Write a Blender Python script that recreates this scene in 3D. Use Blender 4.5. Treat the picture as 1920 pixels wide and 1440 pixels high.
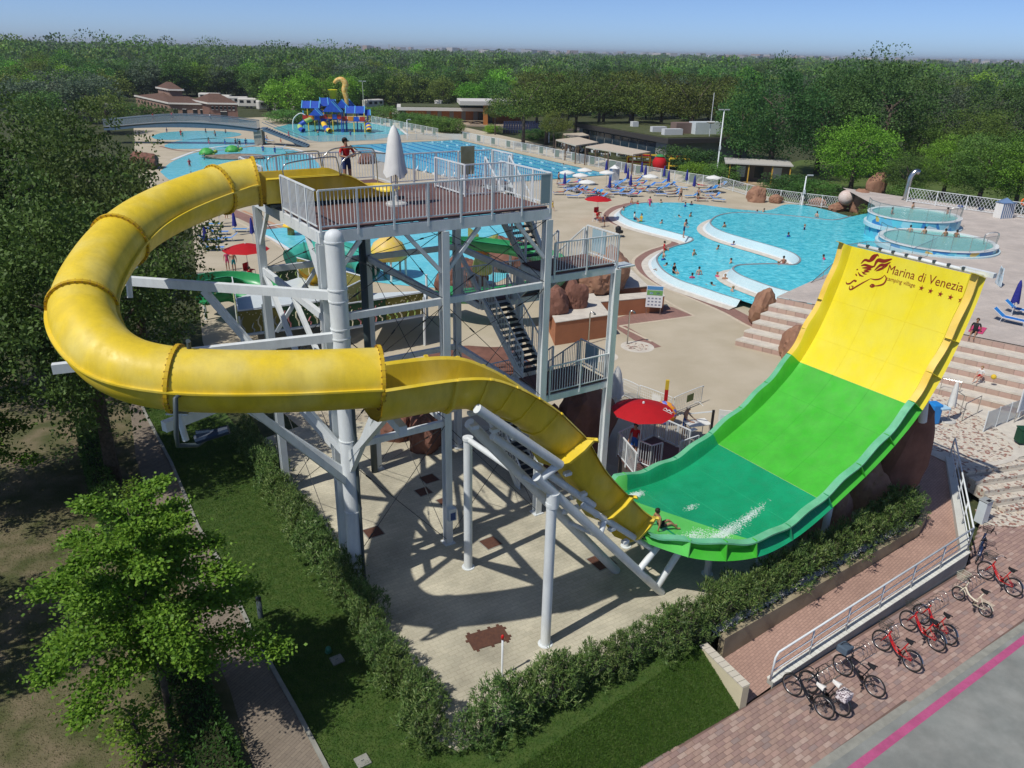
import bpy, bmesh, math, random
import numpy as np
from mathutils import Vector, Matrix, geometry, noise
R = math.radians; PI = math.pi
rnd = random.Random(7)
scene = bpy.context.scene
for o in list(bpy.data.objects): bpy.data.objects.remove(o)
col = scene.collection

# ---------------------------------------------------------------- camera
CAMH, FPX = 17.0, 1461.0
_p, _r = R(23.2), R(1.25)
_x = np.array([1., 0, 0]); _u = np.array([0, math.sin(_p), math.cos(_p)]); CF = np.array([0, math.cos(_p), -math.sin(_p)])
CR = _x*math.cos(_r) + _u*math.sin(_r); CU = -_x*math.sin(_r) + _u*math.cos(_r)
cam_d = bpy.data.cameras.new('camera'); cam = bpy.data.objects.new('camera', cam_d); col.objects.link(cam)
cam_d.sensor_width = 36; cam_d.lens = FPX/1920*36; cam_d.clip_start = 0.1; cam_d.clip_end = 30000
cam.matrix_world = Matrix(((CR[0], CU[0], -CF[0], 0), (CR[1], CU[1], -CF[1], 0), (CR[2], CU[2], -CF[2], CAMH), (0, 0, 0, 1)))
scene.camera = cam
scene.render.resolution_x, scene.render.resolution_y = 1024, 768

# ---------------------------------------------------------------- sky, sun, exposure
SUN_AZ, SUN_EL = R(39.5), R(55)          # shadows fall towards azimuth 39.5 deg from +X
world = bpy.data.worlds.new('World'); scene.world = world; world.use_nodes = True
wn = world.node_tree; wn.nodes.clear()
sky = wn.nodes.new('ShaderNodeTexSky'); sky.sky_type = 'NISHITA'; sky.sun_disc = False
sky.sun_elevation = SUN_EL; sky.sun_rotation = R(90) - (SUN_AZ + PI); sky.altitude = 0; sky.air_density = 0.38; sky.dust_density = 0.6; sky.ozone_density = 6.0
bg = wn.nodes.new('ShaderNodeBackground'); bg.inputs[1].default_value = 0.14
wo = wn.nodes.new('ShaderNodeOutputWorld'); wn.links.new(sky.outputs[0], bg.inputs[0]); wn.links.new(bg.outputs[0], wo.inputs[0])
sun_d = bpy.data.lights.new('sun', 'SUN'); sun_d.energy = 3.8; sun_d.angle = R(0.53); sun_d.color = (1, .955, .88)
sun = bpy.data.objects.new('sun', sun_d); col.objects.link(sun)
sdir = Vector((math.cos(SUN_AZ)*math.cos(SUN_EL), math.sin(SUN_AZ)*math.cos(SUN_EL), -math.sin(SUN_EL)))
sun.rotation_euler = sdir.to_track_quat('-Z', 'Y').to_euler()
vs = scene.view_settings; vs.view_transform = 'Standard'; vs.look = 'None'; vs.exposure = 0.0; vs.gamma = 1.0
scene.render.engine = 'CYCLES'
cy = scene.cycles; cy.max_bounces = 6; cy.diffuse_bounces = 3; cy.glossy_bounces = 3; cy.transmission_bounces = 4; cy.transparent_max_bounces = 8
cy.caustics_reflective = False; cy.caustics_refractive = False

# ---------------------------------------------------------------- helpers
def g(px, py, z=0.0):
    "ground point (height z) seen at photograph pixel px,py"
    d = CR*((px-960)/FPX) - CU*((py-720)/FPX) + CF
    t = (z-CAMH)/d[2]
    return Vector((d[0]*t, d[1]*t, z))
def gz(p, py):
    "height above plan point p that is seen at row py"
    lo, hi = -3.0, CAMH-.01
    for _ in range(40):
        m = (lo+hi)/2; q = np.array([p[0], p[1], m-CAMH])
        if 720-FPX*(CU@q)/(CF@q) > py: lo = m
        else: hi = m
    return lo
TO = Vector((-5.62, 22.3, 0)); TA = R(32.9)
TU = Vector((math.cos(TA), math.sin(TA), 0)); TV = Vector((-math.sin(TA), math.cos(TA), 0))
def W(x, y, z=0.0): return TO + TU*x + TV*y + Vector((0, 0, z))       # tower frame -> world

_mats = {}
def mat(name, c, c2=None, scale=5.0, rough=.6, bump=0., bscale=None, spec=.3, metal=0., detail=5., rndv=0., trans=0., alpha=1., coord='Object', lo=.35, hi=.65, coat=0., grime=0., gscale=(1.6, 1.6, .5)):
    if name in _mats: return _mats[name]
    m = bpy.data.materials.new(name); m.use_nodes = True; nt = m.node_tree; N = nt.nodes; L = nt.links
    b = N['Principled BSDF']
    b.inputs['Roughness'].default_value = rough; b.inputs['Specular IOR Level'].default_value = spec; b.inputs['Metallic'].default_value = metal
    if coat: b.inputs['Coat Weight'].default_value = coat; b.inputs['Coat Roughness'].default_value = .15
    c = tuple(c)+(1,)
    src = None
    if c2 is not None or bump:
        tc = N.new('ShaderNodeTexCoord'); nz = N.new('ShaderNodeTexNoise'); nz.inputs['Scale'].default_value = scale; nz.inputs['Detail'].default_value = detail
        L.new(tc.outputs[coord], nz.inputs['Vector'])
    if c2 is not None:
        rp = N.new('ShaderNodeValToRGB'); rp.color_ramp.elements[0].color = c; rp.color_ramp.elements[1].color = tuple(c2)+(1,)
        rp.color_ramp.elements[0].position = lo; rp.color_ramp.elements[1].position = hi
        L.new(nz.outputs['Fac'], rp.inputs[0]); src = rp.outputs[0]
    if rndv:
        oi = N.new('ShaderNodeObjectInfo'); mr = N.new('ShaderNodeMapRange'); mr.inputs['To Min'].default_value = 1-rndv; mr.inputs['To Max'].default_value = 1+rndv
        L.new(oi.outputs['Random'], mr.inputs['Value'])
        hs = N.new('ShaderNodeHueSaturation'); L.new(mr.outputs[0], hs.inputs['Value'])
        mr2 = N.new('ShaderNodeMapRange'); mr2.inputs['To Min'].default_value = .5-rndv*.08; mr2.inputs['To Max'].default_value = .5+rndv*.08
        ml = N.new('ShaderNodeMath'); ml.operation = 'FRACT'; ml2 = N.new('ShaderNodeMath'); ml2.operation = 'MULTIPLY'; ml2.inputs[1].default_value = 7.31
        L.new(oi.outputs['Random'], ml2.inputs[0]); L.new(ml2.outputs[0], ml.inputs[0]); L.new(ml.outputs[0], mr2.inputs['Value']); L.new(mr2.outputs[0], hs.inputs['Hue'])
        if src is None: hs.inputs['Color'].default_value = c
        else: L.new(src, hs.inputs['Color'])
        src = hs.outputs[0]
    if grime:
        tg = N.new('ShaderNodeTexCoord'); mg = N.new('ShaderNodeMapping'); mg.inputs['Scale'].default_value = gscale; ng = N.new('ShaderNodeTexNoise'); ng.inputs['Scale'].default_value = 1.7; ng.inputs['Detail'].default_value = 10; ng.inputs['Roughness'].default_value = .68
        L.new(tg.outputs['Object'], mg.inputs[0]); L.new(mg.outputs[0], ng.inputs[0]); rg = N.new('ShaderNodeMapRange'); rg.inputs['From Min'].default_value = .38; rg.inputs['From Max'].default_value = .62; rg.inputs['To Min'].default_value = 1-grime; rg.inputs['To Max'].default_value = 1.0; L.new(ng.outputs['Fac'], rg.inputs['Value'])
        hg = N.new('ShaderNodeHueSaturation'); L.new(rg.outputs[0], hg.inputs['Value'])
        if src is None: hg.inputs['Color'].default_value = c
        else: L.new(src, hg.inputs['Color'])
        src = hg.outputs[0]
        ro = N.new('ShaderNodeMapRange'); ro.inputs['From Min'].default_value = .35; ro.inputs['From Max'].default_value = .65; ro.inputs['To Min'].default_value = min(1, rough+.25); ro.inputs['To Max'].default_value = rough; L.new(ng.outputs['Fac'], ro.inputs['Value']); L.new(ro.outputs[0], b.inputs['Roughness'])
    if src is None: b.inputs['Base Color'].default_value = c
    else: L.new(src, b.inputs['Base Color'])
    if bump:
        bp = N.new('ShaderNodeBump'); bp.inputs['Strength'].default_value = bump; bp.inputs['Distance'].default_value = .05
        n2 = nz
        if bscale: n2 = N.new('ShaderNodeTexNoise'); n2.inputs['Scale'].default_value = bscale; n2.inputs['Detail'].default_value = 6; L.new(tc.outputs[coord], n2.inputs['Vector'])
        L.new(n2.outputs['Fac'], bp.inputs['Height']); L.new(bp.outputs[0], b.inputs['Normal'])
    if trans:
        t = N.new('ShaderNodeBsdfTranslucent'); mx = N.new('ShaderNodeMixShader'); mx.inputs[0].default_value = trans
        if src is None: t.inputs[0].default_value = c
        else: L.new(src, t.inputs[0])
        L.new(b.outputs[0], mx.inputs[1]); L.new(t.outputs[0], mx.inputs[2]); L.new(mx.outputs[0], N['Material Output'].inputs[0])
    if alpha < 1: b.inputs['Alpha'].default_value = alpha
    _mats[name] = m
    return m

def tag(o, label=None, cat=None, group=None, kind=None):
    if label: o['label'] = label
    if cat: o['category'] = cat
    if group: o['group'] = group
    if kind: o['kind'] = kind
    return o
_wm = {}
def wmat(o):
    m = Matrix.Translation(o.location) @ o.rotation_euler.to_matrix().to_4x4()
    return (wmat(o.parent) @ m) if o.parent else m
def thing(name, label, cat, loc=(0, 0, 0), rz=0.0, group=None):
    o = bpy.data.objects.new(name, None); o.empty_display_size = .1; col.objects.link(o)
    o.location = loc; o.rotation_euler = (0, 0, rz); return tag(o, label, cat, group)
def copy_tree(o, parent=None):
    c = o.copy(); col.objects.link(c)
    if parent is not None: c.parent = parent
    for ch in o.children: copy_tree(ch, c)
    return c
def inst(name, mesh, parent=None, loc=(0, 0, 0), rot=(0, 0, 0), scl=(1, 1, 1)):
    o = bpy.data.objects.new(name, mesh); col.objects.link(o); o.parent = parent
    o.location = loc; o.rotation_euler = rot; o.scale = scl; return o
def basis(d, up=Vector((0, 0, 1))):
    d = Vector(d).normalized(); s = d.cross(up)
    if s.length < 1e-4: s = d.cross(Vector((0, 1, 0)))
    s.normalize(); return d, s, s.cross(d).normalized()

class MB:
    "mesh builder: collects shapes, builds ONE mesh object"
    def __init__(s): s.v = []; s.f = []; s.m = []
    def add(s, vs, fs, mi=0):
        n = len(s.v); s.v += [tuple(p) for p in vs]; s.f += [tuple(n+i for i in f) for f in fs]; s.m += [mi]*len(fs); return s
    def box(s, c, size, rz=0., mi=0, M=None):
        c = Vector(c); hx, hy, hz = [k/2 for k in size]; cs, sn = math.cos(rz), math.sin(rz)
        vs = []
        for dz in (-hz, hz):
            for dx, dy in ((-hx, -hy), (hx, -hy), (hx, hy), (-hx, hy)): vs.append(Vector((dx*cs-dy*sn, dx*sn+dy*cs, dz))+c)
        if M is not None: vs = [M @ p for p in vs]
        return s.add(vs, [(3, 2, 1, 0), (4, 5, 6, 7), (0, 1, 5, 4), (1, 2, 6, 5), (2, 3, 7, 6), (3, 0, 4, 7)], mi)
    def beam(s, p, q, w, h, mi=0, up=Vector((0, 0, 1))):
        p, q = Vector(p), Vector(q); d, sd, u = basis(q-p, up); vs = []
        for e in (p, q):
            for a, b in ((-1, -1), (1, -1), (1, 1), (-1, 1)): vs.append(e+sd*(a*w/2)+u*(b*h/2))
        return s.add(vs, [(3, 2, 1, 0), (4, 5, 6, 7), (0, 1, 5, 4), (1, 2, 6, 5), (2, 3, 7, 6), (3, 0, 4, 7)], mi)
    def tube(s, path, r, n=8, mi=0, cap=True, closed=False):
        path = [Vector(p) for p in path]; k = len(path); rs = r if isinstance(r, (list, tuple)) else [r]*k
        vs = []; pu = None
        for i, p in enumerate(path):
            if closed: t = path[(i+1) % k]-path[i-1]
            else: t = path[min(i+1, k-1)]-path[max(i-1, 0)]
            t.normalize()
            if pu is None: _, sd, u = basis(t)
            else:
                u = pu - t*pu.dot(t)
                u = u.normalized() if u.length > 1e-6 else basis(t)[2]
                sd = t.cross(u)
            pu = u
            for j in range(n):
                a = 2*PI*j/n; vs.append(p+(sd*math.cos(a)+u*math.sin(a))*rs[i])
        fs = []
        for i in range(k if closed else k-1):
            i2 = (i+1) % k
            for j in range(n): fs.append((i*n+j, i*n+(j+1) % n, i2*n+(j+1) % n, i2*n+j))
        if cap and not closed: fs.append(tuple(range(n-1, -1, -1))); fs.append(tuple((k-1)*n+j for j in range(n)))
        return s.add(vs, fs, mi)
    def lathe(s, prof, c=(0, 0, 0), n=16, mi=0, sx=1., sy=1., cap=True):
        c = Vector(c); vs = []; k = len(prof)
        for r, z in prof:
            for j in range(n): a = 2*PI*j/n; vs.append(c+Vector((r*sx*math.cos(a), r*sy*math.sin(a), z)))
        fs = [(i*n+j, i*n+(j+1) % n, (i+1)*n+(j+1) % n, (i+1)*n+j) for i in range(k-1) for j in range(n)]
        if cap and prof[0][0] > 1e-5: fs.append(tuple(range(n-1, -1, -1)))
        if cap and prof[-1][0] > 1e-5: fs.append(tuple((k-1)*n+j for j in range(n)))
        return s.add(vs, fs, mi)
    def grid(s, rows, mi=0, flip=False):
        n = len(rows[0]); vs = [p for r in rows for p in r]; fs = []
        for i in range(len(rows)-1):
            for j in range(n-1):
                q = (i*n+j, i*n+j+1, (i+1)*n+j+1, (i+1)*n+j); fs.append(q[::-1] if flip else q)
        return s.add(vs, fs, mi)
    def prism(s, poly, z0, z1, mi=0, side_mi=None):
        "vertical prism over a (possibly concave) plan polygon; z1 may be None (flat sheet at z0)"
        pts = [Vector((p[0], p[1], 0)) for p in poly]
        if sum(a.x*b.y-b.x*a.y for a, b in zip(pts, pts[1:]+pts[:1])) < 0: pts.reverse()
        n = len(pts); tr = geometry.tessellate_polygon([pts])
        def ccw(t):
            a, b, c = (pts[i] for i in t); return t if (b-a).cross(c-a).z > 0 else (t[0], t[2], t[1])
        tr = [ccw(t) for t in tr]
        if z1 is None: return s.add([(p.x, p.y, z0) for p in pts], tr, mi)
        vs = [(p.x, p.y, z0) for p in pts]+[(p.x, p.y, z1) for p in pts]
        s.add(vs, [tuple(n+i for i in t) for t in tr]+[(t[2], t[1], t[0]) for t in tr], mi)
        return s.add(vs, [(i, (i+1) % n, n+(i+1) % n, n+i) for i in range(n)], mi if side_mi is None else side_mi)
    def mesh(s, name, mats, smooth=False, M=None, auto=None):
        me = bpy.data.meshes.new(name); vs = s.v if M is None else [tuple(M @ Vector(p)) for p in s.v]
        me.from_pydata(vs, [], s.f)
        mats = mats if isinstance(mats, (list, tuple)) else [mats]
        for m in mats: me.materials.append(m)
        if len(mats) > 1: me.polygons.foreach_set('material_index', s.m)
        if smooth or auto:
            me.polygons.foreach_set('use_smooth', [True]*len(s.f))
            if auto: me.set_sharp_from_angle(angle=R(auto))
        me.update(); return me
    def build(s, name, mats, parent=None, smooth=False, auto=None, world=True, bevel=0.):
        M = wmat(parent).inverted() if (parent is not None and world) else None
        o = bpy.data.objects.new(name, s.mesh(name, mats, smooth, M, auto)); col.objects.link(o); o.parent = parent
        if bevel:
            b = o.modifiers.new('bevel', 'BEVEL'); b.width = bevel; b.segments = 2; b.limit_method = 'ANGLE'
        return o
def bez(pts, n=8):
    "Catmull-Rom through points"
    P = [Vector(p) for p in pts]; P = [P[0]*2-P[1]]+P+[P[-1]*2-P[-2]]; out = []
    for i in range(1, len(P)-2):
        a, b, c, d = P[i-1:i+3]
        for k in range(n):
            t = k/n; out.append(.5*((2*b)+(c-a)*t+(2*a-5*b+4*c-d)*t*t+(3*b-a-3*c+d)*t**3))
    out.append(P[-2]); return out
def sheet(name, pix, z, m, kind='structure', spl=0, pts=None):
    P = [g(x, y, z) for x, y in pix] if pts is None else [Vector(p) for p in pts]
    if spl: P = bez(P+[P[0]], spl)[:-1]
    return tag(MB().prism(P, z, None).build(name, m), kind=kind)
def rock(name, label, c, size, seed, m, parent=None, group=None, rough=.33):
    bm = bmesh.new(); bmesh.ops.create_icosphere(bm, subdivisions=4, radius=1); o = Vector((seed*3.1, seed*1.7, seed*.9)); rr = random.Random(int(seed*1000))
    cuts = [(Vector((rr.gauss(0, 1), rr.gauss(0, 1), rr.gauss(0, .6))).normalized(), rr.uniform(.62, .9)) for _ in range(14)]
    for v in bm.verts:
        n = v.co.normalized(); d = 1+rough*noise.noise(n*1.3+o)
        for q, h in cuts:                                   # broken planar faces
            k = n.dot(q)*d
            if k > h: d *= h/k*.75+.25
        d += rough*.16*noise.noise(n*4.5+o)+rough*.10*noise.noise(n*11+o)-.05*max(0, .12-abs(noise.noise(n*2.4+o*1.3)))/.12
        v.co = Vector((n.x*size[0], n.y*size[1], max(n.z, -.6)*size[2]))*d
    me = bpy.data.meshes.new(name); bm.to_mesh(me); bm.free(); me.materials.append(m)
    me.polygons.foreach_set('use_smooth', [True]*len(me.polygons)); me.set_sharp_from_angle(angle=R(22))
    o = bpy.data.objects.new(name, me); col.objects.link(o); o.location = c; o.rotation_euler = (0, 0, seed)
    if parent is None: tag(o, label, 'rock', group)
    else: o.parent = parent
    return o
# ================================================================= SETTING: ground, pavings, pools
LOW = -0.8
def paving_mat(name, c1, c2, mortar, sx, sy, rz=0., bump=.3, rough=.8, off=.5, msize=.015, blotch=.25, wet=None):
    m = bpy.data.materials.new(name); m.use_nodes = True; nt = m.node_tree; N = nt.nodes; L = nt.links; b = N['Principled BSDF']
    b.inputs['Roughness'].default_value = rough; b.inputs['Specular IOR Level'].default_value = .2
    tc = N.new('ShaderNodeTexCoord'); mp = N.new('ShaderNodeMapping'); mp.inputs['Rotation'].default_value = (0, 0, -rz)
    br = N.new('ShaderNodeTexBrick'); br.offset = off; br.inputs['Scale'].default_value = 1; br.inputs['Brick Width'].default_value = sx; br.inputs['Row Height'].default_value = sy
    br.inputs['Mortar Size'].default_value = msize; br.inputs['Color1'].default_value = (*c1, 1); br.inputs['Color2'].default_value = (*c2, 1); br.inputs['Mortar'].default_value = (*mortar, 1); br.inputs['Bias'].default_value = 0
    L.new(tc.outputs['Object'], mp.inputs[0]); L.new(mp.outputs[0], br.inputs[0])
    nz = N.new('ShaderNodeTexNoise'); nz.inputs['Scale'].default_value = .45; nz.inputs['Detail'].default_value = 7; L.new(tc.outputs['Object'], nz.inputs[0])
    rp = N.new('ShaderNodeMapRange'); rp.inputs['From Min'].default_value = .3; rp.inputs['From Max'].default_value = .7; rp.inputs['To Min'].default_value = 1-blotch; rp.inputs['To Max'].default_value = 1+blotch*.5
    L.new(nz.outputs['Fac'], rp.inputs['Value'])
    n3 = N.new('ShaderNodeTexNoise'); n3.inputs['Scale'].default_value = 14; n3.inputs['Detail'].default_value = 5; L.new(tc.outputs['Object'], n3.inputs[0])
    r3 = N.new('ShaderNodeMapRange'); r3.inputs['To Min'].default_value = .82; r3.inputs['To Max'].default_value = 1.18; L.new(n3.outputs['Fac'], r3.inputs['Value'])
    mu = N.new('ShaderNodeMath'); mu.operation = 'MULTIPLY'; L.new(rp.outputs[0], mu.inputs[0]); L.new(r3.outputs[0], mu.inputs[1])
    hs = N.new('ShaderNodeHueSaturation'); L.new(br.outputs['Color'], hs.inputs['Color']); L.new(mu.outputs[0], hs.inputs['Value']); L.new(hs.outputs[0], b.inputs['Base Color'])
    bp = N.new('ShaderNodeBump'); bp.inputs['Strength'].default_value = bump; bp.inputs['Distance'].default_value = .01; bp.invert = True
    L.new(br.outputs['Fac'], bp.inputs['Height']); L.new(bp.outputs[0], b.inputs['Normal'])
    _mats[name] = m; return m
M_EARTH = mat('woodland_earth', (.035, .05, .018), (.07, .075, .03), 2.5, .95, .3, 9)
M_SAND = mat('sand_resin_deck', (.42, .365, .265), (.49, .43, .325), .35, .9, .25, 30, detail=9)
M_BASE = paving_mat('pale_stone_paving', (.55, .51, .39), (.48, .45, .345), (.42, .385, .285), .32, .16, TA, blotch=.34, msize=.008)
M_REDBAND = paving_mat('red_tile_band', (.30, .17, .14), (.26, .15, .125), (.2, .13, .11), .3, .3, .5, blotch=.12, msize=.01)
M_CREAM = mat('cream_line', (.58, .5, .38), (.5, .43, .33), 3, .8)
M_RAMP = paving_mat('ramp_brick', (.45, .29, .23), (.39, .25, .20), (.27, .18, .145), .2, .1, R(42), blotch=.15, msize=.008, bump=.5)
M_ROAD = mat('road_concrete', (.235, .25, .235), (.29, .30, .28), 1.2, .9, .35, 60, detail=10, grime=.22, gscale=(.5, .5, 1))
M_PINK = mat('pink_road_paint', (.50, .10, .24), (.46, .10, .22), 9, .7, .3, 60, grime=.2, gscale=(1, 1, 1))
M_KERB = mat('kerb_concrete', (.30, .30, .26), (.24, .24, .21), 4, .9, .2, 30)
M_LAWN = mat('lawn_soil', (.04, .085, .014), (.07, .11, .024), 3, .95, .5, 40)
M_DRY = mat('dry_leafy_soil', (.075, .085, .03), (.20, .16, .10), .8, .95, .6, 25, detail=9, lo=.40, hi=.66)
M_PATH = paving_mat('path_pavers', (.24, .20, .155), (.20, .165, .13), (.13, .11, .09), .5, .1, R(60), blotch=.2, msize=.006)
M_UPDECK = paving_mat('upper_deck_tiles', (.52, .46, .41), (.47, .42, .38), (.4, .35, .31), .5, .5, .4, blotch=.15, msize=.008)
M_PINKTILE = mat('pink_riser_tile', (.46, .33, .27), (.40, .28, .23), 3, .8, rndv=.1)
M_WHITESTONE = mat('white_stone', (.62, .58, .50), (.52, .48, .42), 2, .8, .1, 20)

# the far ground sheet and the raised terrace it carries
tag(MB().prism([(-9000, -300), (9000, -300), (9000, 14000), (-9000, 14000)], LOW-.35, None).build('ground', M_EARTH), kind='structure')
LA, LD = g(1312, 1212), g(700, 1620)
LB, LC = g(1386, 1330, LOW), g(1190, 1447, LOW)
LD2 = LA+(LD-LA)*2.2; LC2 = LB+(LC-LB)*5.0
ter = [LA, LD2, (-60, -40), (-2000, -60), (-4000, 3000), (-1500, 7000), (1500, 7000), (4000, 3000), (900, 12), g(1990, 830), g(1905, 855), g(1850, 880), g(1790, 872), g(1786, 852), g(1718, 834), g(1690, 900), g(1727, 986)]
tag(MB().prism(ter, -.03, None).build('terrace', M_EARTH), kind='structure')
# lawns
def ruled(name, A, B, n, k, m, kind='structure'):
    mb = MB(); mb.grid([[A[0].lerp(A[1], i/n).lerp(B[0].lerp(B[1], i/n), j/k) for j in range(k+1)] for i in range(n+1)]); return tag(mb.build(name, m), kind=kind)
ruled('front_lawn', (LA, LD2), (LB, LC2), 20, 6, M_LAWN)
sheet('side_lawn', [(255, 740), (420, 770), (520, 900), (640, 1080), (740, 1250), (840, 1420), (880, 1500), (940, 1700), (740, 1700), (612, 1440), (560, 1340), (470, 1180), (410, 1050), (372, 990), (322, 870), (272, 775)], 0, M_LAWN)
sheet('leafy_ground', [(-700, 700), (165, 700), (245, 775), (255, 860), (300, 1000), (350, 1100), (390, 1200), (430, 1290), (475, 1440), (560, 1700), (-900, 1700)], 0, M_DRY)
path_r = [(262, 750), (272, 775), (322, 870), (372, 990), (410, 1050), (470, 1180), (560, 1340), (612, 1440), (740, 1700)]
path_l = [(240, 750), (245, 775), (255, 860), (300, 1000), (350, 1100), (390, 1200), (430, 1290), (475, 1440), (560, 1700)]
sheet('garden_path', path_r+path_l[::-1], .004, M_PATH)
mb = MB(); pp = [g(x, y) for x, y in path_r]
for a, b in zip(pp, pp[1:]): mb.beam(a+Vector((0, 0, .02)), b+Vector((0, 0, .02)), .12, .08)
tag(mb.build('path_edging', M_KERB), kind='structure')
# slide base, sand deck
sheet('pool_deck', [(255, 335), (250, 232), (480, 220), (700, 217), (860, 236), (1345, 343), (1590, 408), (1680, 470), (1600, 640), (1700, 800), (1790, 852), (1786, 872), (1715, 838), (1500, 830), (1170, 900), (700, 830), (560, 800), (470, 720), (400, 700), (380, 640), (360, 420)], 0, M_SAND)
sheet('slide_base_paving', [(470, 830), (560, 800), (700, 790), (960, 800), (1170, 880), (1500, 800), (1690, 900), (1722, 945), (1560, 1040), (1430, 1110), (1310, 1185), (1150, 1245), (1000, 1330), (860, 1410), (820, 1390), (740, 1250), (650, 1110), (560, 980)], .004, M_BASE)
# bike pavement, kerb, road
BK = [g(x, y, LOW) for x, y in [(1100, 1500), (1386, 1331), (1450, 1289), (1812, 1066), (1838, 985), (1925, 988), (2150, 1000)]]
sheet('bike_pavement_bed', [(1080, 1510), (1386, 1331), (1450, 1289), (1812, 1066), (1836, 985), (1925, 988), (2200, 1000), (2150, 1010), (1920, 1165), (1515, 1440), (1300, 1600)], LOW, mat('paver_joint', (.19, .125, .10), (.15, .1, .085), 3, .9))
sheet('kerb_strip', [(1515, 1440), (1920, 1165), (2150, 1010), (2190, 1020), (1920, 1181), (1548, 1440), (1380, 1600), (1300, 1600)], LOW+.008, M_KERB)
sheet('road', [(1548, 1440), (1920, 1181), (2400, 880), (3200, 1500), (2000, 2200), (1340, 1640)], LOW+.004, M_ROAD)
sheet('pink_road_line', [(1587, 1440), (1920, 1190), (2250, 975), (2265, 985), (1920, 1208), (1618, 1440), (1440, 1600), (1400, 1600)], LOW+.009, M_PINK)
# ramp: leg one along the planter wall, leg two up to the mosaic landing
rl = [(1386, 1329, LOW), (1353, 1237, LOW), (1517, 1133, -.62), (1725, 1004, -.40), (1700, 960, -.32), (1690, 905, -.18), (1716, 836, .0)]
rr = [(1450, 1284, LOW), (1450, 1284, LOW), (1640, 1156, -.62), (1800, 1046, -.42), (1797, 985, -.32), (1790, 925, -.18), (1784, 858, .0)]
mb = MB(); mb.grid([[g(*a).lerp(g(*b), k/4) for k in range(5)] for a, b in zip(rl, rr)], flip=True)
tag(mb.build('ramp', M_RAMP), kind='structure')
# thin red bands and cream lines on the sand deck
cl = [(1169, 382), (1146, 388), (1131, 399), (1130, 407), (1140, 416), (1160, 425), (1181, 430), (1222, 439), (1250, 447), (1256, 454), (1243, 460), (1212, 470), (1191, 483), (1187, 493), (1193, 506), (1206, 518), (1233, 535), (1264, 547), (1316, 568), (1358, 587), (1400, 610), (1456, 635)]
po = [(1200, 377), (1170, 390), (1157, 400), (1162, 412), (1190, 424), (1230, 437), (1275, 450), (1290, 458), (1262, 468), (1230, 478), (1217, 490), (1222, 504), (1240, 518), (1275, 535), (1320, 553), (1365, 572), (1410, 596), (1470, 630)]
sheet('red_tile_band', cl+po[::-1], .004, M_REDBAND)
def strip(name, pix, z, w, m, spl=4):
    P = bez([g(x, y, z) for x, y in pix], spl) if spl else [g(x, y, z) for x, y in pix]
    L_, R_ = [], []
    for i, p in enumerate(P):
        t = (P[min(i+1, len(P)-1)]-P[max(i-1, 0)]).normalized(); n = Vector((-t.y, t.x, 0)); L_.append(p+n*w/2); R_.append(p-n*w/2)
    return tag(MB().grid([L_, R_], flip=True).build(name, m), kind='structure')
strip('cream_deck_line', cl, .008, .28, M_CREAM)
sheet('red_tile_corner', [(1150, 612), (1142, 600), (1240, 572), (1262, 576), (1300, 592), (1172, 610), (1240, 650), (1215, 655)], .004, M_REDBAND)
strip('cream_corner_line', [(1232, 553), (1264, 573), (1302, 592)], .009, .22, M_CREAM, 0)
strip('cream_corner_line', [(1302, 592), (1230, 602), (1162, 611)], .010, .22, M_CREAM, 0)
strip('cream_corner_line', [(1162, 611), (1190, 624), (1222, 640)], .011, .22, M_CREAM, 0)
for nm, pix, m, w in (('red_deck_band', [(430, 395), (470, 412), (520, 436), (575, 468)], M_REDBAND, 1.6), ('orange_deck_line', [(455, 395), (495, 412), (540, 432), (590, 462)], mat('orange_line', (.5, .27, .15)), .35), ('cream_deck_line', [(405, 398), (450, 418), (500, 446), (560, 486)], M_CREAM, .3)):
    strip(nm, pix, .004, w, m)
# round mosaic foot showers
M_MOS = None
def mosaic_mat():
    m = bpy.data.materials.new('broken_tile_mosaic'); m.use_nodes = True; N = m.node_tree.nodes; L = m.node_tree.links; b = N['Principled BSDF']; b.inputs['Roughness'].default_value = .7
    tc = N.new('ShaderNodeTexCoord'); vo = N.new('ShaderNodeTexVoronoi'); vo.inputs['Scale'].default_value = 7.5; L.new(tc.outputs['Object'], vo.inputs[0])
    rp = N.new('ShaderNodeValToRGB'); rp.color_ramp.interpolation = 'CONSTANT'; e = rp.color_ramp.elements
    e[0].color = (.62, .56, .46, 1); e[0].position = 0; e[1].color = (.30, .15, .11, 1); e[1].position = .42
    n = e.new(.58); n.color = (.55, .47, .37, 1); n = e.new(.75); n.color = (.22, .17, .14, 1); n = e.new(.85); n.color = (.6, .55, .47, 1)
    sp = N.new('ShaderNodeSeparateColor'); L.new(vo.outputs['Color'], sp.inputs[0]); L.new(sp.outputs[0], rp.inputs[0])
    v2 = N.new('ShaderNodeTexVoronoi'); v2.feature = 'DISTANCE_TO_EDGE'; v2.inputs['Scale'].default_value = 7.5; L.new(tc.outputs['Object'], v2.inputs[0])
    gt = N.new('ShaderNodeMath'); gt.operation = 'GREATER_THAN'; gt.inputs[1].default_value = .035; L.new(v2.outputs['Distance'], gt.inputs[0])
    mx = N.new('ShaderNodeMix'); mx.data_type = 'RGBA'; L.new(gt.outputs[0], mx.inputs[0]); mx.inputs[6].default_value = (.42, .39, .34, 1); L.new(rp.outputs[0], mx.inputs[7]); L.new(mx.outputs[2], b.inputs['Base Color'])
    return m
M_MOS = mosaic_mat()
def disc(name, c, r, z, m, n=40, rx=None): return tag(MB().prism([(c.x+r*math.cos(2*PI*k/n), c.y+(rx or r)*math.sin(2*PI*k/n)) for k in range(n)], z, None).build(name, m), kind='structure')
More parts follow.
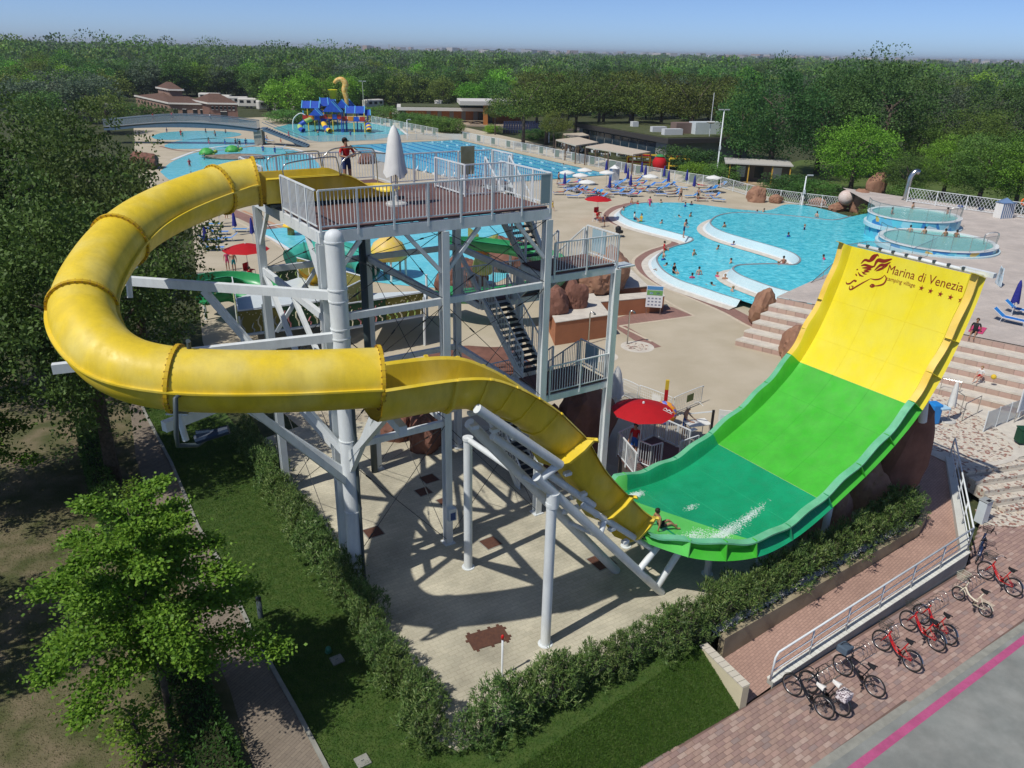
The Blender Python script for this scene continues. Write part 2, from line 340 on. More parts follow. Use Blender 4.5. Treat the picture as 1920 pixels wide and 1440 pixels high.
c1 = g(1195, 650); disc('white_shower_circle', c1, 1.05, .006, M_WHITESTONE); disc('mosaic_shower_circle', c1, .72, .010, M_MOS)
c2 = g(1128, 668); disc('white_shower_circle', c2, 1.0, .006, M_WHITESTONE)
# mosaic landing by the ramp top, lower steps
sheet('mosaic_landing', [(1715, 836), (1718, 770), (1760, 735), (1850, 790), (1912, 835), (1908, 862), (1850, 878), (1790, 872), (1786, 852)], .006, M_MOS)
sheet('landing_floor', [(1700, 760), (1745, 725), (1960, 700), (2050, 820), (1990, 842), (1905, 858), (1850, 880), (1790, 874), (1715, 838)], .003, M_WHITESTONE)
strip('mosaic_landing_rim', [(1838, 803), (1880, 818), (1904, 838), (1903, 856), (1870, 868), (1820, 872)], .011, .3, M_WHITESTONE)
# ---------------------------------------------------------------- pools
def water_mat(name, c1, c2, scale, bump=.35, cell=1.6, lines=None):
    m = bpy.data.materials.new(name); m.use_nodes = True; N = m.node_tree.nodes; L = m.node_tree.links; b = N['Principled BSDF']
    b.inputs['Roughness'].default_value = .07; b.inputs['IOR'].default_value = 1.33; b.inputs['Specular IOR Level'].default_value = .35
    tc = N.new('ShaderNodeTexCoord'); nz = N.new('ShaderNodeTexNoise'); nz.inputs['Scale'].default_value = scale; nz.inputs['Detail'].default_value = 3; nz.inputs['Distortion'].default_value = 1.2; L.new(tc.outputs['Object'], nz.inputs[0])
    rp = N.new('ShaderNodeValToRGB'); rp.color_ramp.elements[0].position = .36; rp.color_ramp.elements[1].position = .68; rp.color_ramp.elements[0].color = (*c1, 1); rp.color_ramp.elements[1].color = (*c2, 1)
    L.new(nz.outputs['Fac'], rp.inputs[0]); L.new(rp.outputs[0], b.inputs['Base Color'])
    n2 = N.new('ShaderNodeTexNoise'); n2.inputs['Scale'].default_value = cell*2; n2.inputs['Detail'].default_value = 3; n2.inputs['Distortion'].default_value = .8; L.new(tc.outputs['Object'], n2.inputs[0])
    bp = N.new('ShaderNodeBump'); bp.inputs['Strength'].default_value = bump; bp.inputs['Distance'].default_value = .12; L.new(n2.outputs['Fac'], bp.inputs['Height']); L.new(bp.outputs[0], b.inputs['Normal'])
    return m
M_WATER = water_mat('pool_water', (.04, .47, .60), (.16, .72, .82), 1.6, .55)
M_WATER2 = water_mat('race_pool_water', (.06, .42, .60), (.08, .50, .68), .5, .3)
M_WATER3 = water_mat('shallow_water', (.13, .56, .66), (.20, .66, .74), .9, .25)
M_WATER4 = water_mat('whirlpool_water', (.16, .46, .42), (.2, .52, .47), 1.0, .3)
M_POOLWHITE = mat('white_pool_edge', (.72, .74, .72), (.66, .70, .70), 3, .5)
M_POOLTILE = paving_mat('pale_blue_pool_tile', (.50, .66, .70), (.46, .63, .68), (.6, .7, .72), .12, .12, 0, blotch=.05, msize=.008, rough=.4)
M_DARKRIM = mat('grey_pool_rim', (.25, .27, .28))
sheet('kids_pool', [(478, 432), (520, 428), (600, 418), (700, 408), (960, 402), (975, 470), (950, 520), (860, 540), (700, 528), (610, 500), (560, 474)], .02, M_WATER3, spl=4)
strip('kids_pool_kerb', [(575, 495), (545, 470), (505, 445), (476, 432), (500, 424), (560, 416)], .03, .35, M_POOLWHITE)
sheet('lagoon_pool', [(300, 322), (325, 302), (375, 284), (440, 275), (515, 277), (560, 284), (588, 298), (600, 318), (560, 336), (470, 352), (390, 352), (325, 340)], .02, M_WATER3, spl=4)
sheet('paddling_pool', [(308, 272), (345, 262), (420, 259), (478, 262), (500, 268), (440, 276), (360, 279), (315, 278)], .02, M_WATER3, spl=4)
sheet('toddler_pool', [(283, 256), (310, 248), (380, 245), (440, 248), (450, 254), (400, 260), (330, 262), (295, 261)], .02, M_WATER3, spl=4)
sheet('splash_pool', [(512, 240), (545, 232), (690, 230), (745, 240), (760, 252), (700, 262), (600, 266), (555, 258)], .02, M_WATER3, spl=0)
strip('splash_pool_kerb', [(545, 231), (690, 229), (750, 241), (765, 254)], .05, .5, M_POOLWHITE, 0)
strip('lagoon_kerb', [(322, 300), (375, 281), (440, 272), (515, 274), (560, 281), (592, 297)], .03, .6, M_POOLWHITE)
strip('paddling_pool_kerb', [(300, 274), (345, 283), (420, 281), (500, 270)], .03, .5, M_REDBAND)
RP = [g(655, 272), g(858, 262), g(1150, 328), g(905, 346), g(765, 316), g(690, 298)]
tag(MB().prism(RP, .0, None).build('race_pool_rim', M_POOLWHITE), kind='structure')
cen = sum(RP, Vector())/6
tag(MB().prism([p+(cen-p).normalized()*.45 for p in RP], .006, None).build('race_pool', M_WATER2), kind='structure')
# S-shaped leisure pools: lower pool rim at .55 m, upper pool rim at 1.25 m
Z1, Z2 = .55, 1.25
rim1 = [(1590, 404), (1555, 394), (1520, 386), (1485, 382), (1466, 384), (1450, 391), (1430, 394), (1405, 393), (1381, 391), (1347, 387), (1318, 383), (1277, 379), (1222, 379), (1190, 382), (1172, 389), (1164, 398), (1172, 407), (1191, 416), (1222, 425), (1254, 433), (1277, 439), (1294, 444), (1301, 449), (1290, 455), (1270, 460), (1252, 467), (1240, 475), (1233, 484), (1237, 496), (1250, 510), (1277, 525), (1316, 538), (1358, 552), (1406, 567), (1440, 580), (1475, 590), (1500, 585), (1530, 560), (1560, 500), (1600, 440)]
P1 = bez([g(x, y, Z1) for x, y in rim1]+[g(*rim1[0], Z1)], 3)[:-1]
tag(MB().prism(P1, Z1-.06, None).build('lower_leisure_pool', M_WATER), kind='structure')
def offset(P, d, closed=True):
    out = []; n = len(P)
    for i in range(n):
        a, b = (P[(i-1) % n], P[(i+1) % n]) if closed else (P[max(i-1, 0)], P[min(i+1, n-1)])
        t = (b-a).normalized(); out.append(P[i]+Vector((t.y, -t.x, 0))*d)
    return out
def wall_ring(name, P, z, out_sign, zb, closed=True, slope=.35):
    "white gutter, pale tiled sloping face, dark lip"
    up_ = lambda Q, zz: [Vector((p.x, p.y, zz)) for p in Q]
    i0 = up_(offset(P, -.02*out_sign, closed), z-.08); a = up_(P, z); b = up_(offset(P, .16*out_sign, closed), z); c = up_(offset(P, (.16+slope)*out_sign, closed), zb+.12); d = up_(offset(P, (.42+slope)*out_sign, closed), zb+.10); e = up_(offset(P, (1.0+slope)*out_sign, closed), zb+.02)
    rows = [i0, a, b, c, d, e]; mis = [1, 1, 0, 2, 3]
    mb = MB()
    for r0, r1, mi in zip(rows, rows[1:], mis):
        if closed: r0, r1 = r0+[r0[0]], r1+[r1[0]]
        mb.grid([r0, r1], mi, flip=out_sign < 0)
    return tag(mb.build(name, [M_POOLTILE, M_DARKRIM, M_POOLWHITE, M_WHITESTONE]), kind='structure')
s_open = P1[3*12:3*33]
ccw = sum(a.x*b.y-b.x*a.y for a, b in zip(P1, P1[1:]+P1[:1])) > 0
wall_ring('lower_pool_wall', s_open, Z1, 1 if ccw else -1, 0, closed=False)
rim2 = [(1597, 405), (1563, 412), (1513, 407), (1447, 401), (1385, 398), (1350, 403), (1334, 414), (1338, 424), (1360, 435), (1400, 447), (1450, 461), (1484, 472), (1500, 482), (1501, 490), (1488, 496), (1452, 494), (1410, 495), (1385, 497), (1376, 504), (1390, 515), (1420, 527), (1455, 539), (1486, 546), (1520, 546), (1560, 520), (1610, 500), (1700, 480), (1700, 440), (1640, 400)]
P2 = bez([g(x, y, Z2) for x, y in rim2]+[g(*rim2[0], Z2)], 3)[:-1]
tag(MB().prism(P2, Z2-.06, None).build('upper_leisure_pool', M_WATER), kind='structure')
ccw = sum(a.x*b.y-b.x*a.y for a, b in zip(P2, P2[1:]+P2[:1])) > 0
wall_ring('upper_pool_wall', P2[0:3*23], Z2, 1 if ccw else -1, Z1-.05, closed=False)
Z_ = lambda v, z: Vector((v.x, v.y, z))
# upper terrace (whirlpool level) with amphitheatre steps down to the landing and to the sand deck
ZU = 2.4; NS = 6
e0, e1 = g(1755, 616, ZU), g(1925, 650, ZU)
ED = (e1-e0).normalized(); EN = Vector((ED.y, -ED.x, 0))           # EN points down the steps, towards the camera
if EN.y > 0: EN = -EN
ra0, ra1 = g(1452, 612, .1), g(1566, 516, ZU)                       # line of the glass rail that ends the steps on the left
def left_end(k):
    "point on step line k where the slanting glass rail cuts it"
    p = e0+EN*(TR*k); d = (ra1-ra0); den = ED.x*d.y-ED.y*d.x; t_ = ((ra0.x-p.x)*d.y-(ra0.y-p.y)*d.x)/den; return p+ED*(t_+.25)
TR = .85; RI = ZU/NS; stB = e0+ED*22; stA = left_end(0)
UD = [stA, stB, stB+Vector((60, 20, 0)), g(2300, 470, ZU), g(1920, 402, ZU), g(1580, 352, ZU), g(1640, 385, ZU), g(1660, 430, ZU), g(1700, 470, ZU), g(1640, 490, ZU), g(1575, 503, ZU)]
tag(MB().prism(UD, ZU, None).build('upper_deck', M_UPDECK), kind='structure')
steps = tag(MB().prism([stA, stB, stB+EN*TR*NS, left_end(NS)], -.02, -.01).build('amphitheatre_steps', M_WHITESTONE), kind='structure')
tile_me = MB().box((0, 0, 0), (.58, .04, RI-.10)).mesh('riser_tile', M_PINKTILE)
for k in range(NS):
    z1 = ZU-k*RI; lk = left_end(k); l0 = left_end(max(k-1, 0)); bk_ = e0+ED*22+EN*TR*k
    if k > 0: mb = MB(); mb.prism([l0, e0+ED*22+EN*TR*(k-1), bk_, lk], z1-.10, z1); mb.build('tread', M_WHITESTONE, steps)
    MB().beam(Z_(lk-EN*.06, z1-.05-RI/2), Z_(bk_-EN*.06, z1-.05-RI/2), .04, RI).build('riser', mat('riser_back', (.38, .31, .27)), steps)
    n = int((bk_-lk).length/.6)
    for j in range(min(n, 45)): p = lk-EN*.03+ED*(.3+j*.6); inst('riser_tile', tile_me, steps, (p.x, p.y, z1-.11-(RI-.10)/2), (0, 0, math.atan2(ED.y, ED.x)))
# lower steps from landing to the bike pavement
M_STEPG = mat('grey_step', (.40, .37, .32), (.34, .31, .27), 2, .85, .1, 20)
sa, sb = g(1795, 874, 0), g(1990, 846, 0); sd = (sb-sa).normalized(); sn = Vector((sd.y, -sd.x, 0)); sn = sn if sn.y < 0 else -sn
low = tag(MB().prism([sa, sb, sb+sn*2.9, sa+sn*2.9], LOW-.02, LOW-.01).build('lower_steps', M_STEPG), kind='structure')
for k in range(5):
    z1 = -k*.16; a, b = sa+sn*(.56*k), sb+sn*(.56*k)
    MB().prism([a, b, b+sn*.17, a+sn*.17], LOW, z1-.003).build('step_edge', M_STEPG, low)
    MB().prism([a+sn*.17, b+sn*.17, b+sn*.56, a+sn*.56], LOW, z1-.006).build('step_tread', M_MOS, low)
sheet('lower_mosaic', [(1838, 985), (1828, 955), (1990, 945), (2000, 990), (1925, 988)], LOW+.01, M_MOS)
# ================================================================= WATER SLIDE
M_YEL = mat('yellow_gelcoat', (.78, .57, .03), (.78, .64, .16), .9, .36, 0, spec=.45, detail=7, lo=.45, hi=.8, grime=.16)
M_YELW = mat('lemon_gelcoat', (.80, .66, .015), (.80, .68, .05), 1.1, .28, spec=.5, detail=7, grime=.07)
M_YELD = mat('yellow_flange', (.68, .46, .02), (.60, .37, .015), 6, .5, grime=.25)
M_GRN = mat('bright_green_gelcoat', (.05, .42, .028), (.07, .48, .042), 1.3, .3, spec=.5, detail=8, grime=.12)
M_DGRN = mat('sea_green_gelcoat', (.008, .29, .12), (.012, .34, .15), 1.0, .12, .12, 7, spec=.7, detail=8, grime=.12)
M_LGRN = mat('pale_green_gelcoat', (.10, .50, .09), (.13, .56, .12), 1.5, .25, spec=.5)
M_RIMG = mat('pale_green_rim', (.12, .45, .24), (.17, .50, .30), 2, .4, grime=.15)
M_RIMY = mat('pale_yellow_rim', (.85, .60, .14), (.80, .54, .08), 2, .4)
M_WHITE = mat('white_painted_steel', (.74, .78, .78), (.69, .73, .74), 1.2, .42, spec=.4, detail=7, grime=.14)
M_PIPE = mat('dark_pvc_pipe', (.06, .08, .085), rough=.4)
M_RED = mat('logo_dark_red', (.22, .022, .012), rough=.4)
slide = thing('water_slide', 'giant water slide with yellow spiral tube and yellow and green wave wall', 'water slide', (-5.14, 21.9, 0))
ctl = [W(.15, 4.2, 12.98), W(-1.3, 4.25, 12.85), g(310, 395, 12.45), g(225, 452, 12.0), g(165, 540, 11.4), g(160, 610, 10.9), g(220, 680, 10.35), g(330, 710, 10.05), g(520, 715, 9.85), g(711, 708, 9.7)]
NSUB = 14; CL = bez(ctl, NSUB); TRAD = .725
def sweep_ring(i):
    t = (CL[min(i+1, len(CL)-1)]-CL[max(i-1, 0)]).normalized(); s = t.cross(Vector((0, 0, 1))).normalized(); return CL[i], t, s, s.cross(t).normalized()
def tube_part(i0, i1, name='tube_section'):
    mb = MB(); n = 40; rows = []
    for i in range(i0, i1+1):
        c, t, s, u = sweep_ring(i); rows.append([c+(s*math.cos(2*PI*k/n)+u*math.sin(2*PI*k/n))*TRAD for k in range(n+1)])
    mb.grid(rows); mb.grid([[p+(CL[i0+j]-p)*.035 for p in r] for j, r in enumerate(rows)], flip=True)
    o = mb.build(name, M_YEL, slide, smooth=True)
    for sg in (-1, 1):                                   # bolted half-shell seam along each side
        sm = MB(); prof = []
        for i in range(i0, i1+1):
            c, t, s, u = sweep_ring(i); a = c+s*sg*(TRAD-.01); b = c+s*sg*(TRAD+.075)
            prof.append([a+u*.022, b+u*.022, b-u*.022, a-u*.022])
        for q in range(4): sm.grid([[r[q] for r in prof], [r[(q+1) % 4] for r in prof]])
        sm.build('shell_seam', M_YEL, o)
    return o
def ring_flange(i, w=.04, out=.07, m=None):
    c, t, s, u = sweep_ring(i); mb = MB(); n = 40
    prof = [(TRAD-.02, -w), (TRAD+out, -w), (TRAD+out, w), (TRAD-.02, w)]
    rows = [[c+t*dz+(s*math.cos(2*PI*k/n)+u*math.sin(2*PI*k/n))*r for k in range(n+1)] for r, dz in prof]
    mb.grid(rows, flip=True)
    o = mb.build('flange', m or M_YELD, slide)
    bl = MB()
    for k in range(32):
        a = 2*PI*k/32; d = s*math.cos(a)+u*math.sin(a); bl.beam(c+d*(TRAD+.05)-t*(w+.02), c+d*(TRAD+.05)+t*(w+.02), .03, .03)
    tag(bl.build('bolt', mat('rusty_bolt', (.25, .13, .03), rough=.7), o), kind='stuff')
FL = [7, NSUB*1+3, NSUB*3, int(NSUB*4.55), NSUB*7, NSUB*9]
for a, b in zip(FL, FL[1:]): tube_part(a, b)
for i in FL: ring_flange(i)
# small drain fittings on the tube
c, t, s, u = sweep_ring(int(NSUB*7)+2)
mb = MB(); mb.tube([c+u*(TRAD-.02)-s*.1, c+u*(TRAD+.16)-s*.1, c+u*(TRAD+.2)-s*.02], .05, 8); mb.build('vent_pipe', M_PIPE, slide)
sg = 1 if (c+s).y < c.y else -1
mb = MB(); q = c+s*sg*.7-t*.05; mb.tube([c+s*sg*(TRAD-.05)-u*.05, q+s*sg*.2-u*.05, q+s*sg*.22-u*.9, q+s*sg*.12-u*1.25, q-s*sg*.15+t*.35-u*1.35, q-s*sg*.6+t*.8-u*1.1], .055, 8); mb.build('drain_pipe', M_PIPE, slide, smooth=True)
mb = MB(); mb.tube([q-s*sg*.2+t*.3-u*1.25, q-s*sg*.3+t*1.0-u*.98], .11, 10); mb.box(q-s*sg*.25+t*.45-u*1.1, (.3, .2, .12), .4); mb.build('drain_valve', mat('valve_blue_black', (.015, .03, .06)), slide)

# open flume from the tube down the drop (tower frame, axis y=-5.5)
def curve(pts):
    xs = [p[0] for p in pts]; zs = [p[1] for p in pts]
    def f(x):                                            # monotone-ish smooth interpolation (Catmull-Rom in x)
        import bisect
        i = min(max(bisect.bisect_right(xs, x)-1, 0), len(xs)-2); h = xs[i+1]-xs[i]; t = (x-xs[i])/h
        m0 = (zs[i+1]-zs[max(i-1, 0)])/(xs[i+1]-xs[max(i-1, 0)])*h; m1 = (zs[min(i+2, len(zs)-1)]-zs[i])/(xs[min(i+2, len(xs)-1)]-xs[i])*h
        return (2*t**3-3*t*t+1)*zs[i]+(t**3-2*t*t+t)*m0+(-2*t**3+3*t*t)*zs[i+1]+(t**3-t*t)*m1
    return f
rimz = curve([(-1, 9.70), (1, 9.56), (2, 9.36), (2.8, 8.95), (3.5, 8.47), (4.15, 7.93), (4.73, 7.33), (5.2, 6.8), (5.55, 6.22), (5.9, 5.66), (6.45, 4.98), (6.95, 4.42), (7.75, 3.55), (8.5, 2.95)])
def flume_row(x, AX=-5.5, hw=.74):
    z = rimz(x); d = Vector((.05, rimz(x+.025)-rimz(x-.025))).normalized(); nx, nz = -d[1], d[0]     # unit normal in x,z
    dep = 1.0 if x < 2 else .92; row = []
    for yy, dd in ((hw+.13, -.02), (hw+.05, .02), (hw, -.02), (hw-.04, -.35*dep), (hw-.12, -.72*dep), (hw-.32, -.92*dep), (0, -1.0*dep)):
        row.append((yy, dd))
    full = [(-a, b) for a, b in row]+[(a, b) for a, b in row[:-1][::-1]]
    return [W(x+nx*b, AX+a, z+nz*b) for a, b in full], (nx, nz, dep)
def flume_part(x0, x1, n=10, m=M_YEL):
    rows = [flume_row(x0+(x1-x0)*k/n)[0] for k in range(n+1)]
    mb = MB(); mb.grid(rows)
    cen = [sum(r, Vector())/len(r) for r in rows]
    mb.grid([[p+((p-c).normalized())*.05 for p in r] for r, c in zip(rows, cen)], flip=True)
    return mb.build('flume_section', m, slide, auto=35)
def flume_flange(x, out=.10, w=.04):
    r, (nx, nz, dep) = flume_row(x); c = sum(r, Vector())/len(r); tx = TU*nz+Vector((0, 0, -nx)); mb = MB()
    o_ = []
    for p in r:
        d = (p-c); d = d - tx*d.dot(tx); o_.append(p+d.normalized()*out)
    for sgn, fl in ((-1, False), (1, True)): mb.grid([[p+tx*w*sgn for p in r], [p+tx*w*sgn for p in o_]], flip=fl)
    mb.grid([[p-tx*w for p in o_], [p+tx*w for p in o_]])
    mb.build('flange', M_YEL, slide)
FX = [-.9, 1.02, 1.95, 2.75, 3.45, 4.2, 5.15, 6.95, 8.05]
for a, b in zip(FX, FX[1:]): flume_part(a, b)
for x, o_ in zip(FX[1:], [.14, .09, .09, .09, .09, .42, .34, .3]): flume_flange(x, o_)

# wave wall (half pipe): floor profile in x,z; width by x
hpz = curve([(7.7, 2.72), (8.3, 2.42), (9, 2.2), (10, 2.05), (11.5, 2.0), (13, 2.22), (14.5, 2.78), (16.7, 3.86), (18.0, 4.75), (18.75, 5.45), (19.4, 6.35), (19.9, 7.3), (20.35, 8.45), (20.62, 9.35), (20.75, 10.05)])
yr = curve([(7.7, -6.15), (8.3, -6.5), (9, -7.05), (10, -7.55), (11, -7.82), (12, -7.9), (16, -7.9), (20.75, -7.9)])
yl = curve([(7.7, -4.8), (8.3, -4.45), (8.8, -3.9), (9.2, -3.12), (9.8, -3.1), (12, -3.1), (20.75, -3.1)])
HX = []                                                  # arc-length samples
x = 7.7
while x < 20.74:
    HX.append(x); sl = (hpz(x+.02)-hpz(x-.02))/.04; x += .16/math.sqrt(1+sl*sl)
HX.append(20.75)
ARC = [0.]
for a, b in zip(HX, HX[1:]): ARC.append(ARC[-1]+math.hypot(b-a, hpz(b)-hpz(a)))
def hp_n(x): d = Vector((.04, hpz(min(x+.02, 20.75))-hpz(x-.02))).normalized(); return -d[1], d[0]
def hp_pt(x, y, off=0.): nx, nz = hp_n(x); return W(x+nx*off, y, hpz(x)+nz*off)
def hp_panel(x0, x1, m, ny=14, yfa=yl, yfb=yr):
    xs = [x0]+[x for x in HX if x0 < x < x1]+[x1]; mb = MB()
    top = [[hp_pt(x, yfa(x)+(yfb(x)-yfa(x))*k/ny) for k in range(ny+1)] for x in xs]
    bot = [[hp_pt(x, yfa(x)+(yfb(x)-yfa(x))*k/ny, -.06) for k in range(ny+1)] for x in xs]
    mb.grid(top, flip=True); mb.grid(bot)
    mb.grid([top[0], bot[0]]); mb.grid([top[-1], bot[-1]], flip=True)
    return mb.build('wall_panel', m, slide, smooth=True)
ymid = lambda x: -6.3+(x-8)*1.2
hp_panel(7.7, 9.25, M_LGRN)
hp_panel(9.25, 14.5, M_DGRN); hp_panel(14.5, 16.6, M_GRN); hp_panel(16.6, 18.75, M_GRN); hp_panel(18.75, 20.75, M_YELW)
# light green wedge at the splash entry
mb = MB(); xs = [x for x in HX if 9.25 <= x <= 11.6]
mb.grid([[hp_pt(x, yr(x)+.02+(1-(x-9.25)/2.35)*k/6*(yl(x)-yr(x)-.3), .006) for k in range(7)] for x in xs]); mb.build('wall_panel', M_LGRN, slide, smooth=True)
def seam(pts, m): mb = MB(); mb.tube(pts, .0055, 4); mb.build('panel_seam', m, slide)
M_SG = mat('green_seam', (.055, .40, .04)); M_SD = mat('dark_green_seam', (.015, .36, .17)); M_SY = mat('yellow_seam', (.72, .58, .03))
for x in (10.4, 11.7, 13.1, 15.5, 17.6, 19.45, 20.15): seam([hp_pt(x, yl(x)+(yr(x)-yl(x))*k/8, .002) for k in range(9)], M_SD if x < 14.5 else M_SG if x < 18.7 else M_SY)
for y in (-4.7, -6.3):
    for a, b, m in ((9.5, 14.5, M_SD), (14.5, 18.75, M_SG), (18.75, 20.74, M_SY)): seam([hp_pt(x, y, .002) for x in [a]+[q for q in HX if a < q < b][::2]+[b]], m)
for x in (14.5, 18.75): seam([hp_pt(x, yl(x)+(yr(x)-yl(x))*k/8, .002) for k in range(9)], mat('pale_seam', (.45, .55, .2)))
def scallop(a): return .055*math.sin(2*PI*a/1.9+.6)
def side(xs, yf, sg, m, rim, fin=True):
    rows, outer = [], []
    for x in xs:
        a = np.interp(x, HX, ARC); h = .52+scallop(a); k = min(1, max(.35, (x-7.7)/1.0)) if sg < 0 else min(1, max(.25, (x-9.0)/.5)); k *= 1-.45*max(0, (x-19.6)/1.15); h *= k
        y0 = yf(x); rows.append([hp_pt(x, y0, -.02), hp_pt(x, y0+sg*.06, .3*h), hp_pt(x, y0+sg*.10, .75*h), hp_pt(x, y0+sg*.17, h)]); outer.append((hp_pt(x, y0+sg*.42, h-.03), hp_pt(x, y0+sg*.42, h-.09), hp_pt(x, y0+sg*.22, h-.1), hp_pt(x, y0+sg*.16, .3*h), hp_pt(x, y0+sg*.5, -.10), hp_pt(x, y0, -.10)))
    mb = MB(); mb.grid(rows, 0, flip=sg > 0)
    mb.grid([[r[3] for r in rows], [o[0] for o in outer]], 1, flip=sg < 0)
    for q in range(5): mb.grid([[o[q] for o in outer], [o[q+1] for o in outer]], 0 if q else 1, flip=sg < 0)
    o = mb.build('side_wall', [m, rim], slide, auto=40)
    if fin:
        for x in (xs[0], xs[-1]) if fin == 2 else (xs[-1],):
            a = np.interp(x, HX, ARC); h = .52+scallop(a); y0 = yf(x); f = MB()
            A, B, C, D = hp_pt(x, y0+sg*.2, h), hp_pt(x, y0+sg*.40, h), hp_pt(x, y0+sg*.52, -.1), hp_pt(x, y0+sg*.14, -.1); t = (TU*.02)
            f.add([A-t, B-t, C-t, D-t, A+t, B+t, C+t, D+t], [(0, 1, 2, 3), (7, 6, 5, 4), (0, 4, 5, 1), (1, 5, 6, 2), (2, 6, 7, 3), (3, 7, 4, 0)]); f.build('side_rib', m, o)
SX = [7.75, 8.8, 9.9, 11.0, 12.6, 14.5, 16.1, 17.5, 18.75, 19.5, 20.1, 20.75]
for a, b in zip(SX, SX[1:]):
    xs = [a]+[x for x in HX if a < x < b]+[b]
    cm, rm = (M_LGRN, M_RIMG) if b <= 9.9 else (M_DGRN, M_RIMG) if b <= 14.5 else (M_GRN, M_RIMG) if b <= 18.75 else (M_YELW, M_RIMY)
    cm2 = M_GRN if 9.8 < b <= 11.1 else cm
    side(xs, yr, -1, cm2, rm)
    if a >= 8.8: side([max(q, 9.05) for q in xs], yl, 1, cm, rm)
# spray pipe and clamps on the top edge
mb = MB(); mb.tube([W(20.95, -3.25, 10.1), W(20.95, -8.3, 10.1)], .075, 10); mb.build('spray_pipe', M_WHITE, slide, smooth=True)
cm_ = MB().box((0, 0, 0), (.12, .09, .10)).mesh('spray_clamp', M_PIPE)
for k in range(8): q = W(20.88, -3.7-k*.55, 10.17)-slide.location; inst('spray_nozzle', cm_, slide, q, (0, 0, TA))
mb = MB(); mb.box(W(21.0, -8.0, 10.13), (.22, 1.2, .16), TA); mb.build('pipe_cover', M_WHITE, slide)
# lettering and emblem laid on the yellow wall
AT = ARC[-1]
def wall_uv(t, s, off=.008):
    x = float(np.interp(AT-s, ARC, HX)); return hp_pt(x, -3.1-4.8*t, off)
def wall_text(txt, t0, t1, s_base, name):
    cu = bpy.data.curves.new('txt', 'FONT'); cu.body = txt; cu.resolution_u = 3; to = bpy.data.objects.new('txt', cu); col.objects.link(to)
    dg = bpy.context.evaluated_depsgraph_get(); me = bpy.data.meshes.new_from_object(to.evaluated_get(dg)); bpy.data.objects.remove(to)
    bm = bmesh.new(); bm.from_mesh(me); xs_ = [v.co.x for v in bm.verts]; x0, x1 = min(xs_), max(xs_); k = (t1-t0)/(x1-x0)
    bmesh.ops.subdivide_edges(bm, edges=[e for e in bm.edges if e.calc_length() > .15], cuts=2)
    M = wmat(slide).inverted()
    for v in bm.verts: v.co = M @ wall_uv(t0+(v.co.x-x0)*k, s_base-v.co.y*k*4.8*1.12)
    bm.to_mesh(me); bm.free(); me.materials.clear(); me.materials.append(M_RED); me.name = name
    o = bpy.data.objects.new(name, me); col.objects.link(o); o.parent = slide; return o
wall_text('Marina di Venezia', .37, .985, .66, 'lettering')
wall_text('camping village', .385, .63, .93, 'lettering')
def ribbon(mb, pts, wmax, ends=.15):
    P = bez([Vector((a, b, 0)) for a, b in pts], 6); L_, R_ = [], []
    for i, p in enumerate(P):
        t = (P[min(i+1, len(P)-1)]-P[max(i-1, 0)]); t = Vector((t.x, t.y*1.2, 0)).normalized(); f = i/(len(P)-1); w = wmax*(ends+(1-ends)*math.sin(PI*f)**.7)/2; n = Vector((-t.y, t.x, 0)); L_.append(p+n*w); R_.append(p-n*w)
    mp = lambda p: wall_uv(*zuv(p.x, p.y))
    mb.grid([[mp(p) for p in L_], [mp(p) for p in R_]])
def zuv(X, Y):
    X -= 240; Y -= 690; det = 1190*222+72*265
    return (X*222+72*Y)/det, (1190*Y-265*X)/det
em = MB()
for pts, w in (([(350, 850), (390, 818), (440, 826), (480, 812), (520, 775), (540, 790)], 26), ([(440, 822), (470, 790), (505, 768)], 20), ([(492, 885), (530, 825), (600, 832), (682, 815)], 34), ([(500, 912), (560, 868), (610, 866), (668, 842)], 26), ([(515, 918), (580, 895), (640, 868)], 22),
               ([(352, 868), (400, 862), (470, 880), (490, 870)], 22), ([(365, 888), (420, 888), (468, 896)], 18), ([(385, 910), (430, 906), (470, 905)], 15), ([(372, 935), (410, 922), (452, 925)], 16), ([(305, 905), (325, 900)], 12), ([(300, 940), (318, 962)], 14), ([(335, 935), (360, 958), (392, 965)], 13), ([(365, 920), (390, 940), (425, 946)], 12), ([(325, 925), (340, 945), (352, 965)], 12),
               ([(204, 1012), (215, 1032), (250, 1030), (290, 1002), (322, 1005)], 15), ([(285, 998), (305, 1012), (322, 1008)], 10), ([(252, 1050), (250, 1078), (275, 1085), (330, 1055), (400, 1018), (470, 985)], 15), ([(262, 1052), (290, 1058), (275, 1075)], 9), ([(465, 985), (520, 995), (575, 985), (612, 955)], 13), ([(608, 952), (632, 985), (612, 1030), (560, 1048), (505, 1052)], 16), ([(466, 1052), (490, 1040), (512, 1050), (490, 1060), (466, 1052)], 20)):
    ribbon(em, pts, w)
em.build('lion_emblem', M_RED, slide)
for X, Y in ((990, 1068), (1078, 1092), (1172, 1117), (1266, 1142), (1360, 1166)):
    t0, s0 = zuv(X, Y); mb = MB(); P = []
    for k in range(10):
        a = PI/2+k*PI/5; r = .105 if k % 2 == 0 else .042; P.append(wall_uv(t0+r*math.cos(a)/4.8, s0-r*math.sin(a)*1.1))
    mb.add([wall_uv(t0, s0)]+P, [(0, 1+k, 1+(k+1) % 10) for k in range(10)]); mb.build('star', M_RED, slide)
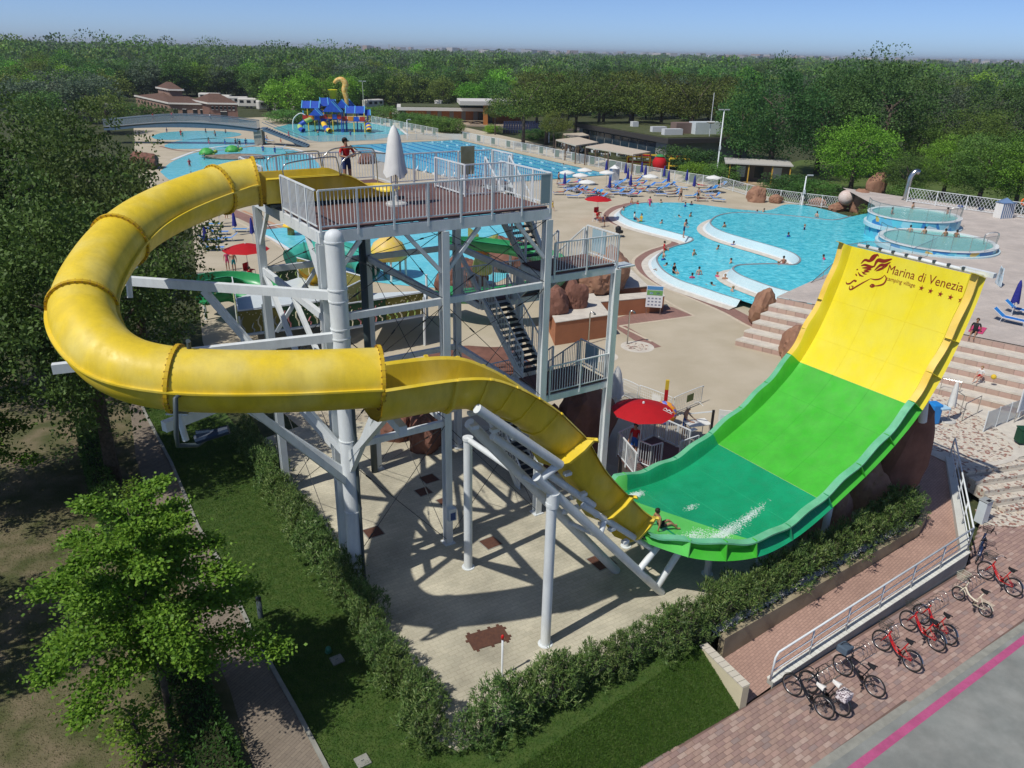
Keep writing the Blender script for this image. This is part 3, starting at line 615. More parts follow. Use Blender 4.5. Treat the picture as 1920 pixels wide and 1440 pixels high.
# mast, arms, struts
MX = Vector((-5.14, 21.9, 0)); Z = lambda v, z: Vector((v.x, v.y, z))
mb = MB(); mb.lathe([(.30, 0), (.30, .03), (.275, .03), (.275, 11.95), (.265, 12.05), (.22, 12.16), (.12, 12.23), (0, 12.25)], MX, 28); mb.build('mast', M_WHITE, slide, auto=50)
for z in (3.0, 5.6, 7.2, 9.0, 9.3, 10.15, 10.5, 11.9): mb = MB(); mb.lathe([(.27, z-.02), (.295, z-.02), (.295, z+.02), (.27, z+.02)], MX, 28); mb.build('mast_collar', M_WHITE, slide, auto=50)
arms = [(Vector((-11.9, 23.0, 0)), 10.3, 4.9), (Vector((-12.1, 18.9, 0)), 9.05, 4.3), (Vector((-8.5, 17.05, 0)), 8.35, 3.9), (Vector((-2.7, 17.5, 0)), 8.15, 4.4)]
for tip, z, zl in arms:
    mb = MB(); mb.beam(Z(MX, z), Z(tip, z), .2, .26); mb.build('support_arm', M_WHITE, slide)
    k = .62; q = Z(MX.lerp(tip, k), z-.13)
    if tip.x < -2: mb = MB(); mb.beam(Z(MX, zl), q, .16, .2); mb.build('arm_strut', M_WHITE, slide)
for i, zz in ((NSUB*3, 10.4), (int(NSUB*4.55), 9.2), (NSUB*7, 8.5)):
    c, t, s, u = sweep_ring(i); mb = MB(); mb.tube([c-u*.7, Z(c, zz)], .08, 8); mb.box(Z(c, c.z-TRAD-.05), (.5, .5, .04)); mb.build('tube_saddle', M_WHITE, slide)
mb = MB(); mb.beam(Z(MX, 4.9), W(-.1, -4.6, 8.25), .18, .22); mb.build('arm_strut', M_WHITE, slide)
mb = MB(); mb.tube([MX+Vector((.27, -.18, 0)), MX+Vector((.27, -.18, 7.6))], .055, 8); mb.build('down_pipe', M_PIPE, slide)
# drop truss: two inclined legs, rails and bracing, pipes
def pipe(name, pts, r, n=12, par=slide): mb = MB(); mb.tube(pts, r, n); return mb.build(name, M_WHITE, par, auto=45)
pipe('inclined_leg', [W(3.45, -6.36, 6.15), W(8.86, -6.36, .02)], .14)
pipe('inclined_leg', [W(2.3, -4.62, 7.35), W(8.3, -4.62, .02)], .16)
pipe('carrier_pipe', [W(1.5, -6.44, 8.72), W(4.2, -6.44, 6.35)], .13)
pipe('carrier_pipe', [W(2.2, -6.05, 7.6), W(5.83, -6.05, 4.3)], .11)
pipe('carrier_pipe', [W(5.3, -6.2, 4.55), W(8.3, -6.2, 1.95)], .10)
pipe('truss_link', [W(4.2, -6.42, 6.4), W(3.6, -6.36, 6.02)], .12); pipe('truss_link', [W(4.05, -6.36, 5.0), W(4.05, -6.36, 5.45)], .19)
pipe('truss_link', [W(7.6, -6.36, 1.3), W(8.5, -6.36, 2.1)], .11); pipe('truss_link', [W(8.6, -6.36, .35), W(9.6, -6.5, 1.95)], .12); pipe('truss_link', [W(5.9, -6.36, 3.35), W(6.2, -6.2, 3.75)], .09)
pipe('truss_link', [W(4.2, -6.36, 5.28), W(4.1, -4.62, 5.15)], .08); pipe('truss_link', [W(6.0, -6.36, 3.26), W(6.0, -4.62, 2.83)], .08); pipe('truss_link', [W(5.6, -4.62, 3.3), W(6.4, -5.2, 3.75)], .1)
clamp_me = MB().box((0, 0, 0), (.22, .16, .1), TA).mesh('saddle_clamp', M_WHITE)
for k in range(10):
    for yy in (-6.45, -5.0): x = 1.8+k*.62; inst('saddle_clamp', clamp_me, slide, W(x-.25, yy+(.25 if yy < -6 else 0), rimz(x)-1.32)-slide.location)
for (x, y, zt, r) in ((4.03, -6.35, 5.15, .155), (3.9, -1.7, 5.2, .15), (11.0, -6.4, 1.95, .13), (13.2, -6.9, 2.1, .12), (12.0, -3.7, 1.95, .12), (9.6, -3.6, 2.0, .12), (16.0, -7.4, 3.3, .13)):
    mb = MB(); mb.lathe([(r+.08, 0), (r+.08, .025), (r, .025), (r, zt-.1), (r+.03, zt-.1), (r+.03, zt), (0, zt+.01)], W(x, y), 18); mb.build('support_post', M_WHITE, slide, auto=45)
pipe('truss_link', [W(3.9, -1.7, 5.12), W(4.0, -4.62, 5.22)], .1)
mb = MB(); q = W(3.9, -1.55); mb.tube([q, q+Vector((.1, -.1, 5.1))], .05, 8); mb.build('down_pipe', M_PIPE, slide)
pipe('support_post', [W(20.6, -7.6, 4.2), W(20.0, -7.6, 6.6)], .16)
# thin water film ripples: foam flecks on the wet green floor
fm = MB(); rf = random.Random(3)
for cx, cy_, sx, sy, n in ((10.9, -6.9, 1.0, .16, 1900), (12.5, -6.7, .6, .10, 600), (9.7, -6.6, .8, .18, 900), (9.9, -3.5, .35, .10, 700), (11.2, -5.1, .25, .09, 120)):
    for k in range(n):
        x = rf.gauss(cx, sx*.6); y = rf.gauss(cy_, sy*.8)+(x-cx)*.12
        if not (8.2 < x < 14.3 and yr(x)+.08 < y < yl(x)-.06): continue
        r = rf.uniform(.004, .018); p = hp_pt(x, y, .012); a = rf.random()*6
        fm.add([p+Vector((r*1.6*math.cos(a+j*PI/3), r*math.sin(a+j*PI/3), 0)) for j in range(6)]+[p+Vector((0, 0, r*.8))], [(j, (j+1) % 6, 6) for j in range(6)])
tag(fm.build('water_foam', mat('white_foam', (.75, .88, .84), rough=.25, alpha=.6), None), 'white foam and splashes on the wet green slide floor', 'foam', kind='stuff')
# ================================================================= SLIDE TOWER
M_DECK = paving_mat('brown_deck_boards', (.155, .085, .075), (.135, .075, .068), (.09, .05, .045), 2.4, .14, TA+PI/2, blotch=.2, msize=.006, rough=.7)
M_GREYW = mat('grey_white_steel', (.60, .66, .67), (.55, .61, .63), 2, .45)
M_GRATE = mat('dark_step_grating', (.035, .04, .045), rough=.6)
M_STEEL = mat('stainless_steel', (.55, .55, .53), rough=.25, metal=1.)
M_PANELB = mat('pale_blue_mesh_panel', (.33, .47, .53), rough=.6)
tower = thing('slide_tower', 'white steel slide tower with brown deck, railings and zigzag stairs', 'tower', W(4, 3))
bal_me = MB().box((0, 0, .5), (.022, .022, 1.)).mesh('baluster', M_WHITE)
post_me = MB().box((0, 0, .5), (.06, .06, 1.), TA).mesh('post', M_WHITE)
def railing(par, p, q, h=1.1, np_=4, bs=.115, drop=.22, m=M_WHITE, base=.08, name='railing', bal=None, pst=None, ends=(True, True)):
    p, q = Vector(p), Vector(q); up = Vector((0, 0, 1)); mb = MB()
    mb.beam(p+up*h, q+up*h, .05, .045); mb.beam(p+up*base, q+up*base, .035, .035)
    o = mb.build(name, m, par); inv = wmat(par).inverted(); L_ = (q-p).xy.length
    for k in range(np_+1):
        if (k == 0 and not ends[0]) or (k == np_ and not ends[1]): continue
        c = inv @ (p.lerp(q, k/np_)-up*drop); inst('post', pst or post_me, o, c, (0, 0, 0), (1, 1, h+drop-.01))
    n = max(1, int(L_/bs))
    for k in range(1, n):
        c = inv @ (p.lerp(q, k/n)+up*base); inst('baluster', bal or bal_me, o, c, (0, 0, 0), (1, 1, h-base))
    return o
ZD = 12.15
# deck slabs
mb = MB(); mb.prism([W(.05, .05), W(8, .05), W(8, 6.45), W(5.1, 6.45), W(5.1, 8), W(.05, 8)], ZD-.06, ZD); mb.build('deck', M_DECK, tower)
def sbeam(name, p, q, w, h, m=M_WHITE): mb = MB(); mb.beam(p, q, w, h); return mb.build(name, m, tower)
zb = ZD-.25
for p, q in ((W(-.06, 0, zb), W(8.1, 0, zb)), (W(0, .08, zb), W(0, 8.06, zb)), (W(8.04, .08, zb), W(8.04, 6.5, zb)), (W(.08, 6.5, zb-.01), W(7.95, 6.5, zb-.01)), (W(4, .08, zb), W(4, 6.4, zb)), (W(.08, 3.2, zb), W(7.95, 3.2, zb)), (W(.08, 8, zb), W(5.1, 8, zb))):
    sbeam('deck_beam', p, q, .16, .34)
def hcol(x, y, zt, zb=0., w=.26, m=M_WHITE):
    "H-section column: two flanges and a web"
    mb = MB(); h = zt-zb; c = W(x, y, zb+h/2)
    mb.box(c+TV*(w/2), (w, .03, h), TA); mb.box(c-TV*(w/2), (w, .03, h), TA); mb.box(c, (.03, w-.03, h), TA); mb.box(W(x, y, zb+.02), (w+.16, w+.16, .04), TA)
    return mb.build('column', m, tower)
for x, y in ((0, 0), (4, 0), (8, 0), (0, 6.6), (4, 6.5), (8, 6.5)): hcol(x, y, ZD-.43)
for x, y, zt in ((11.2, 0, 9.6), (11.2, 6.5, 8)): hcol(x, y, zt)
for z in (9.42, 5.0):
    for p, q in (((.15, 0), (3.85, 0)), ((4.15, 0), (7.85, 0)), ((0, .15), (0, 6.45)), ((.15, 6.55), (3.85, 6.55)), ((4.15, 6.5), (7.85, 6.5)), ((8, .15), (8, 6.35)), ((4, .15), (4, 6.35))):
        if z < 6 and p == (4.15, 0): continue
        sbeam('cross_beam', W(*p, z), W(*q, z), .15, .22)
for (x, y), dx in (((4, 0), -1.3), ((4, 0), 1.3), ((8, 0), -1.3), ((0, 0), 1.2), ((4, 6.5), 1.2), ((4, 6.5), -1.2), ((8, 6.5), -1.2)):
    sbeam('knee_brace', W(x+(.1 if dx > 0 else -.1), y, ZD-1.75), W(x+dx, y, ZD-.42), .12, .12)
for x, dy in ((0, 1.2), (8, 1.2)): sbeam('knee_brace', W(x, .1, ZD-1.75), W(x, dy, ZD-.42), .12, .12)
sbeam('knee_brace', W(0, 6.5, ZD-1.75), W(0, 5.3, ZD-.42), .12, .12)
sbeam('diagonal_brace', W(.1, .1, 7.0), W(0, 3.2, 9.3), .14, .16); sbeam('diagonal_brace', W(.2, 6.5, 7.0), W(2.0, 6.5, 9.3), .12, .14)
sbeam('diagonal_brace', W(0, 6.4, 9.3), W(0, 3.0, 6.9), .16, .18); sbeam('diagonal_brace', W(8, 6.4, 9.3), W(8, 3.6, 7.2), .14, .16)
def cable(p, q): mb = MB(); mb.tube([p, q], .012, 5); t = p.lerp(q, .25); d = (q-p).normalized(); mb.tube([t-d*.12, t+d*.12], .028, 6); return mb.build('tie_rod', M_GRATE, tower)
for (x0, y0), (x1, y1) in (((0, 0), (4, 0)), ((4, 0), (8, 0)), ((0, 6.5), (4, 6.5)), ((4, 6.5), (8, 6.5)), ((0, 0), (0, 6.5)), ((8, 0), (8, 6.5)), ((4, 0), (4, 6.5))):
    for za, zc_ in ((5.1, 9.3), (9.5, ZD-.45), (.1, 4.9)):
        cable(W(x0, y0+.05, za), W(x1, y1+.05, zc_)); cable(W(x0, y0-.05, zc_), W(x1, y1-.05, za))
# black pipes on the rear columns
for x, y, zt in ((3.75, 6.3, ZD-.5), (.0, 6.9, 8)): mb = MB(); mb.tube([W(x, y), W(x, y, zt)], .14, 12); mb.build('black_pipe', M_PIPE, tower, smooth=True)
mb = MB(); mb.box(W(4.05, -.22, 1.35), (.3, .2, .5), TA); mb.build('control_box', M_GREYW, tower); mb = MB(); mb.box(W(4.05, -.325, 1.3), (.2, .01, .3), TA); mb.build('notice_plate', mat('blue_notice', (.03, .07, .2)), tower)
# railings of the top deck
railing(tower, W(.0, -.06, ZD), W(8.04, -.06, ZD), np_=7)
railing(tower, W(-.06, .03, ZD), W(-.06, 3.2, ZD), np_=4, ends=(False, True))
railing(tower, W(-.06, 5.2, ZD), W(-.06, 8, ZD), np_=3)
railing(tower, W(8.1, .03, ZD), W(8.1, 3.3, ZD), np_=3, ends=(False, True))
railing(tower, W(.0, 8.06, ZD), W(5.1, 8.06, ZD), np_=4); railing(tower, W(5.16, 6.5, ZD), W(5.16, 8.06, ZD), np_=1, ends=(False, False))
railing(tower, W(5.16, 6.5, ZD), W(8.1, 6.5, ZD), np_=3); railing(tower, W(6.4, 2.9, ZD), W(6.4, 5.2, ZD), np_=2); railing(tower, W(6.4, 2.9, ZD), W(8.1, 2.9, ZD), np_=2, ends=(False, False))
mb = MB(); mb.box(W(7.85, -.06, ZD+.6), (.42, .035, .95), TA); mb.build('mesh_panel', mat('grey_mesh_panel', (.28, .36, .38), rough=.6), tower)
mb = MB(); mb.box(W(8.45, 6.35, ZD+.75), (.62, .04, 1.1), TA); mb.build('rules_board', mat('olive_board', (.24, .24, .13), (.3, .3, .2), 3), tower)
# zigzag stairs in the annex bay
def flight(x0, x1, ya, za, yb, zb_, n):
    w = x1-x0; st = thing_part('stair_flight', [(W(x0, ya, za-.12), W(x0, yb, zb_-.12)), (W(x1, ya, za-.12), W(x1, yb, zb_-.12))])
    inv = wmat(tower).inverted()
    for k in range(1, n):
        f = k/n; c = W((x0+x1)/2, ya+(yb-ya)*f, za+(zb_-za)*f); inst('tread', tread_me, st, inv @ c, (0, 0, TA), (w-.06, 1, 1))
    for x in (x0, x1): railing(tower, W(x, ya, za), W(x, yb, zb_), h=1.05, np_=3, drop=.15, base=.12)
def thing_part(name, beams):
    mb = MB()
    for p, q in beams: mb.beam(p, q, .06, .26)
    return mb.build(name, M_GREYW, tower)
tread_me = MB().box((0, 0, 0), (1, .27, .045)).mesh('tread', M_GRATE)
def landing(x0, x1, y0, y1, z):
    mb = MB(); mb.prism([W(x0, y0), W(x1, y0), W(x1, y1), W(x0, y1)], z-.05, z); mb.build('landing', M_DECK, tower)
    for p, q in ((W(x0, y0, z-.2), W(x1, y0, z-.2)), (W(x0, y1, z-.2), W(x1, y1, z-.2)), (W(x0, y0+.1, z-.2), W(x0, y1-.1, z-.2)), (W(x1, y0+.1, z-.2), W(x1, y1-.1, z-.2))): sbeam('landing_beam', p, q, .12, .26, M_WHITE)
for z in (9.75, 5.1):
    landing(8.25, 11.2, .1, 1.9, z)
    railing(tower, W(8.4, .04, z), W(11.26, .04, z), np_=2); railing(tower, W(11.26, .04, z), W(11.26, 1.95, z), np_=2, ends=(False, True))
    mb = MB(); mb.box(W(11.26, 1.2, z+.62), (.03, .8, .85), TA); mb.build('mesh_panel', M_PANELB, tower)
for z in (7.4, 2.75): landing(8.25, 11.2, 4.9, 6.4, z); railing(tower, W(8.25, 6.42, z), W(11.26, 6.42, z), np_=2); railing(tower, W(8.2, 4.9, z), W(8.2, 6.42, z), np_=1); railing(tower, W(11.26, 4.9, z), W(11.26, 6.42, z), np_=1)
landing(8.05, 9.6, 4.9, 6.4, ZD); railing(tower, W(9.65, 4.9, ZD), W(9.65, 6.4, ZD), np_=1); railing(tower, W(8.1, 6.46, ZD), W(9.65, 6.46, ZD), np_=1)
flight(8.4, 9.5, 4.9, ZD, 1.9, 9.75, 14); flight(9.85, 11.1, 1.9, 9.75, 4.9, 7.4, 14); flight(8.4, 9.5, 4.9, 7.4, 1.9, 5.1, 14); flight(9.85, 11.1, 1.9, 5.1, 4.9, 2.75, 14); flight(8.4, 9.5, 4.9, 2.75, 1.9, .05, 15)
mb = MB(); mb.box(W(11.7, .25, 9.62), (.75, .6, .05), TA); mb.build('lamp_shelf', M_GREYW, tower)
# start trough on the deck: channel, basin and stainless grab rails (part of the slide)
def start_row(x):
    k = max(0, min(1, (x-2.0)/1.5)); k = k*k*(3-2*k); top = 13.12*(1-k)+12.5*k; hw = .72+.12*k; fl = 12.28-.02*x; sc = 1.0
    if x > 3.5: q = min(1, (x-3.5)/.8); hw *= math.sqrt(max(.02, 1-q*q*.97))
    pts = [(-hw-.1, top-.03), (-hw, top), (-hw+.05, (top+fl)/2), (-hw*.75, fl+.06), (-hw*.3, fl), (hw*.3, fl), (hw*.75, fl+.06), (hw-.05, (top+fl)/2), (hw, top), (hw+.1, top-.03)]
    return [W(x, 4.2+a, z) for a, z in pts]
for a, b in ((-.45, .9), (.9, 1.9), (1.9, 3.1), (3.1, 4.28)):
    mb = MB(); rows = [start_row(a+(b-a)*k/10) for k in range(11)]; mb.grid(rows); cen = [sum(r, Vector())/len(r) for r in rows]
    mb.grid([[p+(p-c).normalized()*.05 for p in r] for r, c in zip(rows, cen)], flip=True); mb.build('start_trough', M_YEL, slide, auto=40)
mb = MB(); mb.box(W(1.8, 4.2, 12.2), (4.2, .9, .1), TA); mb.build('trough_plinth', M_PIPE, slide)
def grab(pts, r=.022): mb = MB(); mb.tube(pts, r, 8); mb.build('grab_rail', M_STEEL, slide, smooth=True)
for yy in (3.35, 5.05):
    grab(bez([W(2.0, yy, 13.1), W(2.05, yy, 13.5), W(2.5, yy, 13.75), W(3.6, yy, 13.72), W(3.95, yy, 13.5), W(4.0, yy, 12.3)], 5))
    grab(bez([W(.1, yy, 13.1), W(.1, yy, 13.45), W(.4, yy, 13.6), W(1.7, yy, 13.7), W(1.9, yy, 13.55), W(1.95, yy, 13.1)], 5))
# ================================================================= FOREGROUND
RN = np.random.default_rng(5)
def leaves_mesh(name, C, D, U, L_, Wd, mats, mi=None, fold=.0):
    "diamond leaves: base C, direction D, side U (numpy Nx3), length and width arrays"
    n = len(C); D = D/np.linalg.norm(D, axis=1)[:, None]; S = np.cross(D, U); S /= np.linalg.norm(S, axis=1)[:, None]+1e-9
    L_ = np.broadcast_to(L_, n)[:, None]; Wd = np.broadcast_to(Wd, n)[:, None]
    v = np.empty((n, 4, 3)); v[:, 0] = C; v[:, 1] = C+D*L_*.5+S*Wd*.5; v[:, 2] = C+D*L_; v[:, 3] = C+D*L_*.5-S*Wd*.5
    me = bpy.data.meshes.new(name); me.vertices.add(n*4); me.vertices.foreach_set('co', v.ravel()); me.loops.add(n*4); me.loops.foreach_set('vertex_index', np.arange(n*4)); me.polygons.add(n)
    me.polygons.foreach_set('loop_start', np.arange(n)*4); me.polygons.foreach_set('loop_total', np.full(n, 4))
    for m in mats: me.materials.append(m)
    if len(mats) > 1: me.polygons.foreach_set('material_index', mi if mi is not None else RN.integers(0, len(mats), n))
    me.update(); me.validate(); return me
def leafmats(key, cols, trans=.35, rndv=.12, rough=.55): return [mat(f'{key}_{k}', c, rough=rough, trans=trans, rndv=rndv, spec=.25) for k, c in enumerate(cols)]
def unit(n):
    v = RN.normal(size=(n, 3)); return v/np.linalg.norm(v, axis=1)[:, None]
M_BARK = mat('bark', (.075, .06, .045), (.13, .105, .08), 9, .95, .8, 14)
# ---- lawn blades
def scatter_poly(poly, n, zf):
    P = [Vector((p[0], p[1], 0)) for p in poly]; tris = geometry.tessellate_polygon([P]); A = np.array([[(*P[i].xy,) for i in t] for t in tris])
    ar = np.abs(np.cross(A[:, 1]-A[:, 0], A[:, 2]-A[:, 0]))/2; k = RN.choice(len(A), n, p=ar/ar.sum()); r1 = np.sqrt(RN.random(n))[:, None]; r2 = RN.random(n)[:, None]
    q = A[k, 0]*(1-r1)+A[k, 1]*r1*(1-r2)+A[k, 2]*r1*r2; return np.c_[q, zf(q)]
def grass(name, label, pts, h, cols):
    n = len(pts); d = np.c_[RN.normal(size=(n, 2))*.55, np.ones(n)]
    me = leaves_mesh(name, pts, d, unit(n), h*RN.uniform(.6, 1.4, n), .016, leafmats(name, cols, .3, 0)); o = bpy.data.objects.new(name, me); col.objects.link(o); return tag(o, label, 'grass', kind='stuff')
sl = [g(x, y) for x, y in [(262, 745), (420, 790), (520, 910), (640, 1085), (740, 1255), (835, 1425), (870, 1500), (680, 1560), (612, 1440), (560, 1340), (470, 1180), (410, 1050), (372, 990), (322, 870)]]
GC = [(.075, .16, .02), (.10, .19, .03), (.055, .125, .016)]
grass('lawn_grass', 'mown green grass strip between the path and the left oleander hedge', scatter_poly(sl, 75000, lambda q: np.zeros(len(q))), .06, GC)
def front_z(q):
    d = np.array((LB-LA).xy); n = np.array([(LD2-LA).y, -(LD2-LA).x]); n = n/np.linalg.norm(n); w = (q-np.array(LA.xy))@n; full = (np.array(LB.xy)-np.array(LA.xy))@n; w2 = (np.array(LC2.xy)-np.array(LA.xy))@n
    t = (q-np.array(LA.xy))@np.array((LD2-LA).normalized().xy)/((LD2-LA).length); f = full+(w2-full)*np.clip(t, 0, 1); return np.clip(w/f, 0, 1)*LOW
hgn = Vector((-(LD2-LA).y, (LD2-LA).x, 0)).normalized(); hgn = hgn if hgn.y > 0 else -hgn
ruled('lawn_border', (LA+hgn*1.7, LD2+hgn*1.7), (LA+Vector((0, 0, .002)), LD2+Vector((0, 0, .002))), 4, 1, M_LAWN)
grass('lawn_border_grass', 'grass edging under the right oleander hedge', scatter_poly([LA, LA.lerp(LD2, .62), LA.lerp(LD2, .62)+hgn*1.5, LA+hgn*1.5], 14000, lambda q: np.zeros(len(q))), .06, GC)
fl_ = [LA, LA.lerp(LD2, .62), LB.lerp(LC2, .62), LB]
grass('front_lawn_grass', 'mown green grass sloping from the right oleander hedge to the brick pavement', scatter_poly(fl_, 60000, front_z), .06, GC)
dr = [g(x, y) for x, y in [(-40, 900), (160, 860), (240, 980), (330, 1180), (400, 1440), (-60, 1450)]]
grass('thin_grass', 'thin patchy grass and dry leaves under the trees at left', scatter_poly(dr, 26000, lambda q: np.zeros(len(q))), .05, [(.09, .13, .03), (.14, .13, .045), (.07, .11, .025), (.20, .16, .10)])
# ---- oleander shrubs
OL = leafmats('oleander', [(.09, .165, .04), (.125, .21, .05), (.20, .27, .09), (.06, .115, .03)], .25, .14, .42)
def oleander_mesh(seed):
    global RN; RN = np.random.default_rng(seed); nr = 300; th = RN.random(nr)*2*PI; rr = np.sqrt(RN.random(nr)); zz = RN.beta(1.6, 1.1, nr)
    wob = 1+.25*np.sin(th*3+seed); R0 = .72*wob*(1-.35*zz**2); bump = 1+.18*np.sin(th*5+seed*2); zt = 1.35*(1-.22*rr**2)*(1+.16*np.sin(th*2.0+seed))*bump**.3
    C = np.c_[rr*R0*np.cos(th), rr*R0*np.sin(th), .12+zz*zt]; axis = np.c_[C[:, 0]*.7, C[:, 1]*.7, .55+zz*.8]+RN.normal(size=(nr, 3))*.3; axis /= np.linalg.norm(axis, axis=1)[:, None]
    k = 9; Cc = np.repeat(C, k, 0); A = np.repeat(axis, k, 0); n = len(Cc); d = A*RN.uniform(.15, 1.1, n)[:, None]+unit(n)*.85; Cc = Cc+A*RN.uniform(-.10, .05, n)[:, None]
    return leaves_mesh('foliage', Cc, d, A, RN.uniform(.10, .17, n), RN.uniform(.022, .034, n), OL)
ol_f = [oleander_mesh(s) for s in (11, 12, 13, 14)]
sm = MB(); rs = random.Random(2)
for k in range(7): a = rs.random()*6.3; sm.tube([(0.06*math.cos(a), .06*math.sin(a), 0), (.35*math.cos(a), .35*math.sin(a), .6), (.45*math.cos(a), .45*math.sin(a), 1.1)], [.018, .013, .006], 5)
ol_s = sm.mesh('stems', M_BARK)
def shrub(p, s, label, group, k, sz=1.):
    t = thing('oleander_shrub', label, 'shrub', p, rnd.random()*6.3, group); inst('foliage', ol_f[k % 4], t, (0, 0, 0), (0, 0, 0), (s, s, s*sz)); inst('stems', ol_s, t, (0, 0, 0), (0, 0, 0), (s, s, s*sz)); return t
def along(pix, step, z=0.):
    P = [g(x, y, z) for x, y in pix]; out = []; acc = 0
    for a, b in zip(P, P[1:]):
        L_ = (b-a).length
        while acc < L_: out.append(a+(b-a)*(acc/L_)); acc += step
        acc -= L_
    return out
for k, p in enumerate(along([(468, 835), (520, 930), (590, 1035), (680, 1165), (745, 1275), (805, 1380), (832, 1425)], .78)):
    shrub(p+Vector((rnd.uniform(-.15, .15), rnd.uniform(-.1, .1), 0)), rnd.uniform(.82, 1.08), 'oleander shrub in the left hedge row between side lawn and slide paving', 'oleander hedge along the side lawn', k)
for k, p in enumerate(along([(890, 1395), (1000, 1332), (1150, 1252), (1300, 1192), (1430, 1122), (1560, 1052), (1720, 958)], .82)):
    shrub(p+Vector((rnd.uniform(-.12, .12), rnd.uniform(-.12, .12), 0)), rnd.uniform(.85, 1.15), 'oleander shrub in the right hedge row between slide paving and ramp', 'oleander hedge along the ramp', k+1)
# ---- low clipped hedge along the path
HG = leafmats('boxhedge', [(.05, .13, .02), (.07, .17, .03), (.035, .09, .015)], .3, .1)
def box_hedge(pix, w, h, label, dens=900):
    P = [g(x, y) for x, y in pix]; C, D = [], []
    for a, b in zip(P, P[1:]):
        L_ = (b-a).length; n = int(L_*dens); t = RN.random(n)[:, None]; d = (b-a).normalized(); s = np.array((-d.y, d.x, 0)); face = RN.integers(0, 3, n); u = RN.uniform(-1, 1, n); zz = RN.random(n)
        off = np.where(face == 0, u, np.where(face == 1, 1, -1))*w/2*(1+.12*np.sin(t[:, 0]*L_*5)); z = np.where(face == 0, h, zz*h)*(1+.08*np.sin(t[:, 0]*L_*4))
        C.append(np.array(a)*(1-t)+np.array(b)*t+s*off[:, None]+np.c_[np.zeros((n, 2)), z]+RN.normal(size=(n, 3))*.05); D.append(np.where((face == 0)[:, None], (0, 0, 1), s*np.sign(off)[:, None])+unit(n)*.9)
    C = np.concatenate(C); D = np.concatenate(D); t = thing('clipped_hedge', label, 'hedge', P[0])
    me = leaves_mesh('foliage', C-np.array(P[0]), D, unit(len(C)), RN.uniform(.07, .12, len(C)), .05, HG); inst('foliage', me, t)
    mb = MB(); a = P
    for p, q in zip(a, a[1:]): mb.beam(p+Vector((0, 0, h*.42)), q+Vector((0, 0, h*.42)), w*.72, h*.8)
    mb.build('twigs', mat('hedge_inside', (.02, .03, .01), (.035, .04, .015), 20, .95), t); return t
box_hedge([(165, 800), (182, 880), (205, 960), (235, 1040)], .75, .85, 'clipped green hedge left of the path, beyond the maple')
box_hedge([(330, 1270), (365, 1350), (400, 1440), (440, 1520)], .95, .9, 'clipped green hedge left of the path, at the bottom edge')
# ---- planter wall, cream wall, ramp wall with rail
M_CREAMW = mat('cream_render', (.62, .56, .38), (.57, .51, .35), 2, .85, .1, 20); M_TILEC = paving_mat('cream_coping_tile', (.55, .52, .44), (.5, .47, .4), (.3, .28, .24), .2, .2, .6, blotch=.1)
M_WALLG = mat('stained_planter_concrete', (.34, .29, .19), (.27, .225, .145), 1.1, .9, .2, 20, lo=.45, hi=.6)
pw = thing('planter_wall', 'low beige stained planter wall between oleander hedge and brick ramp', 'wall', g(1353, 1237, LOW))
pb = [g(1353, 1237, LOW), g(1517, 1133, -.62), g(1722, 1004, -.40), g(1733, 985, -.40), g(1728, 960, -.35)]
mb = MB()
for a, b in zip(pb, pb[1:]):
    n = Vector((-(b-a).y, (b-a).x, 0)).normalized()*.22; mb.prism([a, b, b+n, a+n], LOW-.2, .06)
mb.build('wall_body', M_WALLG, pw)
peb = MB(); rp_ = random.Random(9); pc = [p+Vector((-(pb[min(i+1, 4)]-pb[min(i, 3)]).normalized().y, (pb[min(i+1, 4)]-pb[min(i, 3)]).normalized().x, 0))*.45 for i, p in enumerate(pb)]
for k in range(3200):
    i = rp_.choice([0, 0, 1, 1, 1]); p = pc[i].lerp(pc[i+1], rp_.random())+Vector((rp_.gauss(0, .09), rp_.gauss(0, .09), 0)); p.z = .03; r = rp_.uniform(.02, .04)
    peb.add([p+Vector((r, 0, 0)), p+Vector((0, r, 0)), p+Vector((-r, 0, 0)), p+Vector((0, -r, 0)), p+Vector((0, 0, r*.8))], [(0, 1, 4), (1, 2, 4), (2, 3, 4), (3, 0, 4)])
tag(peb.build('white_pebbles', mat('white_pebble', (.6, .58, .54), rough=.8)), 'white pebbles strewn on the planter behind the beige wall', 'pebbles', kind='stuff')
cw = thing('cream_wall', 'short cream rendered end wall with tiled coping beside front lawn', 'wall', LB)
a, b = LA.copy(), Z(LB, 0); n = Vector((-(b-a).y, (b-a).x, 0)).normalized()*.26; mb = MB(); mb.prism([a, b, b+n, a+n], LOW-.3, .02); mb.build('wall_body', M_CREAMW, cw)
for k in range(9):
    p0, p1 = a.lerp(b, k/9+.004), a.lerp(b, (k+1)/9-.004); mb = MB(); mb.prism([p0-n*.06, p1-n*.06, p1+n*1.06, p0+n*1.06], .022, .06); mb.build('coping_tile', mat('coping_tile', (.56, .52, .43), rndv=.08), cw)
rw = thing('ramp_wall', 'low grey wall with white tiled coping and white handrail along the ramp', 'wall', g(1450, 1284, LOW))
wp = [(1448, 1288, LOW), (1640, 1166, LOW), (1810, 1064, LOW)]; wt = [LOW+.16, -.45, -.12]
W3 = [g(*p) for p in wp]; nn = Vector((-(W3[2]-W3[0]).y, (W3[2]-W3[0]).x, 0)).normalized()
wz = lambda f: wt[0]+(wt[2]-wt[0])*f
A3, B3 = W3[0], W3[2]
mb = MB(); th = .22
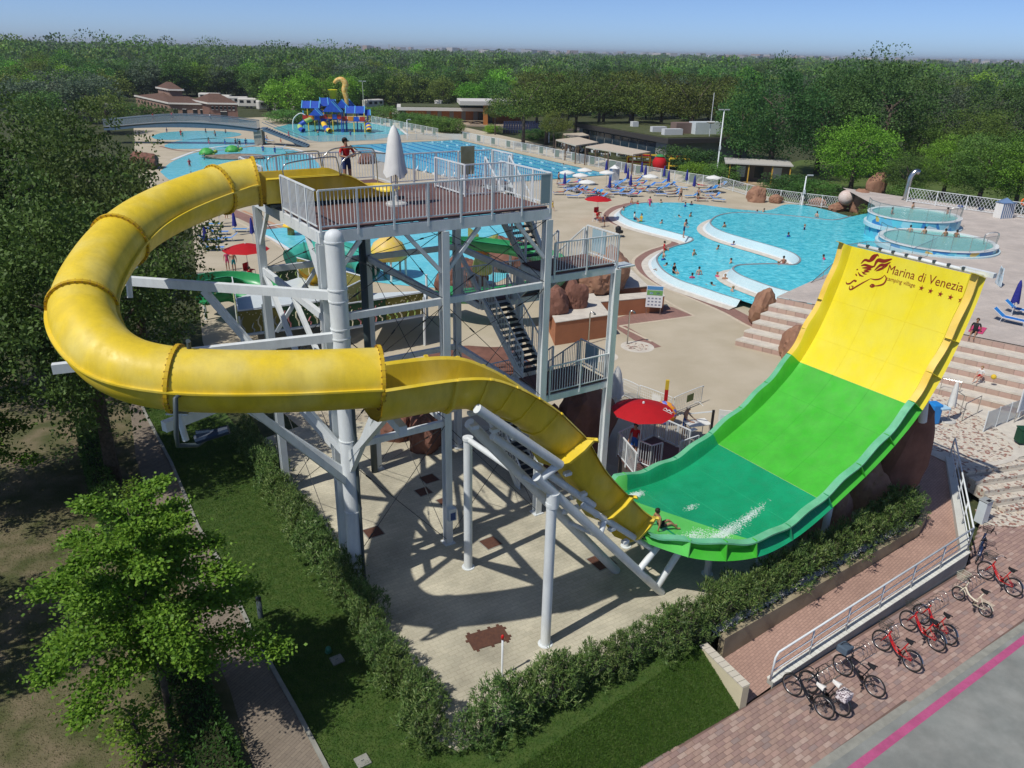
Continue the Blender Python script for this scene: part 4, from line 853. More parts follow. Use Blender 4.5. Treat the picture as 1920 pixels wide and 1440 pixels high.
q = [A3, B3, B3+nn*th, A3+nn*th]; mb.add([Z(q[0], LOW-.1), Z(q[1], LOW-.1), Z(q[2], LOW-.1), Z(q[3], LOW-.1), Z(q[0], wz(0)), Z(q[1], wz(1)), Z(q[2], wz(1)), Z(q[3], wz(0))], [(3, 2, 1, 0), (4, 5, 6, 7), (0, 1, 5, 4), (1, 2, 6, 5), (2, 3, 7, 6), (3, 0, 4, 7)]); mb.build('wall_body', mat('grey_wall_render', (.36, .37, .33), (.30, .31, .28), 1.5, .9, .1, 20), rw)
cp_m = mat('white_coping_tile', (.66, .66, .6), rndv=.07, rough=.6); NC = 54; C3 = B3+(g(1784, 860, 0)-B3)*1.0
for k in range(NC):
    f0, f1 = k/NC+.0012, (k+1)/NC-.0012; mb = MB(); P = []
    for f, d in ((f0, -.03), (f1, -.03), (f1, th+.03), (f0, th+.03)): P.append(A3.lerp(B3, f)+nn*d)
    zs = [wz(f0), wz(f1), wz(f1), wz(f0)]; mb.add([Z(p, z+.002) for p, z in zip(P, zs)]+[Z(p, z+.035) for p, z in zip(P, zs)], [(4, 5, 6, 7), (0, 1, 5, 4), (1, 2, 6, 5), (2, 3, 7, 6), (3, 0, 4, 7)]); mb.build('coping_tile', cp_m, rw)
E3 = g(1786, 862, .0); mb = MB(); d2 = (E3-B3).xy.normalized(); n2 = Vector((-d2.y, d2.x, 0))
P = [Z(B3, LOW), Z(E3, LOW)]; mb.add([Z(B3+n2*.0, LOW), Z(E3, LOW), Z(E3+n2*.3, LOW), Z(B3+n2*.3, LOW), Z(B3, wz(1)), Z(E3, .12), Z(E3+n2*.3, .12), Z(B3+n2*.3, wz(1))], [(3, 2, 1, 0), (4, 5, 6, 7), (0, 1, 5, 4), (1, 2, 6, 5), (2, 3, 7, 6), (3, 0, 4, 7)]); mb.build('wall_return', mat('white_wall_cap', (.6, .6, .54), (.55, .55, .5), 2), rw)
def tri_rail(par, p, q, n, h=1.0):
    mb = MB(); up = Vector((0, 0, 1)); d = (q-p).normalized()
    mb.tube([p, p+up*(h-.15)+d*.05, p+up*h+d*.15, q+up*h], .035, 8); mb.build('top_rail', M_WHITE, par, smooth=True)
    for k in (.33, .63): mb = MB(); mb.tube([p+up*h*k+d*.03, q+up*h*k], .022, 8); mb.build('mid_rail', M_WHITE, par, smooth=True)
    for k in range(1, n+1): mb = MB(); c = p.lerp(q, k/n); mb.tube([c, c+up*h], .028, 8); mb.build('rail_post', M_WHITE, par, smooth=True)
rA, rB, rC = Z(A3+nn*.11, wz(0)+.03), Z(B3+nn*.11, wz(1)+.03), Z(E3+n2*.15, .14)
tri_rail(rw, rA, rB, 6); tri_rail(rw, rC, rB, 4)
# ---- bike-pavement pavers: real blocks, the nearest as single parts
pm = [mat(f'paver_{k}', c, c2, 12, .85, rndv=.06) for k, (c, c2) in enumerate([((.34, .235, .195), (.30, .205, .17)), ((.38, .26, .215), (.34, .235, .19)), ((.31, .21, .18), (.27, .185, .16)), ((.42, .31, .26), (.37, .275, .23)), ((.29, .215, .195), (.26, .195, .175))])]
pd_ = (g(1812, 1066, LOW)-g(1450, 1289, LOW)).normalized(); pn = Vector((-pd_.y, pd_.x, 0)); po_ = g(1450, 1289, LOW)
BP = [g(x, y, LOW).xy for x, y in [(1080, 1510), (1386, 1333), (1450, 1290), (1812, 1067), (1838, 986), (1925, 990), (2200, 1002), (2150, 1010), (1920, 1165), (1515, 1440), (1300, 1600)]]
def inside(p, poly):
    c = False; j = len(poly)-1
    for i in range(len(poly)):
        a, b = poly[i], poly[j]
        if (a[1] > p[1]) != (b[1] > p[1]) and p[0] < (b[0]-a[0])*(p[1]-a[1])/(b[1]-a[1])+a[0]: c = not c
        j = i
    return c
pl, pw_ = .30, .15; cells = []
for i in range(-40, 70):
    for j in range(-60, 60):
        if i*pl < -11 or i*pl > 20: continue
        c = po_+pd_*(i*pl+(pl/2 if j % 2 else 0))+pn*(j*pw_)
        if inside(c, BP): cells.append(c)
cells.sort(key=lambda c: c.length); vis = []
for c in cells:
    q = np.array([c.x, c.y, LOW-CAMH]); px = 960+FPX*(CR@q)/(CF@q); py = 720-FPX*(CU@q)/(CF@q)
    vis.append(0 < px < 1920 and py < 1440)
pavm = [MB().box((0, 0, -.02), (pl-.012, pw_-.012, .06)).mesh('paver', m) for m in pm]; pav = bpy.data.objects['bike_pavement_bed']; cnt = 0; rest = MB(); pa = math.atan2(pd_.y, pd_.x)
for c, v in zip(cells, vis):
    k = rnd.choice([0, 0, 1, 1, 2, 2, 3, 4]); dz = rnd.uniform(-.002, .002)
    if v and cnt < 300: inst('paver', pavm[k], pav, (c.x, c.y, LOW+dz), (0, 0, pa)); cnt += 1
    else: rest.box((c.x, c.y, LOW-.02+dz), (pl-.012, pw_-.012, .06), pa, k)
tag(rest.build('paver', pm, pav), kind='stuff')
# ---- covers, posts, caps
M_RUST = mat('rust_cover', (.12, .055, .035), (.09, .042, .03), 8, .8, .3, 30)
for (x, y, s, r, lb) in ((805, 898, .62, .55, 'brown drain cover near the tower, the back one of two close together'), (794, 922, .55, .55, 'brown drain cover near the tower, the front one of two close together'), (832, 940, .45, .55, 'small brown drain cover at the foot of the middle tower column'), (700, 998, .62, .5, 'brown drain cover in the curved shadow beside the tower mast'), (920, 1018, .62, .55, 'brown drain cover behind the white posts under the flume'), (1128, 1053, .78, .5, 'brown drain cover in shade beside the inclined slide leg')):
    t = thing('drain_cover', lb, 'drain cover', g(x, y, .004), TA+r-.5); mb = MB(); mb.box((0, 0, .008), (s, s, .016)); mb.build('plate', M_RUST, t, world=False); mb = MB()
    for q in (-1, 1): mb.box((0, q*(s/2+.02), .006), (s+.08, .04, .014)); mb.box((q*(s/2+.02), 0, .006), (.04, s, .014))
    mb.build('rim', M_KERB, t, world=False)
t = thing('manhole_plate', 'large rusty brown manhole plate with side lugs on pale paving', 'manhole', g(915, 1196, .004), R(25))
mb = MB(); mb.box((0, 0, .012), (1.25, .72, .024)); mb.build('plate', M_RUST, t, world=False)
for k, (x, y) in enumerate([(-.5, .4), (-.15, .4), (.2, .4), (.5, .4), (-.5, -.4), (0, -.4), (.5, -.4), (.66, .2), (.66, -.2), (-.66, .1)]): mb = MB(); mb.box((x, y, .01), (.09, .1, .018)); mb.build('lug', M_RUST, t, world=False)
t = thing('marker_post', 'thin white post with red lamp top in front of the paving', 'post', g(941, 1268)); mb = MB(); mb.lathe([(.035, 0), (.03, .02), (.03, gz(g(941, 1268), 1198))], n=10); mb.build('pole', M_WHITE, t, world=False, smooth=True); zt = gz(g(941, 1268), 1198); mb = MB(); mb.lathe([(.05, zt), (.05, zt+.1), (.03, zt+.14), (0, zt+.15)], n=10); mb.build('lamp_cap', mat('red_cap', (.5, .01, .01), rough=.3), t, world=False, smooth=True)
t = thing('bollard_light', 'dark grey bollard light standing on the lawn beside the path', 'bollard', g(489, 1158)); mb = MB(); mb.lathe([(.09, 0), (.085, .02), (.085, .72)], n=16); mb.build('body', M_PIPE, t, world=False, smooth=True); mb = MB(); mb.lathe([(.09, .72), (.09, .80), (.07, .84), (0, .85)], n=16); mb.build('lamp_head', mat('bollard_head', (.03, .035, .045), rough=.3), t, world=False, auto=40)
for (x, y, zz, lb) in ((616, 1222, 0, 'green irrigation cap in the shaded side lawn'), (1221, 1293, -.3, 'green irrigation cap on the front lawn near the hedge')):
    t = thing('irrigation_cap', lb, 'cap', g(x, y, zz)); mb = MB(); mb.lathe([(.09, 0), (.09, .12), (.07, .17), (0, .19)], n=14); mb.build('dome', mat('green_plastic', (.05, .2, .12), rough=.5), t, world=False, smooth=True); mb = MB(); mb.lathe([(.11, 0), (.11, .02), (.09, .025)], n=14); mb.build('collar', mat('green_plastic', (0, 0, 0)), t, world=False)
for x, y, lb in ((632, 1238, 'square concrete lid in the side lawn beside a green cap'), (680, 1428, 'square concrete lid in the side lawn at the bottom edge')):
    t = thing('concrete_lid', lb, 'lid', g(x, y), .6); mb = MB(); mb.box((0, 0, .02), (.36, .36, .05)); mb.build('slab', M_KERB, t, world=False, bevel=.01); mb = MB(); mb.box((0, 0, .046), (.08, .02, .01)); mb.build('grip', M_PIPE, t, world=False)
# ---- bicycles
M_TYRE = mat('tyre_rubber', (.018, .018, .018), rough=.8); M_RIMM = mat('bike_rim', (.5, .5, .5), rough=.3, metal=1.); M_BLK = mat('black_plastic', (.015, .015, .017), rough=.5); M_BFR = mat('black_frame_paint', (.012, .013, .016), rough=.3, coat=.5)
M_RFR = mat('red_frame_paint', (.50, .012, .012), rough=.3, coat=.6); M_CFR = mat('cream_frame_paint', (.68, .62, .48), rough=.35)
_wh = {}
def wheel_meshes(r):
    if r in _wh: return _wh[r]
    ring = lambda rad, n=30: [(rad*math.cos(2*PI*k/n), 0, rad*math.sin(2*PI*k/n)) for k in range(n)]
    a = MB().tube(ring(r-.02), .021, 8, closed=True).mesh('tyre', M_TYRE, True); b = MB().tube(ring(r-.05), .012, 6, closed=True).mesh('rim', M_RIMM, True); s = MB()
    for k in range(18): an = 2*PI*k/18; s.tube([((.02)*math.cos(an+.4), (-1)**k*.025, .02*math.sin(an+.4)), ((r-.05)*math.cos(an), 0, (r-.05)*math.sin(an))], .0022, 3)
    s.tube([(0, -.05, 0), (0, .05, 0)], .025, 8); sp = s.mesh('spokes', M_RIMM); _wh[r] = (a, b, sp); return _wh[r]
def bike(label, front, rear, frame_m, style='city', basket=None, saddle_m=None, rack=True, bag=None, zl=LOW, lean=.10, group='bicycles parked along the ramp wall'):
    f, r = g(*front, zl), g(*rear, zl); d = (f-r); mid = (f+r)/2; t = thing('bicycle', label, 'bicycle', mid+Vector((0, 0, .012)), math.atan2(d.y, d.x), group); t.rotation_euler.x = lean
    wr = .25 if style == 'fold' else .345; wb = .50 if style == 'fold' else .54
    P = lambda x, z, y=0.: Vector((x, y, z))
    for x in (-wb, wb):
        a, b, s = wheel_meshes(wr); w = inst('wheel', s, t, (x, 0, wr)); inst('tyre', a, w); inst('rim', b, w)
    bb = P(-.08, wr-.05); seat_top = P(-.30, .90 if style != 'fold' else .85); head_t = P(wb-.20, .86); head_b = P(wb-.15, .68 if style != 'fold' else .62); tub = MB()
    if style == 'city': tub.tube(bez([head_b, P(.18, .46), P(.02, .33), bb], 5), .03, 8); tub.tube(bez([P(wb-.17, .74), P(.2, .56), P(.02, .44), P(-.13, .42)], 4), .016, 6)
    elif style == 'fold': tub.tube(bez([head_b, P(.15, .42), P(-.1, .36), P(-.2, .38)], 5), .032, 8)
    else: tub.tube([head_b, bb], .03, 8); tub.tube([P(wb-.19, .8), P(-.24, .74)], .022, 8)
    tub.tube([head_b-(head_t-head_b)*.2, head_t], .026, 8); tub.tube([bb, seat_top], .02, 8)
    for yy in (-.045, .045): tub.tube([bb+P(0, 0, yy*.6), P(-wb, wr, yy)], .011, 6); tub.tube([P(-.2, .62, yy*.5), P(-wb, wr, yy)], .010, 6); tub.tube([head_b+P(.01, -.02, yy*.8), P(wb, wr, yy)], .014, 6)
    tub.build('frame', frame_m, t, world=False, smooth=True)
    hb = MB(); h0 = head_t+P(.02, .02); hb.tube([head_t, P(head_t.x+.0, head_t.z+.16)], .014, 6); q = P(head_t.x, head_t.z+.16)
    hb.tube(bez([q+P(-.16, .04, -.29), q+P(-.02, .06, -.24), q+P(.03, 0, -.08), q+P(.03, 0, .08), q+P(-.02, .06, .24), q+P(-.16, .04, .29)], 4), .012, 6); hb.build('handlebar', M_RIMM if frame_m is M_RFR else M_BLK, t, world=False, smooth=True)
    for sy in (-1, 1): gm = MB(); gm.tube([q+P(-.17, .04, sy*.29), q+P(-.08, .052, sy*.265)], .02, 7); gm.build('grip', M_BLK, t, world=False)
    sd = MB(); c = seat_top+P(0, .04); rows = []
    for k in range(7): u_ = k/6; wdt = .09*(1-u_)**.8+.018; x = -.12+u_*.27; rows.append([c+P(x, -.03, -wdt), c+P(x, .02+.012*math.cos(u_*3), -wdt*.75), c+P(x, .035, 0), c+P(x, .02+.012*math.cos(u_*3), wdt*.75), c+P(x, -.03, wdt)])
    sd.grid(rows); sd.grid([[p-P(0, .03) for p in (r_[0], r_[2], r_[4])] for r_ in rows], flip=True); sd.build('saddle', saddle_m or M_BLK, t, world=False, smooth=True)
    cr = MB(); cr.lathe([(.08, -.006), (.08, .006)], (0, 0, 0), 18); cr.v = [tuple(Vector((bb.x+p[0], -.06+p[2], bb.z+p[1]))) for p in cr.v]; cr.build('chainring', M_BLK, t, world=False)
    for sy, an in ((-1, .6), (1, .6+PI)): cm = MB(); e = bb+P(.17*math.cos(an), .17*math.sin(an), sy*.07); cm.tube([bb+P(0, 0, sy*.07), e], .011, 5); cm.box(e+P(0, 0, sy*.06), (.09, .09, .022)); cm.build('pedal', M_BLK, t, world=False)
    if style != 'mtb':
        for x in (-wb, wb):
            fm_ = MB(); rr = wr+.02; A_ = [(-.2+2.9*k/12) for k in range(13)] if x < 0 else [(.5+2.2*k/12) for k in range(13)]; fm_.grid([[P(x+rr*math.cos(a), wr+rr*math.sin(a), -.028) for a in A_], [P(x+(rr+.008)*math.cos(a), wr+(rr+.008)*math.sin(a), 0) for a in A_], [P(x+rr*math.cos(a), wr+rr*math.sin(a), .028) for a in A_]]); fm_.build('mudguard', M_RIMM if frame_m is M_RFR else frame_m, t, world=False, smooth=True)
    if rack:
        rk = MB(); zr = wr*2+.05
        for yy in (-.06, .06, 0): rk.tube([P(-wb+.22, zr, yy), P(-wb-.22, zr, yy)], .006, 5)
        for x in (.2, 0, -.2): rk.tube([P(-wb+x, zr, -.06), P(-wb+x, zr, .06)], .006, 5)
        for yy in (-.06, .06): rk.tube([P(-wb, wr, yy), P(-wb-.1, zr, yy)], .006, 5)
        rk.build('carrier', frame_m if style == 'fold' else M_BLK, t, world=False)
    if basket:
        bk = MB(); cx, cz = head_t.x+.24, head_t.z-.02; h_ = .24
        for z, s_ in ((0, .75), (h_*.33, .83), (h_*.66, .92), (h_, 1)): L2 = [(cx+.16*s_*a, cz+z, .19*s_*b) for a, b in ((-1, -1), (1, -1), (1, 1), (-1, 1))]; bk.tube([P(*p) for p in L2], .006 if z < h_ else .01, 5, closed=True)
        for a in np.linspace(-1, 1, 8):
            for b in (-1, 1): bk.tube([P(cx+.12*a, cz, .14*b), P(cx+.16*a, cz+h_, .19*b)], .004, 4); bk.tube([P(cx+.12*b, cz, .14*a), P(cx+.16*b, cz+h_, .19*a)], .004, 4)
            bk.tube([P(cx+.12*a, cz, -.14), P(cx+.12*a, cz, .14)], .004, 4)
        bk.build('basket', basket, t, world=False)
    if bag:
        bm_, x, z, sx, sy, sz = bag; mb = MB(); mb.box((x, 0, z), (sx, sy, sz)); o = mb.build('bag', bm_, t, world=False, bevel=.04); mb = MB(); mb.tube(bez([(x-.1, -sy*.3, z+sz/2), (x-.05, -sy*.1, z+sz/2+.08), (x+.05, sy*.1, z+sz/2+.08), (x+.1, sy*.3, z+sz/2)], 4), .012, 5); mb.build('bag_strap', M_BLK, o, world=False)
    ks = MB(); ks.tube([P(-.2, wr-.06, .04), P(-.28, .015, .2)], .010, 5); ks.build('kickstand', M_BLK, t, world=False)
    return t
M_BSK = mat('dark_wire_basket', (.05, .055, .05), rough=.5); M_WBSK = mat('cream_wire_basket', (.5, .5, .38), rough=.5); M_WSAD = mat('white_saddle', (.72, .70, .66), rough=.5)
M_FLOR = mat('floral_bag', (.72, .66, .66), (.10, .06, .08), 22, .7, lo=.5, hi=.56); M_SLATE = mat('slate_blue_bag', (.085, .12, .16), (.07, .10, .135), 6, .8)
bike('black bicycle with white saddle and turquoise frame detail, leftmost by the rail end', (1483, 1303), (1537, 1342), M_BFR, saddle_m=M_WSAD, rack=False)
bike('black bicycle with white saddle carrying a floral pannier bag', (1512, 1297), (1568, 1338), M_BFR, saddle_m=M_WSAD, bag=(M_FLOR, -.58, .72, .34, .40, .26))
bike('black mountain bicycle with a slate blue bag over its wheel', (1572, 1262), (1638, 1307), M_BFR, 'mtb', rack=False, bag=(M_SLATE, .62, .92, .36, .42, .24))
bike('red bicycle parked alone, next to the black mountain bicycle', (1647, 1217), (1705, 1257), M_RFR, basket=M_BSK)
bike('red bicycle with dark basket, front one of the close pair', (1695, 1178), (1752, 1220), M_RFR, basket=M_BSK)
bike('red bicycle behind another, rear one of the close pair', (1722, 1167), (1772, 1206), M_RFR)
bike('cream folding bicycle with cream basket and rear carrier', (1793, 1124), (1843, 1155), M_CFR, 'fold', basket=M_WBSK)
bike('red bicycle with black carrier, rightmost by the ramp corner', (1842, 1084), (1895, 1117), M_RFR, basket=M_BSK)
bike('dark blue bicycle with black basket against the ramp corner', (1838, 1018), (1826, 1066), mat('navy_frame', (.015, .03, .09), rough=.3, coat=.4), basket=M_BLK, rack=False)
# ---- bike racks: spiral loops
def bike_rack(a, b, n, label):
    p, q = g(*a, LOW), g(*b, LOW); d = (q-p); t = thing('bike_rack', label, 'bike rack', p, math.atan2(d.y, d.x), 'spiral bike racks'); L_ = d.length
    mb = MB(); mb.tube([(0, 0, .02), (L_, 0, .02)], .014, 6); mb.build('base_bar', M_STEEL, t, world=False); mb = MB(); mb.tube([(0, .42, .02), (L_, .42, .02)], .014, 6); mb.build('base_bar', M_STEEL, t, world=False)
    lm = MB().tube(bez([(0, 0, .02), (0, -.02, .28), (.02, .12, .44), (.04, .3, .42), (.05, .42, .26), (.05, .42, .02)], 4), .009, 6).mesh('loop', M_STEEL, True)
    for k in range(n): inst('loop', lm, t, (L_*(k+.5)/n, 0, 0))
bike_rack((1530, 1295), (1582, 1262), 6, 'spiral bike rack between the black bicycles and the mountain bicycle')
bike_rack((1612, 1243), (1640, 1226), 4, 'spiral bike rack left of the lone red bicycle'); bike_rack((1655, 1213), (1684, 1196), 4, 'spiral bike rack right of the lone red bicycle')
bike_rack((1722, 1170), (1778, 1133), 7, 'spiral bike rack right of the red bicycle pair'); bike_rack((1800, 1122), (1846, 1092), 6, 'spiral bike rack right of the cream folding bicycle')
# bin and info box by the ramp corner
t = thing('grey_bin', 'grey box with dark slot beside the ramp rail and lower steps', 'bin', g(1838, 978, LOW), .5); mb = MB(); mb.box((0, 0, .5), (.42, .36, 1.0)); mb.build('body', M_GREYW, t, world=False, bevel=.02); mb = MB(); mb.box((0, 0, 1.04), (.46, .4, .06)); mb.build('lid', mat('bin_lid', (.3, .32, .32)), t, world=False, bevel=.02); mb = MB(); mb.box((0, -.1, 1.075), (.22, .14, .012)); mb.build('slot', M_BLK, t, world=False)
# ================================================================= TREES
def crown_mesh(seed, rx, rz, nclump, per, ls, mats, shape='round', cl_r=.28, up=.35, hollow=.55, light_top=True):
    "leaf-clump crown centred on the origin, half-width rx, half-height rz"
    rg = np.random.default_rng(seed); d = rg.normal(size=(nclump, 3)); d /= np.linalg.norm(d, axis=1)[:, None]
    r = hollow+(1-hollow)*rg.random(nclump)**.6; lob = 1+.20*np.sin(3*np.arctan2(d[:, 1], d[:, 0])+seed)+.13*np.sin(5*d[:, 2]*2+seed*1.3)
    C = d*r[:, None]*lob[:, None]
    if shape == 'umbrella': C[:, 2] = np.where(C[:, 2] < 0, C[:, 2]*.35, C[:, 2])
    if shape == 'column': C[:, :2] *= (1-.45*np.clip(C[:, 2], -.2, 1))[:, None]
    if shape == 'willow': C[:, 2] = C[:, 2]*.8-.1*np.abs(C[:, 0])
    C = C*np.array([rx, rx, rz]); n = nclump*per; cr = cl_r*rx*rg.uniform(.65, 1.35, nclump)
    o = rg.normal(size=(n, 3)); o /= np.linalg.norm(o, axis=1)[:, None]; o *= (.35+.65*rg.random(n)**.5)[:, None]; ci = np.repeat(np.arange(nclump), per)
    P = C[ci]+o*cr[ci][:, None]*np.array([1, 1, .7]); D = o+rg.normal(size=(n, 3))*.7+np.array([0, 0, up]); U = o*.8+np.array([0, 0, .6])+rg.normal(size=(n, 3))*.5
    k = len(mats); base = rg.random(nclump)*.9; mi = np.clip(((base[ci]+rg.random(n)*.9)/1.8*k).astype(int), 0, k-1)
    return leaves_mesh('crown', P, D, U, ls*rg.uniform(.6, 1.4, n), ls*rg.uniform(.45, .8, n), mats, mi)
def trunk_mesh(h, r, lean=.1, limbs=5, spread=1.5, seed=1, top=.55):
    rg = random.Random(seed); mb = MB(); p = [Vector((0, 0, -.05)), Vector((lean*.3, 0, h*.35)), Vector((lean, lean*.3, h*.7)), Vector((lean*1.2, 0, h))]; mb.tube(p, [r*1.25, r, r*.8, r*top], 9)
    for k in range(limbs):
        a = 2*PI*k/limbs+rg.random(); z0 = h*rg.uniform(.55, .98); b = Vector((lean, 0, z0)); e = b+Vector((spread*math.cos(a), spread*math.sin(a), spread*rg.uniform(.5, 1.2))); mb.tube([b, b.lerp(e, .5)+Vector((0, 0, .1*spread)), e], [r*.55, r*.35, r*.12], 6)
    return mb.mesh('trunk', M_BARK, True)
def LM(key, *c, tr=.3): return leafmats(key, c, tr, .26)
KIND = {   # leaf palettes
 'dark': LM('leaf_dark', (0.037, 0.083, 0.023), (0.050, 0.109, 0.029), (0.067, 0.142, 0.037), (0.092, 0.183, 0.046)),
 'mid': LM('leaf_mid', (0.067, 0.142, 0.029), (0.092, 0.192, 0.037), (0.125, 0.250, 0.050), (0.150, 0.283, 0.059)),
 'lime': LM('leaf_lime', (0.125, 0.266, 0.024), (0.166, 0.349, 0.033), (0.216, 0.433, 0.042), (0.250, 0.466, 0.059)),
 'grey': LM('leaf_grey', (0.083, 0.125, 0.074), (0.109, 0.159, 0.092), (0.142, 0.192, 0.116), (0.166, 0.216, 0.133)),
 'olive': LM('leaf_olive', (0.116, 0.183, 0.033), (0.150, 0.225, 0.042), (0.183, 0.266, 0.050), (0.100, 0.150, 0.033)),
 'pine': LM('leaf_pine', (0.067, 0.100, 0.020), (0.092, 0.133, 0.023), (0.125, 0.175, 0.029), (0.050, 0.074, 0.020), tr=.15)}
TM = {}
def proto(kind, shape, seed, rx, rz, nc, per, ls, th, tr, sp, **kw):
    TM.setdefault((kind, shape), []).append((crown_mesh(seed, rx, rz, nc, per, ls, KIND[kind], shape, **kw), trunk_mesh(th, tr, .15, 5, sp, seed), th, rz))
for i, kd in enumerate(('dark', 'mid', 'lime', 'grey', 'olive')):
    for s in (1, 2): proto(kd, 'round', 20+i*5+s, 3.4, 3.6, 95, 46, .34, 4.2, .2, 1.3)
for i, kd in enumerate(('dark', 'mid', 'lime', 'grey', 'olive')): proto(kd, 'big', 150+i, 3.4, 3.6, 230, 62, .17, 4.2, .2, 1.2, cl_r=.2)
for kd in ('dark', 'mid', 'grey'): proto(kd, 'column', 60, 1.5, 5.2, 80, 45, .3, 3.0, .16, .8)
for s in (1, 2, 3): proto('pine', 'umbrella', 70+s, 4.6, 2.6, 150, 60, .24, 5.0, .24, 2.6, cl_r=.19, hollow=.62)
tcount = {}
def tree(name, label, base, kind, shape, w, h, group, bottom=None):
    "h = total height; w = crown width"
    L_ = TM[(kind, shape)]; i = tcount.get((kind, shape), 0); tcount[(kind, shape)] = i+1; cm, tm, th, rz = L_[i % len(L_)]
    rx = 3.4 if shape in ('round', 'big') else 1.5 if shape == 'column' else 4.6
    t = thing(name, label, 'tree', base, rnd.random()*6.3, group); ch = h*(.72 if shape in ('round', 'big') else .85 if shape == 'column' else .42) if bottom is None else h-bottom
    sx = w/2/rx*.93; sz = ch/2/rz*.93; inst('crown', cm, t, (0, 0, h-ch/2), (0, 0, 0), (sx, sx, sz)); inst('trunk', tm, t, (0, 0, 0), (0, 0, 0), (sx, sx, (h-ch*.45)/th)); return t
def base_at(px, d):
    "ground point at distance d in the direction of column px (along the horizon)"
    v = CR*((px-960)/FPX)-CU*((110-720)/FPX)+CF; v = Vector((v[0], v[1], 0)).normalized(); return v*(d*1.38)
# -- hero trees on the left: poplars behind the tube, maple in front
POP = LM('leaf_poplar', (.055, .10, .02), (.075, .13, .026), (.10, .165, .036), (.14, .21, .07))
def hero(name, label, base, h, w, cb, seed, mats, nc, per, ls, tr, shape='round', cl=.2, group=None):
    t = thing(name, label, 'tree', base, 0, group); me = crown_mesh(seed, w/2*.93, (h-cb)/2*.95, nc, per, ls, mats, shape, cl_r=cl, hollow=.45); inst('crown', me, t, (0, 0, (h+cb)/2))
    inst('trunk', trunk_mesh(cb+(h-cb)*.55, tr, .1, 9, w*.3, seed), t); return t
GP = 'tall poplars at the left edge'
hero('poplar_tree', 'dark leafy poplar whose trunk stands beside the path', g(215, 905), 12.6, 7.6, 2.6, 101, POP, 330, 80, .17, .24, cl=.17, group=GP)
hero('poplar_tree', 'dark leafy poplar behind the yellow tube loop', g(285, 735), 13.0, 8.0, 2.5, 102, POP, 300, 80, .17, .22, cl=.17, group=GP)
hero('poplar_tree', 'tall dark poplar at the left edge above the tube', g(80, 700), 15.0, 9.5, 2.5, 103, POP, 300, 80, .2, .28, cl=.17, group=GP)
hero('poplar_tree', 'tall dark poplar cut off by the left edge, highest of the row', g(-40, 760), 15.4, 9.0, 3.0, 104, POP, 280, 80, .2, .28, cl=.17, group=GP)
hero('poplar_tree', 'dark poplar cut off by the left edge, beside the dry leafy ground', g(-90, 960), 11.5, 7.5, 2.5, 105, POP, 260, 80, .17, .26, cl=.17, group=GP)
hero('poplar_tree', 'poplar behind the tube with its crown beside the lagoon pool', g(190, 560), 13.0, 8.0, 2.5, 106, POP, 260, 70, .22, .24, cl=.17, group=GP)
hero('shade_tree', 'tree at the lower left corner shading the dry ground', g(-330, 1330), 9.0, 7.0, 2.2, 107, POP, 200, 60, .2, .22, cl=.18)
# maple: star-like limbs clothed in bright leaves
MAP = LM('leaf_maple', (.12, .24, .02), (.15, .29, .028), (.20, .34, .04), (.09, .19, .02), tr=.35)
def maple(label, base, h, rad, seed, nl=24, dens=520, ls=.12, zlow=1.9):
    rg = np.random.default_rng(seed); rr = random.Random(seed); t = thing('maple_tree', label, 'tree', base); P, D, U = [], [], []; tb = MB(); tb.tube([(0, 0, -.05), (.02, 0, zlow), (0, .03, h*.75), (0, 0, h)], [.10, .085, .05, .015], 8); lm = []
    for k in range(nl):
        a = k*2.4+rr.uniform(-.3, .3); f = k/(nl-1); z0 = zlow+(h-zlow)*.9*f; L_ = rad*(1.05-.68*f)*rr.uniform(.78, 1.12); rise = rr.uniform(.05, .35)+.5*f; e = Vector((L_*math.cos(a), L_*math.sin(a), z0+L_*rise)); b = Vector((0, 0, z0)); m_ = b.lerp(e, .5)+Vector((0, 0, .18*L_))
        e.z -= .10*L_; pth = bez([b, m_, e], 5); lm.append(MB().tube(pth, [.035*(1-.8*i/(len(pth)-1)) for i in range(len(pth))], 5))
        n = int(dens*L_/rad); s = rg.random(n)**.75; idx = s*(len(pth)-1); i0 = np.minimum(idx.astype(int), len(pth)-2); A = np.array([tuple(p) for p in pth]); q = A[i0]+(A[i0+1]-A[i0])*(idx-i0)[:, None]; wd = .07+.24*np.sin(np.clip(s, .05, 1)*PI*.85)*L_/rad
        off = rg.normal(size=(n, 3))*wd[:, None]*np.array([1, 1, .45]); P.append(q+off+np.array([0, 0, .03])); D.append(off*.8+np.array([math.cos(a), math.sin(a), .1])*.6+rg.normal(size=(n, 3))*.5); U.append(np.array([0, 0, 1.])+rg.normal(size=(n, 3))*.45)
    P, D, U = map(np.concatenate, (P, D, U)); n = len(P)
    inst('crown', leaves_mesh('crown', P, D, U, ls*rg.uniform(.7, 1.4, n), ls*rg.uniform(.6, 1.0, n), MAP), t); inst('trunk', tb.mesh('trunk', M_BARK, True), t)
    for l_ in lm: inst('limb', l_.mesh('limb', M_BARK, True), t)
maple('bright green young maple left of the path in front', g(322, 1362), 6.9, 2.9, 5, 26, 2500, .095)
maple('small sapling at the bottom edge left of the path', g(270, 1440), 1.9, .85, 8, 10, 170, .10, .5)
maple('young maple at the left edge above the dry ground', g(-25, 960), 5.4, 2.2, 12, 20, 600, .13)
def shoot(px, py, h, label):
    maple(label, g(px, py), h, .55, int(px), 12, 140, .1, .3)
shoot(262, 985, 2.0, 'bright green sapling growing beside the poplar trunk and path')
